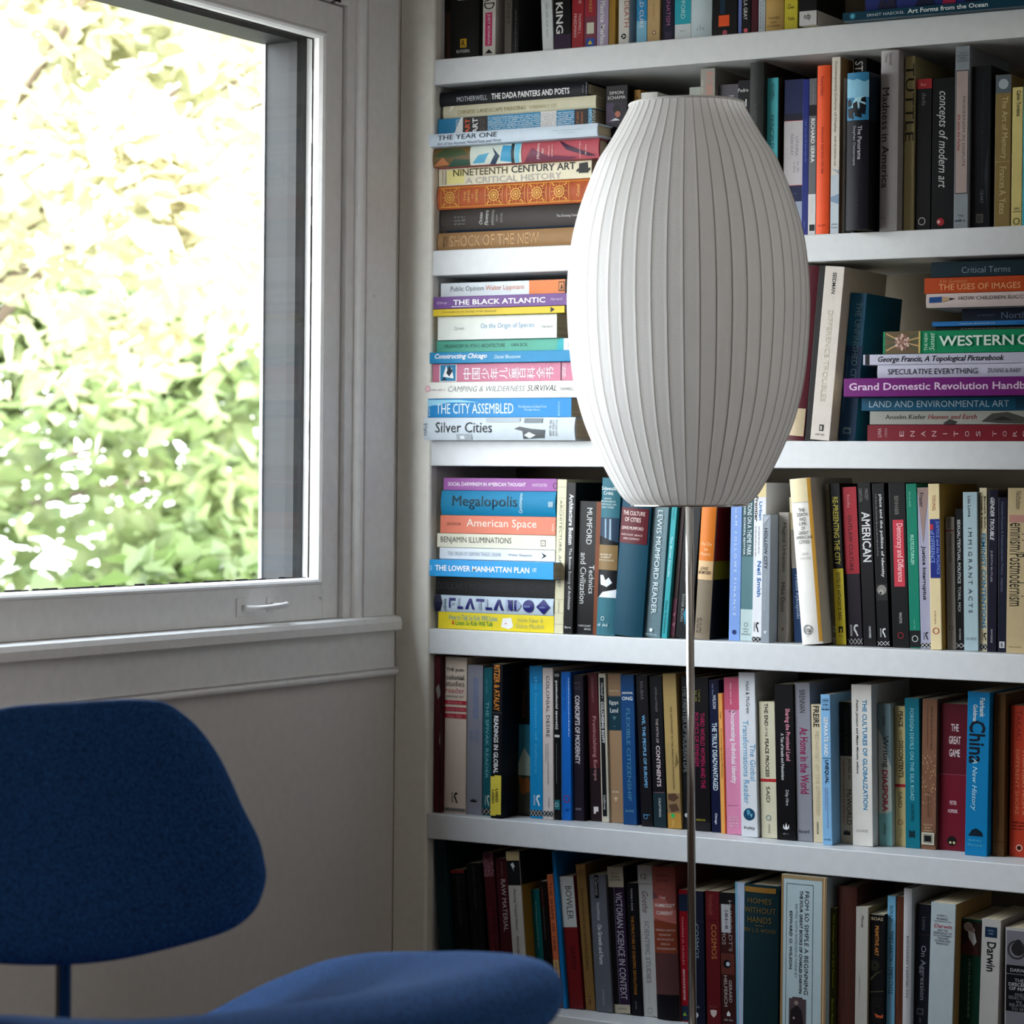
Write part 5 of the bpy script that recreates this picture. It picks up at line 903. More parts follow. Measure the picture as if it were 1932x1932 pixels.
('S', 0.3772, 0.012, 0.7165, 1.9608, 0.2524, 0.0337, 0.1615, 'h', (49, 102, 115), 'teal jacketed book with city photographs', 3, [('R', 0.1451, 0.1888, 0.0, 0.0337, (41, 60, 80)), ('P', (129, 155, 176), [(0.1868, 0.0088), (0.1868, 0.0118), (0.1545, 0.0133), (0.1545, 0.0103)]), ('P', (150, 172, 189), [(0.1868, 0.0177), (0.1868, 0.0206), (0.1511, 0.0221), (0.1511, 0.0183)]), ('P', (12, 15, 21), [(0.1596, 0.0), (0.1494, 0.0337), (0.1451, 0.0337), (0.1451, 0.0)]), ('R', 0.1051, 0.1451, 0.0, 0.0337, (129, 104, 68)), ('R', 0.0609, 0.1051, 0.0, 0.0337, (17, 19, 24)), ('P', (211, 216, 220), [(0.0966, 0.0044), (0.0966, 0.0103), (0.0881, 0.0147), (0.0932, 0.0206), (0.0847, 0.0265), (0.0779, 0.0177), (0.0813, 0.0059)]), ('P', (225, 229, 234), [(0.0694, 0.0103), (0.0745, 0.0337), (0.0609, 0.0337), (0.0609, 0.0029)]), ('H', 'Sidewalk', 0.2328, 0.2387, 0.0, 0.028, (225, 234, 234), ''), ('H', 'Critic', 0.2255, 0.231, 0.0047, 0.023, (225, 234, 234), ''), ('H', 'LEWIS', 0.2179, 0.2208, 0.0059, 0.02, (194, 211, 211), ''), ('H', 'MUMFORD’S', 0.2132, 0.2162, 0.0, 0.0271, (194, 211, 211), ''), ('H', 'WRITINGS ON', 0.2085, 0.2115, 0.0, 0.028, (194, 211, 211), ''), ('H', 'NEW YORK', 0.2038, 0.2068, 0.0015, 0.0251, (194, 211, 211), ''), ('H', 'EDITED BY', 0.1281, 0.1307, 0.0029, 0.0251, (225, 216, 194), ''), ('H', 'ROBERT', 0.1239, 0.1264, 0.0044, 0.0236, (225, 216, 194), ''), ('H', 'WOJTOWICZ', 0.1188, 0.1217, 0.0006, 0.0277, (225, 216, 194), ''), ('O', 0.0269, 0.0124, 0.0034, (211, 225, 225)), ('M', 0.0132, 0.0209, 0.0029, 0.0236, (176, 198, 203))], []),
('S', 0.4117, 0.005, 0.7165, 3.8849, 0.2524, 0.0517, 0.1615, 'h', (13, 63, 82), 'wide deep teal cloth book with a maroon label', 3, [('R', 0.1474, 0.204, 0.0, 0.0491, (86, 26, 34)), ('H', 'THE CULTURE', 0.1925, 0.199, 0.0041, 0.0435, (229, 207, 203), ''), ('H', 'OF CITIES', 0.182, 0.1888, 0.0083, 0.0372, (229, 207, 203), ''), ('H', 'LEWIS MUMFORD', 0.1694, 0.1744, 0.0031, 0.0424, (229, 207, 203), ''), ('H', 'HARCOURT, BRACE', 0.1592, 0.1626, 0.0031, 0.0414, (216, 189, 185), ''), ('H', 'AND COMPANY', 0.1533, 0.1567, 0.0072, 0.0372, (216, 189, 185), '')], []),
('S', 0.4641, 0.012, 0.7165, 3.8172, 0.241, 0.0275, 0.1542, 'p', (98, 123, 131), 'slate grey gridded book with tall pale capitals', 3, [('N',), ('T', 'LEWIS MUMFORD READER', 0.0376, 0.202, 0.0093, 0.0181, (207, 220, 225), ''), ('D', 0.0114, 0.0115, 0.0029, (216, 225, 229)), ('M', 0.003, 0.0064, 0.0014, 0.0234, (176, 194, 198))], []),
('S', 0.4942, 0.012, 0.7165, 4.433, 0.2313, 0.0097, 0.148, 'p', (45, 150, 157), 'thin bright teal book beside the gridded one', 3, [('T', 'Mumford', 0.189, 0.2059, 0.0029, 0.0064, (19, 80, 88), ''), ('T', 'The Brown Decades', 0.0973, 0.1613, 0.0027, 0.0064, (189, 229, 231), ''), ('T', 'Dover Architecture', 0.0072, 0.0594, 0.0027, 0.0064, (6, 49, 56), '')], []),
('S', 0.5044, 0.02, 0.7165, 4.3828, 0.2271, 0.0095, 0.1453, 'p', (52, 30, 32), 'thin dark brown book with a pinkish foot', 3, [('R', 0.0038, 0.0628, 0.0009, 0.0085, (96, 49, 64)), ('P', (159, 96, 117), [(0.0375, 0.0019), (0.0417, 0.0076), (0.0341, 0.0066)]), ('P', (159, 96, 117), [(0.0223, 0.0019), (0.0257, 0.0085), (0.0173, 0.0066)])], []),
('S', 0.5148, 0.02, 0.7165, 4.2208, 0.227, 0.0279, 0.1453, 'p', (10, 12, 15), 'black book behind the lamp pole with grey capitals', 3, [('T', 'STICKS & STONES', 0.0894, 0.1625, 0.0095, 0.0162, (129, 133, 138), ''), ('T', 'DOVER BOOKS', 0.0256, 0.0693, 0.0067, 0.0112, (146, 150, 150), ''), ('P', (34, 121, 150), [(0.0382, 0.0112), (0.055, 0.0168), (0.0197, 0.0154)])], []),
('S', 0.5484, 0.02, 0.7165, 3.0769, 0.2399, 0.0259, 0.1536, 'h', (122, 110, 92), 'orange and taupe book with a cream band', 3, [('R', 0.1237, 0.2396, 0.0, 0.0259, (203, 113, 37)), ('R', 0.0939, 0.1237, 0.0, 0.0259, (205, 172, 129)), ('H', 'The City', 0.1462, 0.1529, 0.0031, 0.022, (229, 194, 150), ''), ('H', 'in', 0.1396, 0.1437, 0.0103, 0.0155, (229, 194, 150), ''), ('H', 'History', 0.1304, 0.137, 0.0031, 0.0207, (229, 194, 150), ''), ('H', 'LEWIS', 0.1086, 0.1141, 0.0039, 0.0186, (49, 34, 23), 'bi'), ('H', 'MUMFORD', 0.1024, 0.1078, 0.0013, 0.0233, (49, 34, 23), 'bi'), ('M', 0.0101, 0.0351, 0.0026, 0.0129, (64, 56, 49))], [(0.2399, (110, 19, 14)), (0.1237, (129, 110, 23)), (0.0944, (15, 14, 17))]),
('S', 0.6031, 0.03, 0.7165, 0.4419, 0.2317, 0.0194, 0.1483, 'p', (117, 149, 207), 'periwinkle blue book with spaced pale capitals', 3, [('T', 'F O R M   F O L L O W S   F I N A N C E', 0.039, 0.2151, 0.0074, 0.0116, (207, 220, 236), ''), ('D', 0.0132, 0.0097, 0.0038, (30, 45, 96))], []),
('S', 0.623, 0.03, 0.7165, 0.4666, 0.2253, 0.0218, 0.1442, 'p', (80, 115, 121), 'slate teal book with white art-deco capitals', 3, [('R', 0.0003, 0.0496, 0.0, 0.0218, (176, 194, 194)), ('R', 0.1325, 0.225, 0.0, 0.0218, (49, 78, 84)), ('T', 'VARIATIONS ON A THEME PARK', 0.1341, 0.236, 0.009, 0.0164, (220, 231, 234), ''), ('T', 'MICHAEL SORKIN, EDITOR', 0.1341, 0.2278, 0.0023, 0.0059, (203, 216, 218), 'b'), ('O', 0.0256, 0.0098, 0.0034, (49, 64, 68)), ('H', 'HILL', 0.0173, 0.0198, 0.0049, 0.0147, (49, 64, 68), ''), ('H', 'AND', 0.0136, 0.0156, 0.0059, 0.0137, (49, 64, 68), ''), ('H', 'WANG', 0.009, 0.0119, 0.002, 0.0176, (49, 64, 68), '')], []),
('S', 0.6456, 0.025, 0.7165, 0.3395, 0.2478, 0.0206, 0.1586, 'p', (216, 216, 220), 'white book with blue and black bold lettering', 3, [('R', 0.2255, 0.2475, 0.0, 0.0206, (216, 198, 150)), ('T', 'Urban', 0.1892, 0.2184, 0.0087, 0.0137, (12, 108, 172), 'b'), ('T', 'Frontier', 0.1875, 0.2263, 0.0014, 0.007, (12, 12, 12), 'b'), ('M', 0.1331, 0.1801, 0.0021, 0.0056, (96, 100, 117)), ('M', 0.1372, 0.1801, 0.0077, 0.0112, (96, 100, 117)), ('T', 'Neil Smith', 0.0703, 0.1256, 0.0073, 0.0137, (12, 92, 163), 'b'), ('Z', 0.015, 0.0307, 0.0028, 0.0112, (17, 17, 17)), ('X', 0.0003, 0.0075, 0.0, 0.0206)], []),
('S', 0.6669, 0.012, 0.7165, 0.1953, 0.1987, 0.0139, 0.1272, 'p', (136, 144, 153), 'grey book with dark capitals, silvery texture', 3, [('T', 'HOLLOW CITY', 0.1141, 0.1773, 0.0033, 0.0089, (30, 37, 47), 'b'), ('M', 0.0501, 0.1051, 0.0049, 0.0084, (176, 183, 189)), ('P', (211, 216, 220), [(0.0172, 0.0042), (0.0189, 0.0097), (0.0131, 0.007)]), ('P', (168, 176, 185), [(0.1962, 0.0014), (0.1962, 0.0125), (0.1831, 0.0028)])], []),
('S', 0.6823, 0.04, 0.7165, 0.0, 0.2021, 0.0164, 0.1293, 'p', (150, 144, 136), 'taupe book with dark thin lettering', 3, [('T', 'Magical Urbanism', 0.1097, 0.1856, 0.0053, 0.0128, (41, 39, 35), ''), ('T', 'Mike Davis', 0.0473, 0.0932, 0.0053, 0.0118, (41, 39, 35), ''), ('P', (113, 80, 49), [(0.0215, 0.0066), (0.0232, 0.0115), (0.0166, 0.0082)])], []),
('S', 0.709, 0.045, 0.7165, -2.9708, 0.2259, 0.0213, 0.1446, 'p', (205, 192, 157), 'cream and navy book half hidden by the white one', 3, [('R', 0.1154, 0.1755, 0.0, 0.0213, (146, 138, 129)), ('R', 0.0003, 0.1154, 0.0, 0.0213, (19, 49, 88)), ('T', 'City Life', 0.1607, 0.1952, 0.0054, 0.0107, (49, 49, 64), 'i'), ('T', 'Witold Rybczynski', 0.0371, 0.1071, 0.004, 0.0107, (159, 176, 203), '')], []),
('S', 0.7422, 0.0, 0.7165, -5.4815, 0.2545, 0.0346, 0.1629, 'h', (225, 222, 216), 'wide white jacketed book yellowed along one edge', 3, [('R', 0.0042, 0.2542, 0.0291, 0.0346, (201, 150, 60)), ('R', 0.2181, 0.2542, 0.0, 0.0291, (225, 211, 172)), ('H', 'THE', 0.2033, 0.2086, 0.0121, 0.0225, (40, 40, 36), ''), ('H', 'DEATH', 0.1963, 0.2016, 0.0087, 0.026, (40, 40, 36), ''), ('H', 'AND', 0.1893, 0.1946, 0.0118, 0.0228, (40, 40, 36), ''), ('H', 'LIFE', 0.1823, 0.1876, 0.0114, 0.0232, (40, 40, 36), ''), ('H', 'OF', 0.1753, 0.1806, 0.0138, 0.0208, (40, 40, 36), ''), ('H', 'GREAT', 0.1683, 0.1736, 0.009, 0.0256, (40, 40, 36), ''), ('H', 'AMERICAN', 0.1614, 0.1666, 0.0042, 0.0305, (40, 40, 36), ''), ('H', 'CITIES', 0.1544, 0.1596, 0.0087, 0.026, (40, 40, 36), ''), ('H', 'JANE', 0.136, 0.1409, 0.0104, 0.0228, (194, 189, 181), ''), ('H', 'JACOBS', 0.1295, 0.1343, 0.0076, 0.0256, (194, 189, 181), ''), ('O', 0.0229, 0.0125, 0.0076, (129, 129, 129)), ('D', 0.0221, 0.0125, 0.0034, (150, 150, 146)), ('M', 0.0115, 0.0148, 0.0097, 0.0152, (142, 140, 131))], []),
('S', 0.7775, 0.035, 0.7165, -3.7637, 0.2477, 0.0072, 0.1586, 'p', (108, 103, 78), 'narrow olive grey book squeezed beside the yellow-footed one', 3, [('T', 'C I T I E S', 0.1557, 0.2177, 0.0029, 0.0045, (47, 47, 35), ''), ('R', 0.0193, 0.0283, 0.0018, 0.0065, (168, 163, 146)), ('H', 'B', 0.021, 0.0267, 0.0029, 0.005, (47, 47, 35), 'b'), ('V', 0.2381, 0.2479, 0.0, 0.0072), ('V', 0.0006, 0.0112, 0.0, 0.0072)], []),
('S', 0.7855, 0.03, 0.7165, -3.3488, 0.2474, 0.0168, 0.1583, 'p', (14, 13, 15), 'black and yellow book about representing the city', 3, [('R', 0.0003, 0.117, 0.0, 0.0168, (216, 197, 54)), ('T', 'RE-PRESENTING THE CITY', 0.1229, 0.2268, 0.0037, 0.0128, (216, 205, 84), 'b'), ('T', 'EDITED BY ANTHONY D. KING', 0.0381, 0.1113, 0.0054, 0.0111, (34, 32, 17), 'b'), ('R', 0.0186, 0.0283, 0.005, 0.0121, (19, 17, 10)), ('R', 0.0186, 0.0251, 0.0074, 0.0101, (216, 197, 54)), ('M', 0.0121, 0.0161, 0.005, 0.0126, (80, 72, 23))], []),
('S', 0.8028, 0.035, 0.7165, -3.2905, 0.2425, 0.0241, 0.1552, 'p', (35, 28, 39), 'crimson and dark plum book with criss-cross foot', 3, [('R', 0.1093, 0.2422, 0.0, 0.0241, (168, 41, 54)), ('T', 'hooks', 0.2108, 0.2302, 0.0082, 0.0135, (211, 146, 150), ''), ('T', 'OUTLAW CULTURE', 0.1133, 0.199, 0.0082, 0.0145, (64, 12, 19), 'b'), ('Z', 0.0135, 0.0321, 0.0048, 0.0181, (211, 211, 211)), ('X', 0.0013, 0.0102, 0.0, 0.0241)], []),
('S', 0.8283, 0.035, 0.7165, -3.1093, 0.249, 0.0211, 0.1593, 'p', (20, 18, 21), 'charcoal book with large white vertical capitals', 3, [('T', 'MASSEY', 0.2224, 0.2394, 0.0116, 0.0169, (129, 125, 125), ''), ('T', 'DENTON', 0.2208, 0.2402, 0.0021, 0.0072, (129, 125, 125), ''), ('T', 'AMERICAN', 0.1281, 0.2046, 0.0047, 0.0186, (216, 216, 216), 'b'), ('T', 'HARVARD', 0.012, 0.0298, 0.0095, 0.0131, (203, 203, 203), 'b')], []),
('S', 0.8512, 0.035, 0.7165, -2.9039, 0.2483, 0.0197, 0.1589, 'p', (12, 12, 14), 'black book with a small shaggy dog photograph', 3, [('T', 'place and the politics of identity', 0.1053, 0.2315, 0.0099, 0.0158, (211, 211, 211), 'b'), ('M', 0.1379, 0.2331, 0.0043, 0.0075, (129, 129, 133)), ('R', 0.0702, 0.0952, 0.0016, 0.019, (34, 34, 34)), ('D', 0.0863, 0.0099, 0.0076, (129, 125, 121)), ('D', 0.0831, 0.0089, 0.0042, (159, 155, 146)), ('D', 0.0815, 0.0079, 0.0018, (17, 17, 17)), ('Z', 0.0137, 0.0282, 0.0049, 0.0142, (211, 211, 211)), ('X', 0.0016, 0.008, 0.0, 0.0197)], []),
('S', 0.8757, 0.035, 0.7165, -2.3908, 0.2493, 0.0269, 0.1596, 'p', (14, 14, 15), 'black book with a red title panel', 3, [('T', 'BENHABIB', 0.2012, 0.2293, 0.0091, 0.0156, (121, 117, 113), ''), ('R', 0.0919, 0.1932, 0.0054, 0.0226, (185, 52, 68)), ('T', 'Democracy and Difference', 0.0992, 0.1875, 0.0086, 0.0209, (236, 203, 203), ''), ('T', 'PRINCETON', 0.0365, 0.0525, 0.0118, 0.0161, (185, 181, 181), ''), ('O', 0.018, 0.0134, 0.005, (129, 34, 41))], []),
('S', 0.9034, 0.035, 0.7165, -2.2889, 0.2484, 0.017, 0.159, 'p', (10, 117, 94), 'green book with a black foot', 3, [('R', 0.0012, 0.0265, 0.0, 0.017, (12, 15, 17)), ('M', 0.2135, 0.2392, 0.0042, 0.0085, (113, 185, 163)), ('T', 'MULTICULTURALISM', 0.1262, 0.1711, 0.0051, 0.0108, (150, 216, 194), 'b'), ('M', 0.0293, 0.0445, 0.0068, 0.0102, (100, 176, 155)), ('O', 0.0141, 0.0085, 0.005, (185, 194, 189))], []),
('S', 0.9208, 0.035, 0.7165, -2.1198, 0.2427, 0.0186, 0.1553, 'p', (150, 149, 172), 'lilac grey book with a brown wedge', 3, [('P', (138, 117, 113), [(0.2425, 0.0), (0.2425, 0.0186), (0.1586, 0.0076)]), ('T', 'Fraser', 0.213, 0.2349, 0.0033, 0.0097, (26, 23, 34), 'b'), ('T', 'Justice Interruptus', 0.0734, 0.1546, 0.004, 0.0113, (17, 17, 26), 'b'), ('Z', 0.0131, 0.0251, 0.0046, 0.0122, (26, 26, 34)), ('X', 0.0019, 0.0083, 0.0, 0.0186)], []),
('S', 0.9403, 0.025, 0.7165, -1.6906, 0.2486, 0.0176, 0.1591, 'p', (216, 198, 155), 'cream book with a ragged navy title patch', 3, [('T', 'YOUNG', 0.2089, 0.2319, 0.006, 0.0113, (159, 80, 56), ''), ('R', 0.1071, 0.1957, 0.0018, 0.0176, (20, 37, 117)), ('R', 0.1798, 0.1878, 0.0021, 0.007, (176, 41, 56)), ('T', 'JUSTICE and the POLITICS', 0.1131, 0.1926, 0.0106, 0.0162, (129, 155, 211), ''), ('T', 'of DIFFERENCE', 0.1298, 0.1783, 0.0025, 0.0088, (129, 155, 211), ''), ('M', 0.0383, 0.059, 0.0062, 0.0097, (159, 108, 84)), ('O', 0.028, 0.0088, 0.005, (176, 80, 68))], [(0.2486, (176, 136, 64))]),
('S', 0.9606, 0.04, 0.7165, -1.5687, 0.199, 0.0142, 0.1274, 'p', (140, 132, 123), 'short taupe book with a red line', 3, [('T', 'Lacan', 0.1824, 0.1967, 0.0043, 0.0094, (52, 49, 45), ''), ('R', 0.1776, 0.1792, 0.0, 0.0142, (129, 41, 37)), ('T', 'Feminine Sexuality', 0.1303, 0.1728, 0.0043, 0.0105, (60, 56, 52), ''), ('O', 0.0328, 0.0071, 0.0034, (80, 76, 68)), ('M', 0.0129, 0.0272, 0.0064, 0.0085, (80, 76, 68))], []),
('S', 0.9755, 0.04, 0.7165, -1.2916, 0.2112, 0.0148, 0.1351, 'p', (12, 12, 13), 'narrow black book with a slash in its title', 3, [('T', 'SEXUAL/TEXTUAL POLITICS', 0.0996, 0.1953, 0.003, 0.0076, (207, 207, 207), 'b'), ('T', 'TORIL MOI', 0.0579, 0.0952, 0.0032, 0.0074, (189, 189, 189), ''), ('T', 'ROUTLEDGE', 0.015, 0.0317, 0.0046, 0.0071, (194, 194, 194), ''), ('X', 0.0031, 0.0102, 0.0, 0.0148)], []),
('S', 0.9911, 0.03, 0.7165, -1.2289, 0.2368, 0.0225, 0.1516, 'p', (155, 176, 183), 'pale blue-grey book with widely spaced capitals', 3, [('T', 'Lisa Lowe', 0.1999, 0.2307, 0.0076, 0.0126, (37, 43, 47), ''), ('T', 'I M M I G R A N T  A C T S', 0.0566, 0.1831, 0.0076, 0.0135, (37, 43, 47), ''), ('H', 'DUKE', 0.0163, 0.0199, 0.0034, 0.0191, (104, 125, 133), '')], []),
('S', 1.0141, 0.035, 0.7165, -0.9228, 0.2433, 0.0116, 0.1557, 'p', (205, 194, 161), 'cream book with blue bold capitals', 3, [('T', 'Benhabib, Butler,', 0.181, 0.2307, 0.0067, 0.0098, (26, 24, 19), 'b'), ('T', 'Cornell, & Fraser', 0.1825, 0.2307, 0.0016, 0.0049, (26, 24, 19), 'b'), ('T', 'FEMINIST CONTENTIONS', 0.0341, 0.1754, 0.0028, 0.0093, (14, 121, 172), 'b'), ('Z', 0.016, 0.0278, 0.0035, 0.0099, (19, 19, 19)), ('X', 0.0026, 0.0104, 0.0, 0.0116)], []),
('S', 1.0265, 0.03, 0.7165, 0.0, 0.2407, 0.0146, 0.154, 'p', (21, 19, 37), 'navy-black book with italic white title', 3, [('T', 'GENDER TROUBLE', 0.1656, 0.2293, 0.0029, 0.0091, (207, 207, 211), 'bi'), ('T', 'JUDITH BUTLER', 0.1034, 0.1506, 0.0035, 0.0073, (159, 159, 172), ''), ('T', 'ROUTLEDGE', 0.0137, 0.0334, 0.0058, 0.0085, (176, 176, 185), '')], []),
('S', 1.0435, 0.03, 0.7165, -0.5264, 0.2295, 0.0136, 0.1469, 'p', (19, 22, 39), 'thin navy book with faint grey lettering', 3, [('T', 'Feminist Practice & Poststructuralist Theory', 0.1148, 0.2224, 0.0039, 0.008, (100, 108, 138), ''), ('T', 'WEEDON', 0.0897, 0.1109, 0.0043, 0.0073, (100, 108, 138), ''), ('R', 0.0064, 0.0158, 0.0024, 0.0104, (194, 194, 198)), ('H', 'B', 0.008, 0.0143, 0.0046, 0.0083, (19, 22, 39), 'b')], []),
('S', 1.0579, 0.025, 0.7165, 0.0, 0.2438, 0.0308, 0.156, 'p', (181, 162, 125), 'wide tan book with tall condensed lettering', 3, [('T', 'eminism/Postmodernism', 0.0694, 0.1922, 0.0037, 0.0271, (37, 34, 26), ''), ('T', 'Nicholson', 0.2125, 0.2391, 0.0123, 0.0204, (72, 64, 49), ''), ('R', 0.193, 0.2039, 0.0025, 0.0278, (172, 125, 113)), ('M', 0.0077, 0.0108, 0.0046, 0.0231, (129, 113, 84))], []),
('S', 0.0696, 0.016, 0.4085, 0.0, 0.2625, 0.0138, 0.168, 'p', (72, 21, 28), 'maroon book against the bookcase side', 4, [('P', (129, 125, 117), [(0.2155, 0.0083), (0.1978, 0.0131), (0.1889, 0.0069), (0.2066, 0.0028)]), ('P', (159, 155, 146), [(0.1668, 0.0138), (0.1181, 0.0103), (0.104, 0.0138)]), ('R', 0.0022, 0.2622, 0.0117, 0.0138, (19, 19, 23))], []),
('S', 0.0839, 0.026, 0.4085, 0.0, 0.2603, 0.0424, 0.1666, 'p', (205, 189, 174), 'thick beige book with three red bands', 4, [('H', 'THE post-', 0.2347, 0.2422, 0.0025, 0.0381, (17, 15, 15), 'b'), ('H', 'colonial', 0.2223, 0.2303, 0.0025, 0.0373, (17, 15, 15), 'b'), ('H', 'studies', 0.2113, 0.2205, 0.0017, 0.0381, (34, 30, 28), ''), ('H', 'reader', 0.2002, 0.2091, 0.0017, 0.0381, (176, 76, 84), ''), ('H', 'EDITED BY', 0.1927, 0.1958, 0.0025, 0.0373, (80, 72, 68), ''), ('R', 0.1812, 0.1879, 0.0, 0.0424, (163, 43, 56)), ('R', 0.1697, 0.1768, 0.0, 0.0424, (163, 43, 56)), ('R', 0.1583, 0.1658, 0.0, 0.0424, (163, 43, 56)), ('H', 'Bill Ashcroft', 0.1826, 0.1865, 0.0064, 0.0339, (211, 129, 138), ''), ('H', 'Gareth Griffiths', 0.1711, 0.1755, 0.0034, 0.039, (211, 129, 138), ''), ('H', 'Helen Tiffin', 0.1596, 0.164, 0.0064, 0.0339, (211, 129, 138), ''), ('Z', 0.0164, 0.035, 0.0153, 0.0271, (19, 17, 17)), ('X', 0.0031, 0.0084, 0.0, 0.0424)], []),
('S', 0.1268, 0.028, 0.4085, 0.0, 0.2486, 0.0296, 0.1591, 'p', (131, 131, 142), 'plain grey book with small blue lettering', 4, [('T', 'COLONIAL DISCOURSE AND', 0.1588, 0.2275, 0.0172, 0.0207, (62, 113, 185), ''), ('T', 'POST-COLONIAL THEORY', 0.1588, 0.2275, 0.0119, 0.0154, (62, 113, 185), ''), ('M', 0.121, 0.1421, 0.0059, 0.0237, (104, 121, 159)), ('P', (26, 26, 32), [(0.0259, 0.0077), (0.0206, 0.0077), (0.0206, 0.0196), (0.0259, 0.0196), (0.0233, 0.0166), (0.0268, 0.0136), (0.0233, 0.0107)])], []),
('S', 0.1569, 0.03, 0.4085, 0.0, 0.2451, 0.0231, 0.1569, 'p', (24, 90, 99), 'dark teal book with a criss-cross foot beside a sticker', 4, [('T', 'THE SPIVAK READER', 0.0616, 0.1889, 0.0046, 0.0104, (117, 176, 185), ''), ('M', 0.203, 0.2302, 0.0038, 0.0092, (72, 129, 138)), ('Z', 0.0159, 0.0343, 0.0046, 0.013, (194, 211, 214)), ('X', 0.0018, 0.0115, 0.0, 0.0231)], []),
('S', 0.1855, 0.008, 0.4085, 0.0, 0.2539, 0.0203, 0.1625, 'p', (14, 15, 21), 'black book with orange and white capitals, yellow stickers', 4, [('T', 'RITZER & ATALAY', 0.1768, 0.2522, 0.0044, 0.015, (203, 129, 49), 'b'), ('R', 0.1731, 0.1738, 0.002, 0.0192, (92, 92, 96)), ('T', 'READINGS IN GLOBAL', 0.0736, 0.1686, 0.0048, 0.0133, (234, 234, 234), 'b'), ('W', 0.0065, 0.071, 0.0016, 0.0198)], []),
('S', 0.2063, 0.062, 0.4085, 0.0, 0.2437, 0.029, 0.156, 'p', (23, 17, 15), 'dark book with a painted desert picture below', 4, [('T', 'Orientalism', 0.163, 0.2095, 0.0064, 0.0128, (113, 72, 37), 'i'), ('R', 0.0022, 0.1516, 0.0, 0.029, (64, 62, 52)), ('R', 0.0672, 0.1516, 0.0, 0.029, (49, 113, 129)), ('P', (159, 172, 155), [(0.0874, 0.0), (0.1138, 0.0106), (0.0874, 0.029), (0.0672, 0.029), (0.0672, 0.0)]), ('P', (129, 80, 37), [(0.0672, 0.0), (0.061, 0.0085), (0.0646, 0.0191), (0.0435, 0.029), (0.0347, 0.0064)])], []),
('S', 0.2391, 0.045, 0.4085, -0.8639, 0.2506, 0.024, 0.1604, 'p', (17, 129, 185), 'bright blue book with a criss-cross foot', 4, [('R', 0.222, 0.2503, 0.0, 0.024, (13, 113, 165)), ('T', 'the location of culture', 0.0737, 0.2342, 0.0096, 0.0149, (76, 165, 207), ''), ('Z', 0.0205, 0.0388, 0.0072, 0.0192, (225, 234, 236)), ('X', 0.0039, 0.0135, 0.0, 0.024)], []),
('S', 0.2637, 0.045, 0.4085, -0.9144, 0.2486, 0.0195, 0.1591, 'p', (200, 189, 185), 'off-white book with spaced dark capitals', 4, [('T', 'COLONIAL DESIRE', 0.1347, 0.2353, 0.0066, 0.0132, (28, 26, 32), ''), ('M', 0.0578, 0.1248, 0.0088, 0.0117, (96, 92, 100)), ('M', 0.0926, 0.1248, 0.0049, 0.0078, (96, 92, 100)), ('T', 'Routledge', 0.0195, 0.0352, 0.0097, 0.0128, (64, 60, 64), ''), ('X', 0.0048, 0.0135, 0.0, 0.0195)], []),
('S', 0.2836, 0.048, 0.4085, -0.9615, 0.243, 0.0106, 0.1555, 'p', (15, 15, 18), 'narrow black book with white bold lettering', 4, [('T', 'postcolonial space(s)', 0.1484, 0.228, 0.0021, 0.0076, (225, 225, 225), 'b'), ('R', 0.1355, 0.1394, 0.0011, 0.0106, (194, 194, 189)), ('R', 0.2349, 0.2393, 0.0011, 0.0101, (129, 133, 133)), ('M', 0.0603, 0.1264, 0.0037, 0.0058, (129, 138, 138)), ('R', 0.0169, 0.0325, 0.0, 0.0106, (34, 100, 108)), ('O', 0.0247, 0.0042, 0.0034, (194, 211, 211))], []),
('S', 0.2947, 0.052, 0.4085, -1.0087, 0.2431, 0.0179, 0.1556, 'p', (17, 96, 183), 'royal blue book with a red ring emblem', 4, [('T', 'Robert W. Rydell', 0.179, 0.2319, 0.0045, 0.0089, (10, 49, 121), 'i'), ('M', 0.1374, 0.2337, 0.0134, 0.0164, (207, 225, 236)), ('O', 0.0349, 0.0098, 0.0059, (142, 37, 64)), ('T', 'Chicago', 0.015, 0.0193, 0.0054, 0.0161, (6, 34, 88), ''), ('R', 0.0028, 0.2428, 0.0, 0.0011, (133, 176, 216))], []),
('S', 0.3131, 0.0586, 0.4085, -1.0567, 0.2383, 0.0199, 0.1525, 'p', (30, 24, 36), 'deep aubergine book with pale bold capitals', 4, [('T', 'CONSCRIPTS OF MODERNITY', 0.0928, 0.2047, 0.0044, 0.0132, (211, 203, 207), 'b'), ('H', 'DAVID', 0.2229, 0.2272, 0.002, 0.0149, (80, 72, 84), ''), ('H', 'SCOTT', 0.2142, 0.2194, 0.002, 0.0149, (80, 72, 84), ''), ('H', 'DUKE', 0.0173, 0.0208, 0.005, 0.0149, (155, 146, 159), '')], []),
('S', 0.3402, 0.0691, 0.4085, -2.5322, 0.2424, 0.0193, 0.1551, 'p', (76, 28, 34), 'dark red to black book with pale thin lettering', 4, [('R', 0.0003, 0.0867, 0.0, 0.0193, (32, 19, 24)), ('T', 'Provincializing Europe', 0.0662, 0.1711, 0.0066, 0.0147, (189, 138, 138), ''), ('T', 'CHAKRABARTY', 0.1933, 0.2358, 0.0077, 0.012, (138, 92, 96), ''), ('P', (211, 203, 203), [(0.0234, 0.0058), (0.0234, 0.0145), (0.0156, 0.0145), (0.0156, 0.0097), (0.0121, 0.0097), (0.0121, 0.0058)])], []),
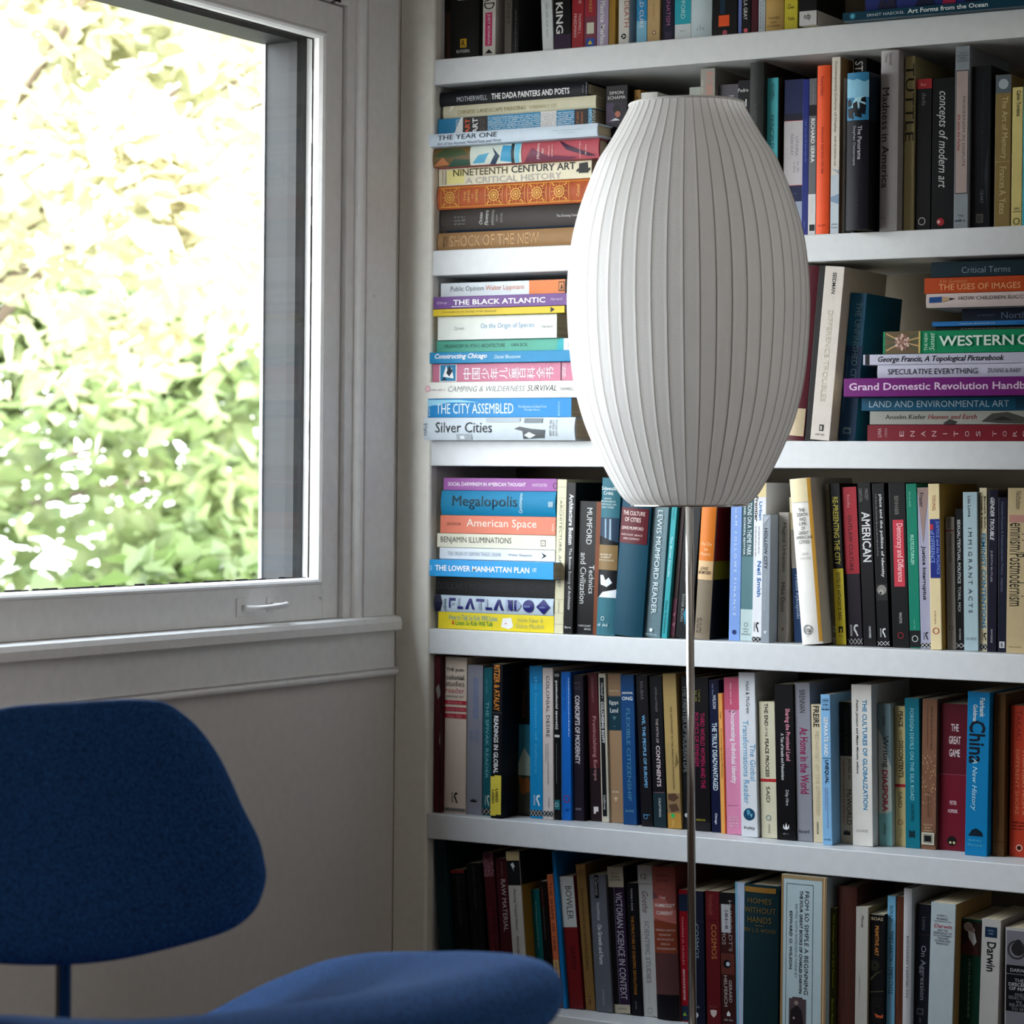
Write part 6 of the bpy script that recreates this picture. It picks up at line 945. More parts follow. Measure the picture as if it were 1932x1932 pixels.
('S', 0.3618, 0.0666, 0.4085, -2.2931, 0.2421, 0.0134, 0.155, 'p', (201, 194, 176), 'narrow cream-framed black book', 4, [('R', 0.0082, 0.2368, 0.0013, 0.011, (194, 189, 176)), ('R', 0.0095, 0.2355, 0.0021, 0.0102, (13, 15, 18)), ('T', 'Mitchell •', 0.2023, 0.2273, 0.0045, 0.0083, (203, 203, 203), 'i'), ('T', 'COLONISING EGYPT', 0.1288, 0.1962, 0.004, 0.0088, (229, 229, 229), 'b'), ('T', 'California', 0.0208, 0.0441, 0.0043, 0.008, (220, 220, 220), 'i')], []),
('S', 0.3757, 0.0709, 0.4085, -2.1739, 0.2423, 0.027, 0.1551, 'p', (150, 121, 92), 'brown book with a dark teal title block', 4, [('R', 0.1502, 0.2046, 0.0, 0.027, (12, 49, 64)), ('R', 0.205, 0.2063, 0.0, 0.027, (12, 49, 64)), ('H', 'TRAFTON', 0.2128, 0.2158, 0.0018, 0.0197, (211, 194, 168), ''), ('H', 'Egypt', 0.1908, 0.1986, 0.0031, 0.0197, (229, 234, 234), ''), ('H', 'Land', 0.1791, 0.1865, 0.004, 0.0184, (229, 234, 234), ''), ('P', (80, 117, 125), [(0.1727, 0.0076), (0.1727, 0.0157), (0.1666, 0.0112)]), ('P', (80, 117, 125), [(0.158, 0.0112), (0.1563, 0.009), (0.1563, 0.0134)]), ('H', 'DUKE', 0.0484, 0.0518, 0.0045, 0.0168, (220, 207, 185), ''), ('P', (194, 172, 138), [(0.0414, 0.0067), (0.0414, 0.0148), (0.0337, 0.0112)])], []),
('S', 0.4035, 0.0622, 0.4085, -2.0483, 0.2424, 0.0247, 0.1552, 'p', (20, 66, 117), 'denim blue book with white capitals on top', 4, [('H', 'AIHWA', 0.2114, 0.2148, 0.0025, 0.0222, (225, 234, 236), 'b'), ('H', 'ONG', 0.2011, 0.2071, 0.0025, 0.0217, (225, 234, 236), 'b'), ('T', 'FLEXIBLE CITIZENSHIP', 0.0384, 0.1878, 0.0094, 0.0163, (72, 133, 159), ''), ('H', 'DUKE', 0.0204, 0.0238, 0.0049, 0.0198, (104, 155, 176), '')], []),
('S', 0.4382, 0.0592, 0.4085, -3.1681, 0.2433, 0.0207, 0.1557, 'p', (17, 15, 21), 'black book with light blue bold capitals', 4, [('T', 'BALIBAR', 0.2036, 0.2335, 0.0074, 0.0128, (104, 100, 108), ''), ('T', 'WE, THE PEOPLE OF EUROPE?', 0.062, 0.179, 0.0074, 0.014, (117, 176, 220), 'b'), ('O', 0.0154, 0.0083, 0.0038, (84, 150, 194)), ('R', 0.018, 0.0188, 0.0041, 0.0165, (84, 150, 194))], []),
('S', 0.4605, 0.0599, 0.4085, -2.704, 0.2435, 0.0224, 0.1558, 'p', (15, 15, 20), 'black book with a slate foot and pink dashes', 4, [('R', 0.0003, 0.0554, 0.0, 0.0224, (21, 41, 49)), ('T', 'LEWIS and WIGEN', 0.1859, 0.2251, 0.0094, 0.013, (129, 121, 125), ''), ('T', 'THE MYTH OF', 0.1356, 0.1748, 0.009, 0.0135, (194, 176, 176), ''), ('T', 'CONTINENTS', 0.0653, 0.1313, 0.0081, 0.0153, (216, 198, 198), 'b'), ('M', 0.0554, 0.0572, 0.0011, 0.0213, (185, 129, 146)), ('T', 'CALIFORNIA', 0.0162, 0.0469, 0.0099, 0.0139, (189, 194, 194), '')], []),
('S', 0.4862, 0.0591, 0.4085, -3.095, 0.2482, 0.024, 0.1588, 'p', (168, 142, 90), 'sandy book with an old engraving at its foot', 4, [('R', 0.0251, 0.0566, 0.0, 0.024, (129, 104, 72)), ('P', (80, 56, 41), [(0.0549, 0.0024), (0.0566, 0.0144), (0.0497, 0.0216), (0.0429, 0.012), (0.0463, 0.0024)]), ('P', (80, 56, 41), [(0.0378, 0.0024), (0.0404, 0.0168), (0.0293, 0.0216), (0.0259, 0.0072)]), ('R', 0.0003, 0.0251, 0.0, 0.024, (172, 129, 56)), ('T', 'THE SOUTHWEST IN THE AMERICAN IMAGINATION', 0.0625, 0.196, 0.0115, 0.0149, (72, 58, 34), ''), ('D', 0.0208, 0.0096, 0.0034, (26, 168, 90)), ('M', 0.0038, 0.0149, 0.0084, 0.012, (220, 194, 133)), ('P', (113, 96, 56), [(0.1229, 0.0192), (0.0974, 0.0168), (0.1059, 0.0228)])], []),
('S', 0.5108, 0.0638, 0.4085, -1.5673, 0.2448, 0.0238, 0.1567, 'p', (15, 17, 20), 'black book behind the pole with tall grey capitals', 4, [('T', 'THE PAINTER OF MODERN LIFE', 0.0916, 0.23, 0.0022, 0.0108, (113, 117, 121), ''), ('D', 0.0229, 0.0065, 0.0034, (185, 189, 189))], []),
('S', 0.5354, 0.0597, 0.4085, -1.6844, 0.2446, 0.0261, 0.1565, 'p', (12, 10, 14), 'black book with magenta capitals in two columns', 4, [('T', 'THIRD WORLD WOMEN AND THE', 0.0681, 0.1883, 0.0105, 0.0183, (172, 34, 86), ''), ('T', 'POLITICS OF FEMINISM', 0.103, 0.1883, 0.0005, 0.0078, (172, 34, 86), ''), ('H', 'INDIANA', 0.016, 0.0194, 0.0013, 0.0173, (168, 159, 52), ''), ('M', 0.206, 0.2271, 0.0013, 0.0131, (129, 121, 45)), ('R', 0.0008, 0.0144, 0.0005, 0.0256, (26, 23, 28))], []),
('S', 0.5632, 0.0603, 0.4085, -1.993, 0.2422, 0.0176, 0.155, 'p', (11, 17, 50), 'narrow navy book with white condensed capitals', 4, [('T', 'WILSON', 0.1962, 0.2181, 0.0063, 0.012, (194, 203, 220), 'b'), ('T', 'THE TRULY DISADVANTAGED', 0.0662, 0.1739, 0.0041, 0.0126, (203, 220, 231), 'b'), ('M', 0.2181, 0.2366, 0.0047, 0.0095, (121, 133, 168)), ('T', 'Chicago', 0.0126, 0.0303, 0.0054, 0.0104, (203, 211, 225), 'b')], []),
('S', 0.5816, 0.0557, 0.4085, -2.122, 0.2218, 0.0088, 0.142, 'p', (225, 163, 86), 'thin apricot book with a red edge', 4, [('R', 0.0003, 0.2215, 0.0072, 0.0088, (194, 60, 26)), ('T', 'Unger', 0.1806, 0.1923, 0.0023, 0.0053, (96, 64, 19), ''), ('T', 'The Critical Legal Studies Movement', 0.0877, 0.1671, 0.0023, 0.0058, (96, 64, 19), '')], []),
('S', 0.5927, 0.0539, 0.4085, -1.9737, 0.2476, 0.0308, 0.1585, 'p', (211, 131, 165), 'pink book with white condensed title', 4, [('R', 0.1968, 0.2473, 0.0, 0.0308, (194, 84, 113)), ('T', 'Documenting Individual Identity', 0.0804, 0.1951, 0.0083, 0.0195, (236, 229, 236), 'b'), ('M', 0.2052, 0.2403, 0.0098, 0.0146, (234, 189, 203)), ('M', 0.1918, 0.1968, 0.0073, 0.022, (159, 92, 125)), ('M', 0.0444, 0.0477, 0.0024, 0.022, (176, 100, 129)), ('M', 0.0109, 0.0293, 0.0049, 0.022, (229, 185, 203))], []),
('S', 0.6243, 0.0405, 0.4085, -1.9127, 0.2579, 0.0282, 0.1651, 'p', (217, 220, 225), 'tall white book with a blue globe picture', 4, [('T', 'Held & McGrew', 0.1929, 0.2436, 0.0124, 0.0186, (28, 30, 34), ''), ('T', 'The Global', 0.0882, 0.1455, 0.0175, 0.0265, (92, 155, 198), ''), ('T', 'Transformations Reader', 0.0516, 0.1829, 0.0056, 0.0152, (104, 165, 205), ''), ('D', 0.0354, 0.0141, 0.0097, (19, 68, 98)), ('P', (80, 146, 176), [(0.0416, 0.0099), (0.0433, 0.0141), (0.0366, 0.0169), (0.0333, 0.0113)]), ('P', (125, 181, 198), [(0.0349, 0.0155), (0.0366, 0.0198), (0.0299, 0.0183)]), ('H', 'Polity', 0.0104, 0.0166, 0.0051, 0.0237, (34, 34, 37), '')], []),
('S', 0.656, 0.0468, 0.4085, -2.1608, 0.2133, 0.0275, 0.1365, 'p', (209, 203, 176), 'ivory book with a red bar and dark serif capitals', 4, [('T', 'THE END', 0.1751, 0.2103, 0.0096, 0.0157, (25, 24, 23), 'b'), ('T', 'OF THE', 0.1585, 0.1734, 0.0101, 0.0142, (49, 47, 41), ''), ('T', 'PEACE PROCESS', 0.0954, 0.1552, 0.0096, 0.0157, (25, 24, 23), 'b'), ('R', 0.088, 0.0925, 0.0, 0.0275, (172, 34, 41)), ('T', 'SAID', 0.0556, 0.0805, 0.0096, 0.0157, (64, 62, 56), ''), ('O', 0.0315, 0.0127, 0.0042, (80, 121, 138)), ('T', 'VINTAGE', 0.0075, 0.0224, 0.0114, 0.0152, (129, 125, 113), '')], []),
('S', 0.6843, 0.0424, 0.4085, -1.872, 0.2422, 0.0322, 0.155, 'p', (12, 11, 14), 'wide black book with a white leaf emblem', 4, [('T', 'Sharing the Promised Land', 0.1231, 0.2044, 0.0161, 0.0258, (216, 142, 159), 'b'), ('T', 'A Tale of Israelis and Palestinians', 0.093, 0.1657, 0.0097, 0.0148, (207, 207, 207), 'b'), ('T', 'Dilip Hiro', 0.0534, 0.0776, 0.0148, 0.0213, (207, 207, 207), ''), ('P', (229, 229, 229), [(0.027, 0.0161), (0.0179, 0.0139), (0.0154, 0.0161), (0.0179, 0.0184)]), ('P', (229, 229, 229), [(0.0245, 0.0116), (0.0187, 0.011), (0.0154, 0.0148)]), ('P', (229, 229, 229), [(0.0245, 0.0206), (0.0187, 0.0213), (0.0154, 0.0174)]), ('P', (229, 229, 229), [(0.0187, 0.0077), (0.0171, 0.0103), (0.0146, 0.0148)]), ('P', (229, 229, 229), [(0.0187, 0.0245), (0.0171, 0.0219), (0.0146, 0.0174)]), ('M', 0.0072, 0.013, 0.011, 0.0213, (129, 129, 129))], []),
('S', 0.7171, 0.0459, 0.4085, -1.9192, 0.2458, 0.0261, 0.1573, 'p', (136, 136, 144), 'mid grey book with magenta display title', 4, [('T', 'BRENNAN', 0.1992, 0.2345, 0.0083, 0.0177, (41, 41, 47), ''), ('T', 'At Home in the World', 0.0736, 0.1764, 0.0073, 0.0214, (138, 23, 78), 'b'), ('H', 'Harvard', 0.0123, 0.0181, 0.0031, 0.0203, (41, 41, 47), '')], []),
('S', 0.7443, 0.0465, 0.4085, -1.8951, 0.2136, 0.0222, 0.1367, 'p', (209, 192, 159), 'buff book with black capitals at its head', 4, [('T', 'FREIRE', 0.1784, 0.211, 0.0035, 0.0131, (19, 17, 15), 'b'), ('T', 'PEDAGOGY OF THE OPPRESSED', 0.0411, 0.1724, 0.0058, 0.0116, (194, 174, 138), ''), ('T', 'CONTINUUM', 0.0131, 0.032, 0.0058, 0.009, (64, 58, 49), 'b')], []),
('S', 0.7673, 0.0289, 0.4085, -1.6869, 0.2312, 0.0158, 0.148, 'p', (129, 178, 218), 'light blue book with white and navy capitals', 4, [('R', 0.2244, 0.2249, 0.0016, 0.015, (56, 92, 129)), ('H', 'CHESHIN', 0.2204, 0.2233, 0.0024, 0.0134, (26, 56, 80), 'b'), ('R', 0.2184, 0.2189, 0.0016, 0.015, (56, 92, 129)), ('H', 'HUTMAN', 0.2139, 0.2168, 0.0032, 0.0126, (26, 56, 80), 'b'), ('R', 0.2117, 0.2122, 0.0016, 0.015, (56, 92, 129)), ('H', 'MELAMED', 0.207, 0.2099, 0.0019, 0.0142, (26, 56, 80), 'b'), ('T', 'SEPARATE AND', 0.1369, 0.1964, 0.005, 0.0117, (236, 236, 236), 'b'), ('R', 0.1329, 0.1337, 0.0016, 0.0158, (19, 34, 49)), ('T', 'UNEQUAL', 0.0946, 0.1307, 0.005, 0.0117, (17, 32, 49), 'b'), ('M', 0.0261, 0.0888, 0.0079, 0.0104, (113, 80, 146)), ('M', 0.053, 0.0888, 0.0047, 0.0069, (113, 80, 146)), ('H', 'HARVARD', 0.0069, 0.0098, 0.0019, 0.0134, (26, 56, 80), '')], []),
('S', 0.7836, 0.0607, 0.4085, -1.1687, 0.2188, 0.0245, 0.1401, 'p', (168, 159, 142), 'black-topped beige book with dark red small capitals', 4, [('R', 0.1351, 0.2185, 0.0, 0.0245, (16, 15, 14)), ('T', 'BENJAMIN R. BARBER', 0.1384, 0.2096, 0.0066, 0.0128, (64, 60, 56), ''), ('T', 'JIHAD vs.', 0.0983, 0.131, 0.0116, 0.0186, (41, 39, 35), ''), ('T', 'McWORLD', 0.029, 0.0835, 0.0108, 0.0186, (41, 39, 35), ''), ('T', 'TERRORISM’S CHALLENGE TO DEMOCRACY', 0.0287, 0.131, 0.0039, 0.0077, (138, 56, 50), ''), ('P', (41, 39, 35), [(0.0213, 0.0058), (0.018, 0.0077), (0.0213, 0.0097), (0.018, 0.0128), (0.0213, 0.0155), (0.0131, 0.0164), (0.0131, 0.0048)])], []),
('S', 0.8088, 0.0481, 0.4085, -1.317, 0.2475, 0.0331, 0.1584, 'p', (218, 214, 207), 'wide white book with spaced blue capitals', 4, [('T', 'THE CULTURES OF GLOBALIZATION', 0.0557, 0.2244, 0.0179, 0.0251, (34, 129, 176), 'b'), ('T', 'Fredric Jameson and Masao Miyoshi, editors', 0.1106, 0.2244, 0.0066, 0.0112, (34, 32, 30), 'bi'), ('H', 'DUKE', 0.0211, 0.0252, 0.0066, 0.0251, (168, 163, 155), '')], []),
('S', 0.844, 0.0687, 0.4085, -1.5102, 0.2188, 0.0213, 0.14, 'p', (181, 189, 181), 'grey-green book with a red and black title', 4, [('P', (108, 131, 138), [(0.2188, 0.0), (0.2188, 0.0213), (0.1196, 0.0213), (0.1685, 0.0064), (0.1807, 0.0)]), ('R', 0.0003, 0.0497, 0.0, 0.0213, (113, 163, 163)), ('P', (113, 163, 163), [(0.0423, 0.0), (0.0545, 0.0213), (0.0464, 0.0213), (0.0383, 0.0)]), ('T', 'CHOW', 0.1847, 0.1994, 0.0077, 0.0128, (49, 56, 60), ''), ('T', 'Writing', 0.1205, 0.1693, 0.006, 0.0175, (28, 26, 26), ''), ('T', 'DIASPORA', 0.0529, 0.1164, 0.006, 0.0153, (159, 26, 49), 'b'), ('T', 'Indiana', 0.0179, 0.0342, 0.0077, 0.0128, (34, 49, 49), '')], []),
('S', 0.8658, 0.0808, 0.4085, -1.1768, 0.215, 0.019, 0.1376, 'p', (199, 182, 129), 'tan book with a red bar near its middle', 4, [('T', 'PEACE', 0.1832, 0.2071, 0.0067, 0.0137, (34, 32, 24), 'b'), ('T', 'AND ITS', 0.1636, 0.1783, 0.008, 0.0122, (56, 52, 35), ''), ('T', 'DISCONTENTS', 0.1054, 0.162, 0.0067, 0.0137, (34, 32, 24), 'b'), ('M', 0.1075, 0.2068, 0.0016, 0.0038, (96, 88, 60)), ('R', 0.0908, 0.0953, 0.0, 0.019, (168, 41, 49)), ('T', 'SAID', 0.0586, 0.0839, 0.0058, 0.0112, (64, 60, 43), ''), ('O', 0.0366, 0.008, 0.0042, (159, 80, 68)), ('T', 'VINTAGE', 0.0138, 0.0277, 0.0072, 0.0099, (138, 121, 80), '')], []),
('S', 0.8856, 0.072, 0.4085, -1.1479, 0.2289, 0.0235, 0.1465, 'p', (12, 108, 127), 'deep turquoise book with pale serif capitals', 4, [('T', 'FOREIGN DEVILS ON THE SILK ROAD', 0.0728, 0.213, 0.0085, 0.0146, (142, 203, 211), ''), ('T', 'HOPKIRK', 0.0403, 0.067, 0.0089, 0.0141, (6, 56, 68), ''), ('P', (6, 41, 52), [(0.0273, 0.0059), (0.0249, 0.0106), (0.0273, 0.0153), (0.0151, 0.0153), (0.0168, 0.0106), (0.0151, 0.0059)])], []),
('S', 0.9096, 0.0735, 0.4085, 0.0, 0.2293, 0.024, 0.1467, 'p', (121, 84, 64), 'brown speckled book with a black square badge', 4, [('M', 0.1518, 0.2188, 0.0132, 0.018, (56, 41, 34)), ('M', 0.1558, 0.2188, 0.0072, 0.0101, (80, 56, 45)), ('J', 0.067, 0.1445, 0.0005, 0.0236, (207, 172, 129)), ('T', 'E. SAN JUAN', 0.0493, 0.0872, 0.0096, 0.0139, (49, 34, 26), ''), ('H', 'SOUTH', 0.0363, 0.0388, 0.0048, 0.0192, (194, 168, 133), ''), ('H', 'END', 0.0319, 0.0343, 0.0072, 0.0164, (194, 168, 133), ''), ('H', 'PRESS', 0.0275, 0.0299, 0.0053, 0.0192, (194, 168, 133), ''), ('R', 0.0073, 0.0258, 0.0019, 0.0221, (189, 185, 168)), ('R', 0.0097, 0.0234, 0.0043, 0.0197, (129, 125, 108)), ('R', 0.0121, 0.021, 0.0063, 0.0173, (12, 12, 17))], []),
('S', 0.9342, 0.0819, 0.4085, 0.0, 0.2232, 0.0505, 0.1428, 'p', (88, 19, 32), 'wide maroon book with white condensed words', 4, [('R', 0.0003, 0.116, 0.0, 0.0505, (104, 15, 34)), ('R', 0.1152, 0.116, 0.0, 0.0505, (129, 68, 76)), ('H', 'THE', 0.1813, 0.1925, 0.0188, 0.0308, (216, 194, 194), 'b'), ('H', 'GREAT', 0.1619, 0.174, 0.0154, 0.0342, (216, 194, 194), 'b'), ('H', 'GAME', 0.1426, 0.1543, 0.0162, 0.0333, (216, 194, 194), 'b'), ('H', 'PETER', 0.0697, 0.0757, 0.018, 0.0291, (211, 181, 185), 'b'), ('H', 'HOPKIRK', 0.0572, 0.0628, 0.0154, 0.0308, (211, 181, 185), 'b'), ('D', 0.0145, 0.0222, 0.0076, (12, 9, 8)), ('D', 0.0121, 0.0197, 0.002, (194, 172, 129)), ('D', 0.0121, 0.0256, 0.002, (194, 172, 129))], []),
('S', 0.9885, 0.0499, 0.4085, 0.4414, 0.2458, 0.0349, 0.1573, 'p', (9, 115, 168), 'wide cerulean book with huge black lettering', 4, [('T', 'Fairbank', 0.2082, 0.2368, 0.0195, 0.0272, (207, 216, 216), 'b'), ('T', 'Goldman', 0.1994, 0.2265, 0.0091, 0.016, (207, 216, 216), 'b'), ('T', 'China', 0.1383, 0.2026, 0.0035, 0.0286, (9, 19, 32), 'b'), ('T', 'A New History', 0.0672, 0.1462, 0.0077, 0.0174, (181, 216, 229), 'i'), ('P', (6, 26, 41), [(0.0382, 0.0105), (0.0413, 0.0174), (0.0358, 0.0262), (0.0294, 0.0279), (0.0294, 0.0052)]), ('H', 'Belknap', 0.0207, 0.0246, 0.0063, 0.0258, (80, 172, 207), ''), ('H', 'Harvard', 0.0139, 0.0183, 0.0049, 0.0265, (80, 172, 207), '')], []),
('S', 1.0268, 0.0636, 0.4085, 0.0, 0.2439, 0.0182, 0.1561, 'p', (90, 61, 32), 'dark tan book with a thin rule near its foot', 4, [('T', 'SILK ROAD', 0.1596, 0.2151, 0.0064, 0.0109, (113, 80, 43), ''), ('M', 0.0405, 0.0842, 0.0069, 0.0105, (49, 32, 15)), ('R', 0.0214, 0.0222, 0.0, 0.0182, (49, 32, 15))], []),
('S', 1.0491, 0.0754, 0.4085, 0.0, 0.2262, 0.028, 0.1448, 'p', (181, 58, 37), 'brick red book at the far end', 4, [('T', 'STRANGERS FROM A', 0.0627, 0.1602, 0.019, 0.024, (225, 146, 104), ''), ('T', 'DIFFERENT SHORE', 0.0627, 0.1602, 0.0084, 0.014, (211, 125, 84), ''), ('T', 'TAKAKI', 0.1745, 0.2197, 0.0084, 0.0168, (129, 34, 23), ''), ('M', 0.0397, 0.0539, 0.0028, 0.0252, (96, 26, 19)), ('O', 0.0135, 0.0154, 0.005, (236, 211, 194)), ('D', 0.0135, 0.0154, 0.0025, (26, 19, 19))], []),
('S', 0.0876, 0.02, 0.1, -4.1688, 0.2627, 0.0217, 0.1682, 'p', (10, 47, 50), 'tall dark green leaning book against the bookcase side', 5, [('R', 0.1886, 0.2507, 0.0022, 0.0196, (7, 34, 41))], []),
('S', 0.1147, 0.03, 0.1, -5.3869, 0.2132, 0.0277, 0.1364, 'p', (12, 12, 14), 'black book with a dull red head band', 5, [('R', 0.2076, 0.2129, 0.0006, 0.0271, (129, 37, 41)), ('T', 'THE EDGE OF EDEN', 0.1215, 0.204, 0.0116, 0.0166, (64, 64, 68), '')], []),
('S', 0.1446, 0.03, 0.1, -4.8053, 0.2271, 0.0275, 0.1454, 'p', (10, 10, 12), 'black book with dotted grey lettering', 5, [('T', 'SIDNEY MACKAY', 0.1473, 0.2232, 0.0116, 0.016, (64, 64, 68), ''), ('M', 0.0872, 0.1358, 0.0083, 0.0121, (45, 45, 49)), ('M', 0.0872, 0.1358, 0.0193, 0.0226, (45, 45, 49))], []),
('S', 0.1805, 0.03, 0.1, -5.3812, 0.2476, 0.0202, 0.1585, 'p', (70, 21, 28), 'maroon book with an ornamented pink head', 5, [('R', 0.2077, 0.2473, 0.0008, 0.0194, (113, 64, 76)), ('J', 0.2085, 0.2341, 0.0004, 0.0198, (176, 142, 155)), ('D', 0.2438, 0.0101, 0.0067, (72, 37, 49)), ('T', 'WRITING ON THE', 0.0817, 0.1592, 0.0061, 0.0113, (129, 34, 41), '')], []),
('S', 0.2028, 0.03, 0.1, -5.0276, 0.2396, 0.0271, 0.1533, 'p', (64, 19, 24), 'maroon book with pale capitals', 5, [('T', 'RAW MATERIAL', 0.12, 0.2051, 0.0085, 0.017, (185, 168, 168), ''), ('M', 0.2113, 0.2341, 0.0106, 0.014, (129, 104, 108))], []),
('S', 0.2309, 0.02, 0.1, -5.1463, 0.2543, 0.0246, 0.1627, 'p', (172, 168, 161), 'grey-white book with a black head panel', 5, [('R', 0.2397, 0.254, 0.0, 0.0246, (189, 172, 129)), ('R', 0.1991, 0.2397, 0.0, 0.0246, (13, 16, 18)), ('P', (203, 207, 207), [(0.2336, 0.0074), (0.2362, 0.0123), (0.2301, 0.0152), (0.2266, 0.0123), (0.2214, 0.0138), (0.2284, 0.0103)]), ('T', 'Picturing Tropical Nature', 0.1254, 0.1935, 0.0084, 0.0143, (45, 43, 36), 'i'), ('T', 'Nancy Leys', 0.0844, 0.1158, 0.0084, 0.0143, (56, 54, 47), 'i')], [(0.2543, (15, 16, 18)), (0.1996, (150, 113, 41))]),
('S', 0.2561, 0.05, 0.1, -5.2059, 0.1906, 0.0177, 0.122, 'p', (11, 94, 96), 'teal leaning paperback', 5, [('M', 0.0946, 0.1718, 0.0064, 0.0096, (129, 185, 176)), ('R', 0.1902, 0.1903, 0.0, 0.0177, (113, 159, 150))], []),
('S', 0.2747, 0.045, 0.1, -5.3549, 0.2062, 0.0138, 0.1319, 'p', (15, 11, 10), 'narrow black leaning book', 5, [('M', 0.1674, 0.198, 0.0055, 0.0083, (129, 56, 56)), ('M', 0.1106, 0.1657, 0.0055, 0.0083, (104, 100, 96)), ('R', 0.2063, 0.2059, 0.0, 0.0138, (150, 146, 138))], []),
('S', 0.2891, 0.05, 0.1, -5.41, 0.2178, 0.0117, 0.1394, 'p', (194, 100, 66), 'coral leaning book with spaced capitals', 5, [('R', 0.0482, 0.0779, 0.0, 0.0117, (189, 155, 108)), ('R', 0.0003, 0.0482, 0.0, 0.0117, (96, 64, 41)), ('T', 'THE SHAPE OF TIME', 0.0927, 0.2054, 0.0035, 0.0084, (68, 34, 24), ''), ('T', 'KUBLER', 0.0525, 0.0735, 0.004, 0.0077, (64, 49, 30), '')], []),
('S', 0.3027, 0.0491, 0.1, -5.5417, 0.2572, 0.0072, 0.1646, 'p', (12, 108, 170), 'thin tall blue leaning book', 5, [('M', 0.0907, 0.1762, 0.0022, 0.0048, (6, 64, 121)), ('M', 0.0209, 0.0471, 0.0022, 0.0048, (6, 64, 121))], []),
('S', 0.3105, 0.0562, 0.1, -5.6761, 0.216, 0.0263, 0.1383, 'p', (104, 22, 26), 'book white above and dark red below', 5, [('R', 0.1327, 0.2157, 0.0, 0.0263, (185, 187, 185)), ('T', 'BOWLER', 0.1453, 0.1998, 0.0095, 0.0211, (49, 34, 37), ''), ('T', 'EARTH', 0.0651, 0.1, 0.0105, 0.0197, (64, 14, 17), '')], []),
('S', 0.3394, 0.0603, 0.1, -5.4341, 0.2375, 0.0179, 0.152, 'p', (121, 92, 51), 'worn tan leaning book', 5, [('T', 'ESSAYS ON THE HISTORY OF NATURAL SCIENCE', 0.0653, 0.1975, 0.0064, 0.0104, (49, 34, 17), ''), ('M', 0.0087, 0.0235, 0.0054, 0.0125, (64, 49, 26)), ('P', (168, 129, 72), [(0.2375, 0.0), (0.2375, 0.0179), (0.2279, 0.0161), (0.2322, 0.0072), (0.2235, 0.0018)])], []),
('S', 0.3598, 0.0576, 0.1, -4.0755, 0.2229, 0.0302, 0.1426, 'p', (90, 93, 102), 'steel grey book with white serif title', 5, [('R', 0.1847, 0.2226, 0.009, 0.0163, (15, 15, 19)), ('T', 'Canto', 0.1894, 0.2188, 0.0103, 0.0151, (176, 176, 181), 'i'), ('T', 'THOMPSON', 0.1492, 0.1782, 0.0109, 0.0157, (203, 203, 207), ''), ('T', 'On Growth and Form', 0.0775, 0.1421, 0.0109, 0.0187, (211, 211, 216), 'b'), ('T', 'CAMBRIDGE', 0.0104, 0.0363, 0.0133, 0.0169, (159, 159, 168), '')], []),
('S', 0.3906, 0.0639, 0.1, -4.0766, 0.238, 0.029, 0.1523, 'p', (40, 25, 49), 'black and purple book with cream ends', 5, [('R', 0.0144, 0.2051, 0.0, 0.0099, (13, 11, 17)), ('R', 0.0144, 0.2051, 0.0099, 0.0104, (129, 121, 138)), ('R', 0.2046, 0.2377, 0.0, 0.029, (172, 163, 144)), ('R', 0.0003, 0.0144, 0.0, 0.029, (172, 163, 144)), ('H', 'Edited by', 0.2249, 0.2284, 0.0058, 0.0209, (138, 64, 56), ''), ('H', 'BERNARD', 0.2198, 0.2228, 0.0058, 0.0226, (49, 45, 41), ''), ('H', 'LIGHTMAN', 0.2146, 0.218, 0.0029, 0.0249, (49, 45, 41), ''), ('T', 'VICTORIAN SCIENCE IN CONTEXT', 0.023, 0.196, 0.0128, 0.0244, (189, 185, 194), ''), ('H', 'CHICAGO', 0.0062, 0.0092, 0.0058, 0.0232, (64, 60, 56), '')], []),
('S', 0.4213, 0.0647, 0.1, -3.5282, 0.2137, 0.0191, 0.1367, 'p', (15, 15, 21), 'black book with ochre small capitals', 5, [('T', 'THOMAS S. KUHN', 0.1694, 0.2055, 0.0076, 0.0111, (176, 176, 181), ''), ('T', 'THE STRUCTURE OF SCIENTIFIC REVOLUTIONS', 0.0335, 0.1608, 0.0065, 0.0115, (181, 121, 41), ''), ('M', 0.0103, 0.0232, 0.0076, 0.0105, (138, 138, 146))], []),
('S', 0.4409, 0.0689, 0.1, -3.5816, 0.2435, 0.0271, 0.1559, 'p', (181, 181, 178), 'pale grey book with a script heading', 5, [('H', '12', 0.2214, 0.23, 0.0064, 0.0162, (64, 60, 56), ''), ('R', 0.2135, 0.2141, 0.0, 0.0271, (64, 60, 56)), ('T', 'Goethe', 0.1674, 0.2017, 0.0064, 0.0177, (113, 80, 88), 'i'), ('T', 'SCIENTIFIC STUDIES', 0.0541, 0.1542, 0.0083, 0.0167, (121, 121, 127), ''), ('M', 0.0215, 0.0464, 0.0098, 0.0137, (159, 159, 159)), ('O', 0.0094, 0.0123, 0.005, (150, 150, 150))], []),
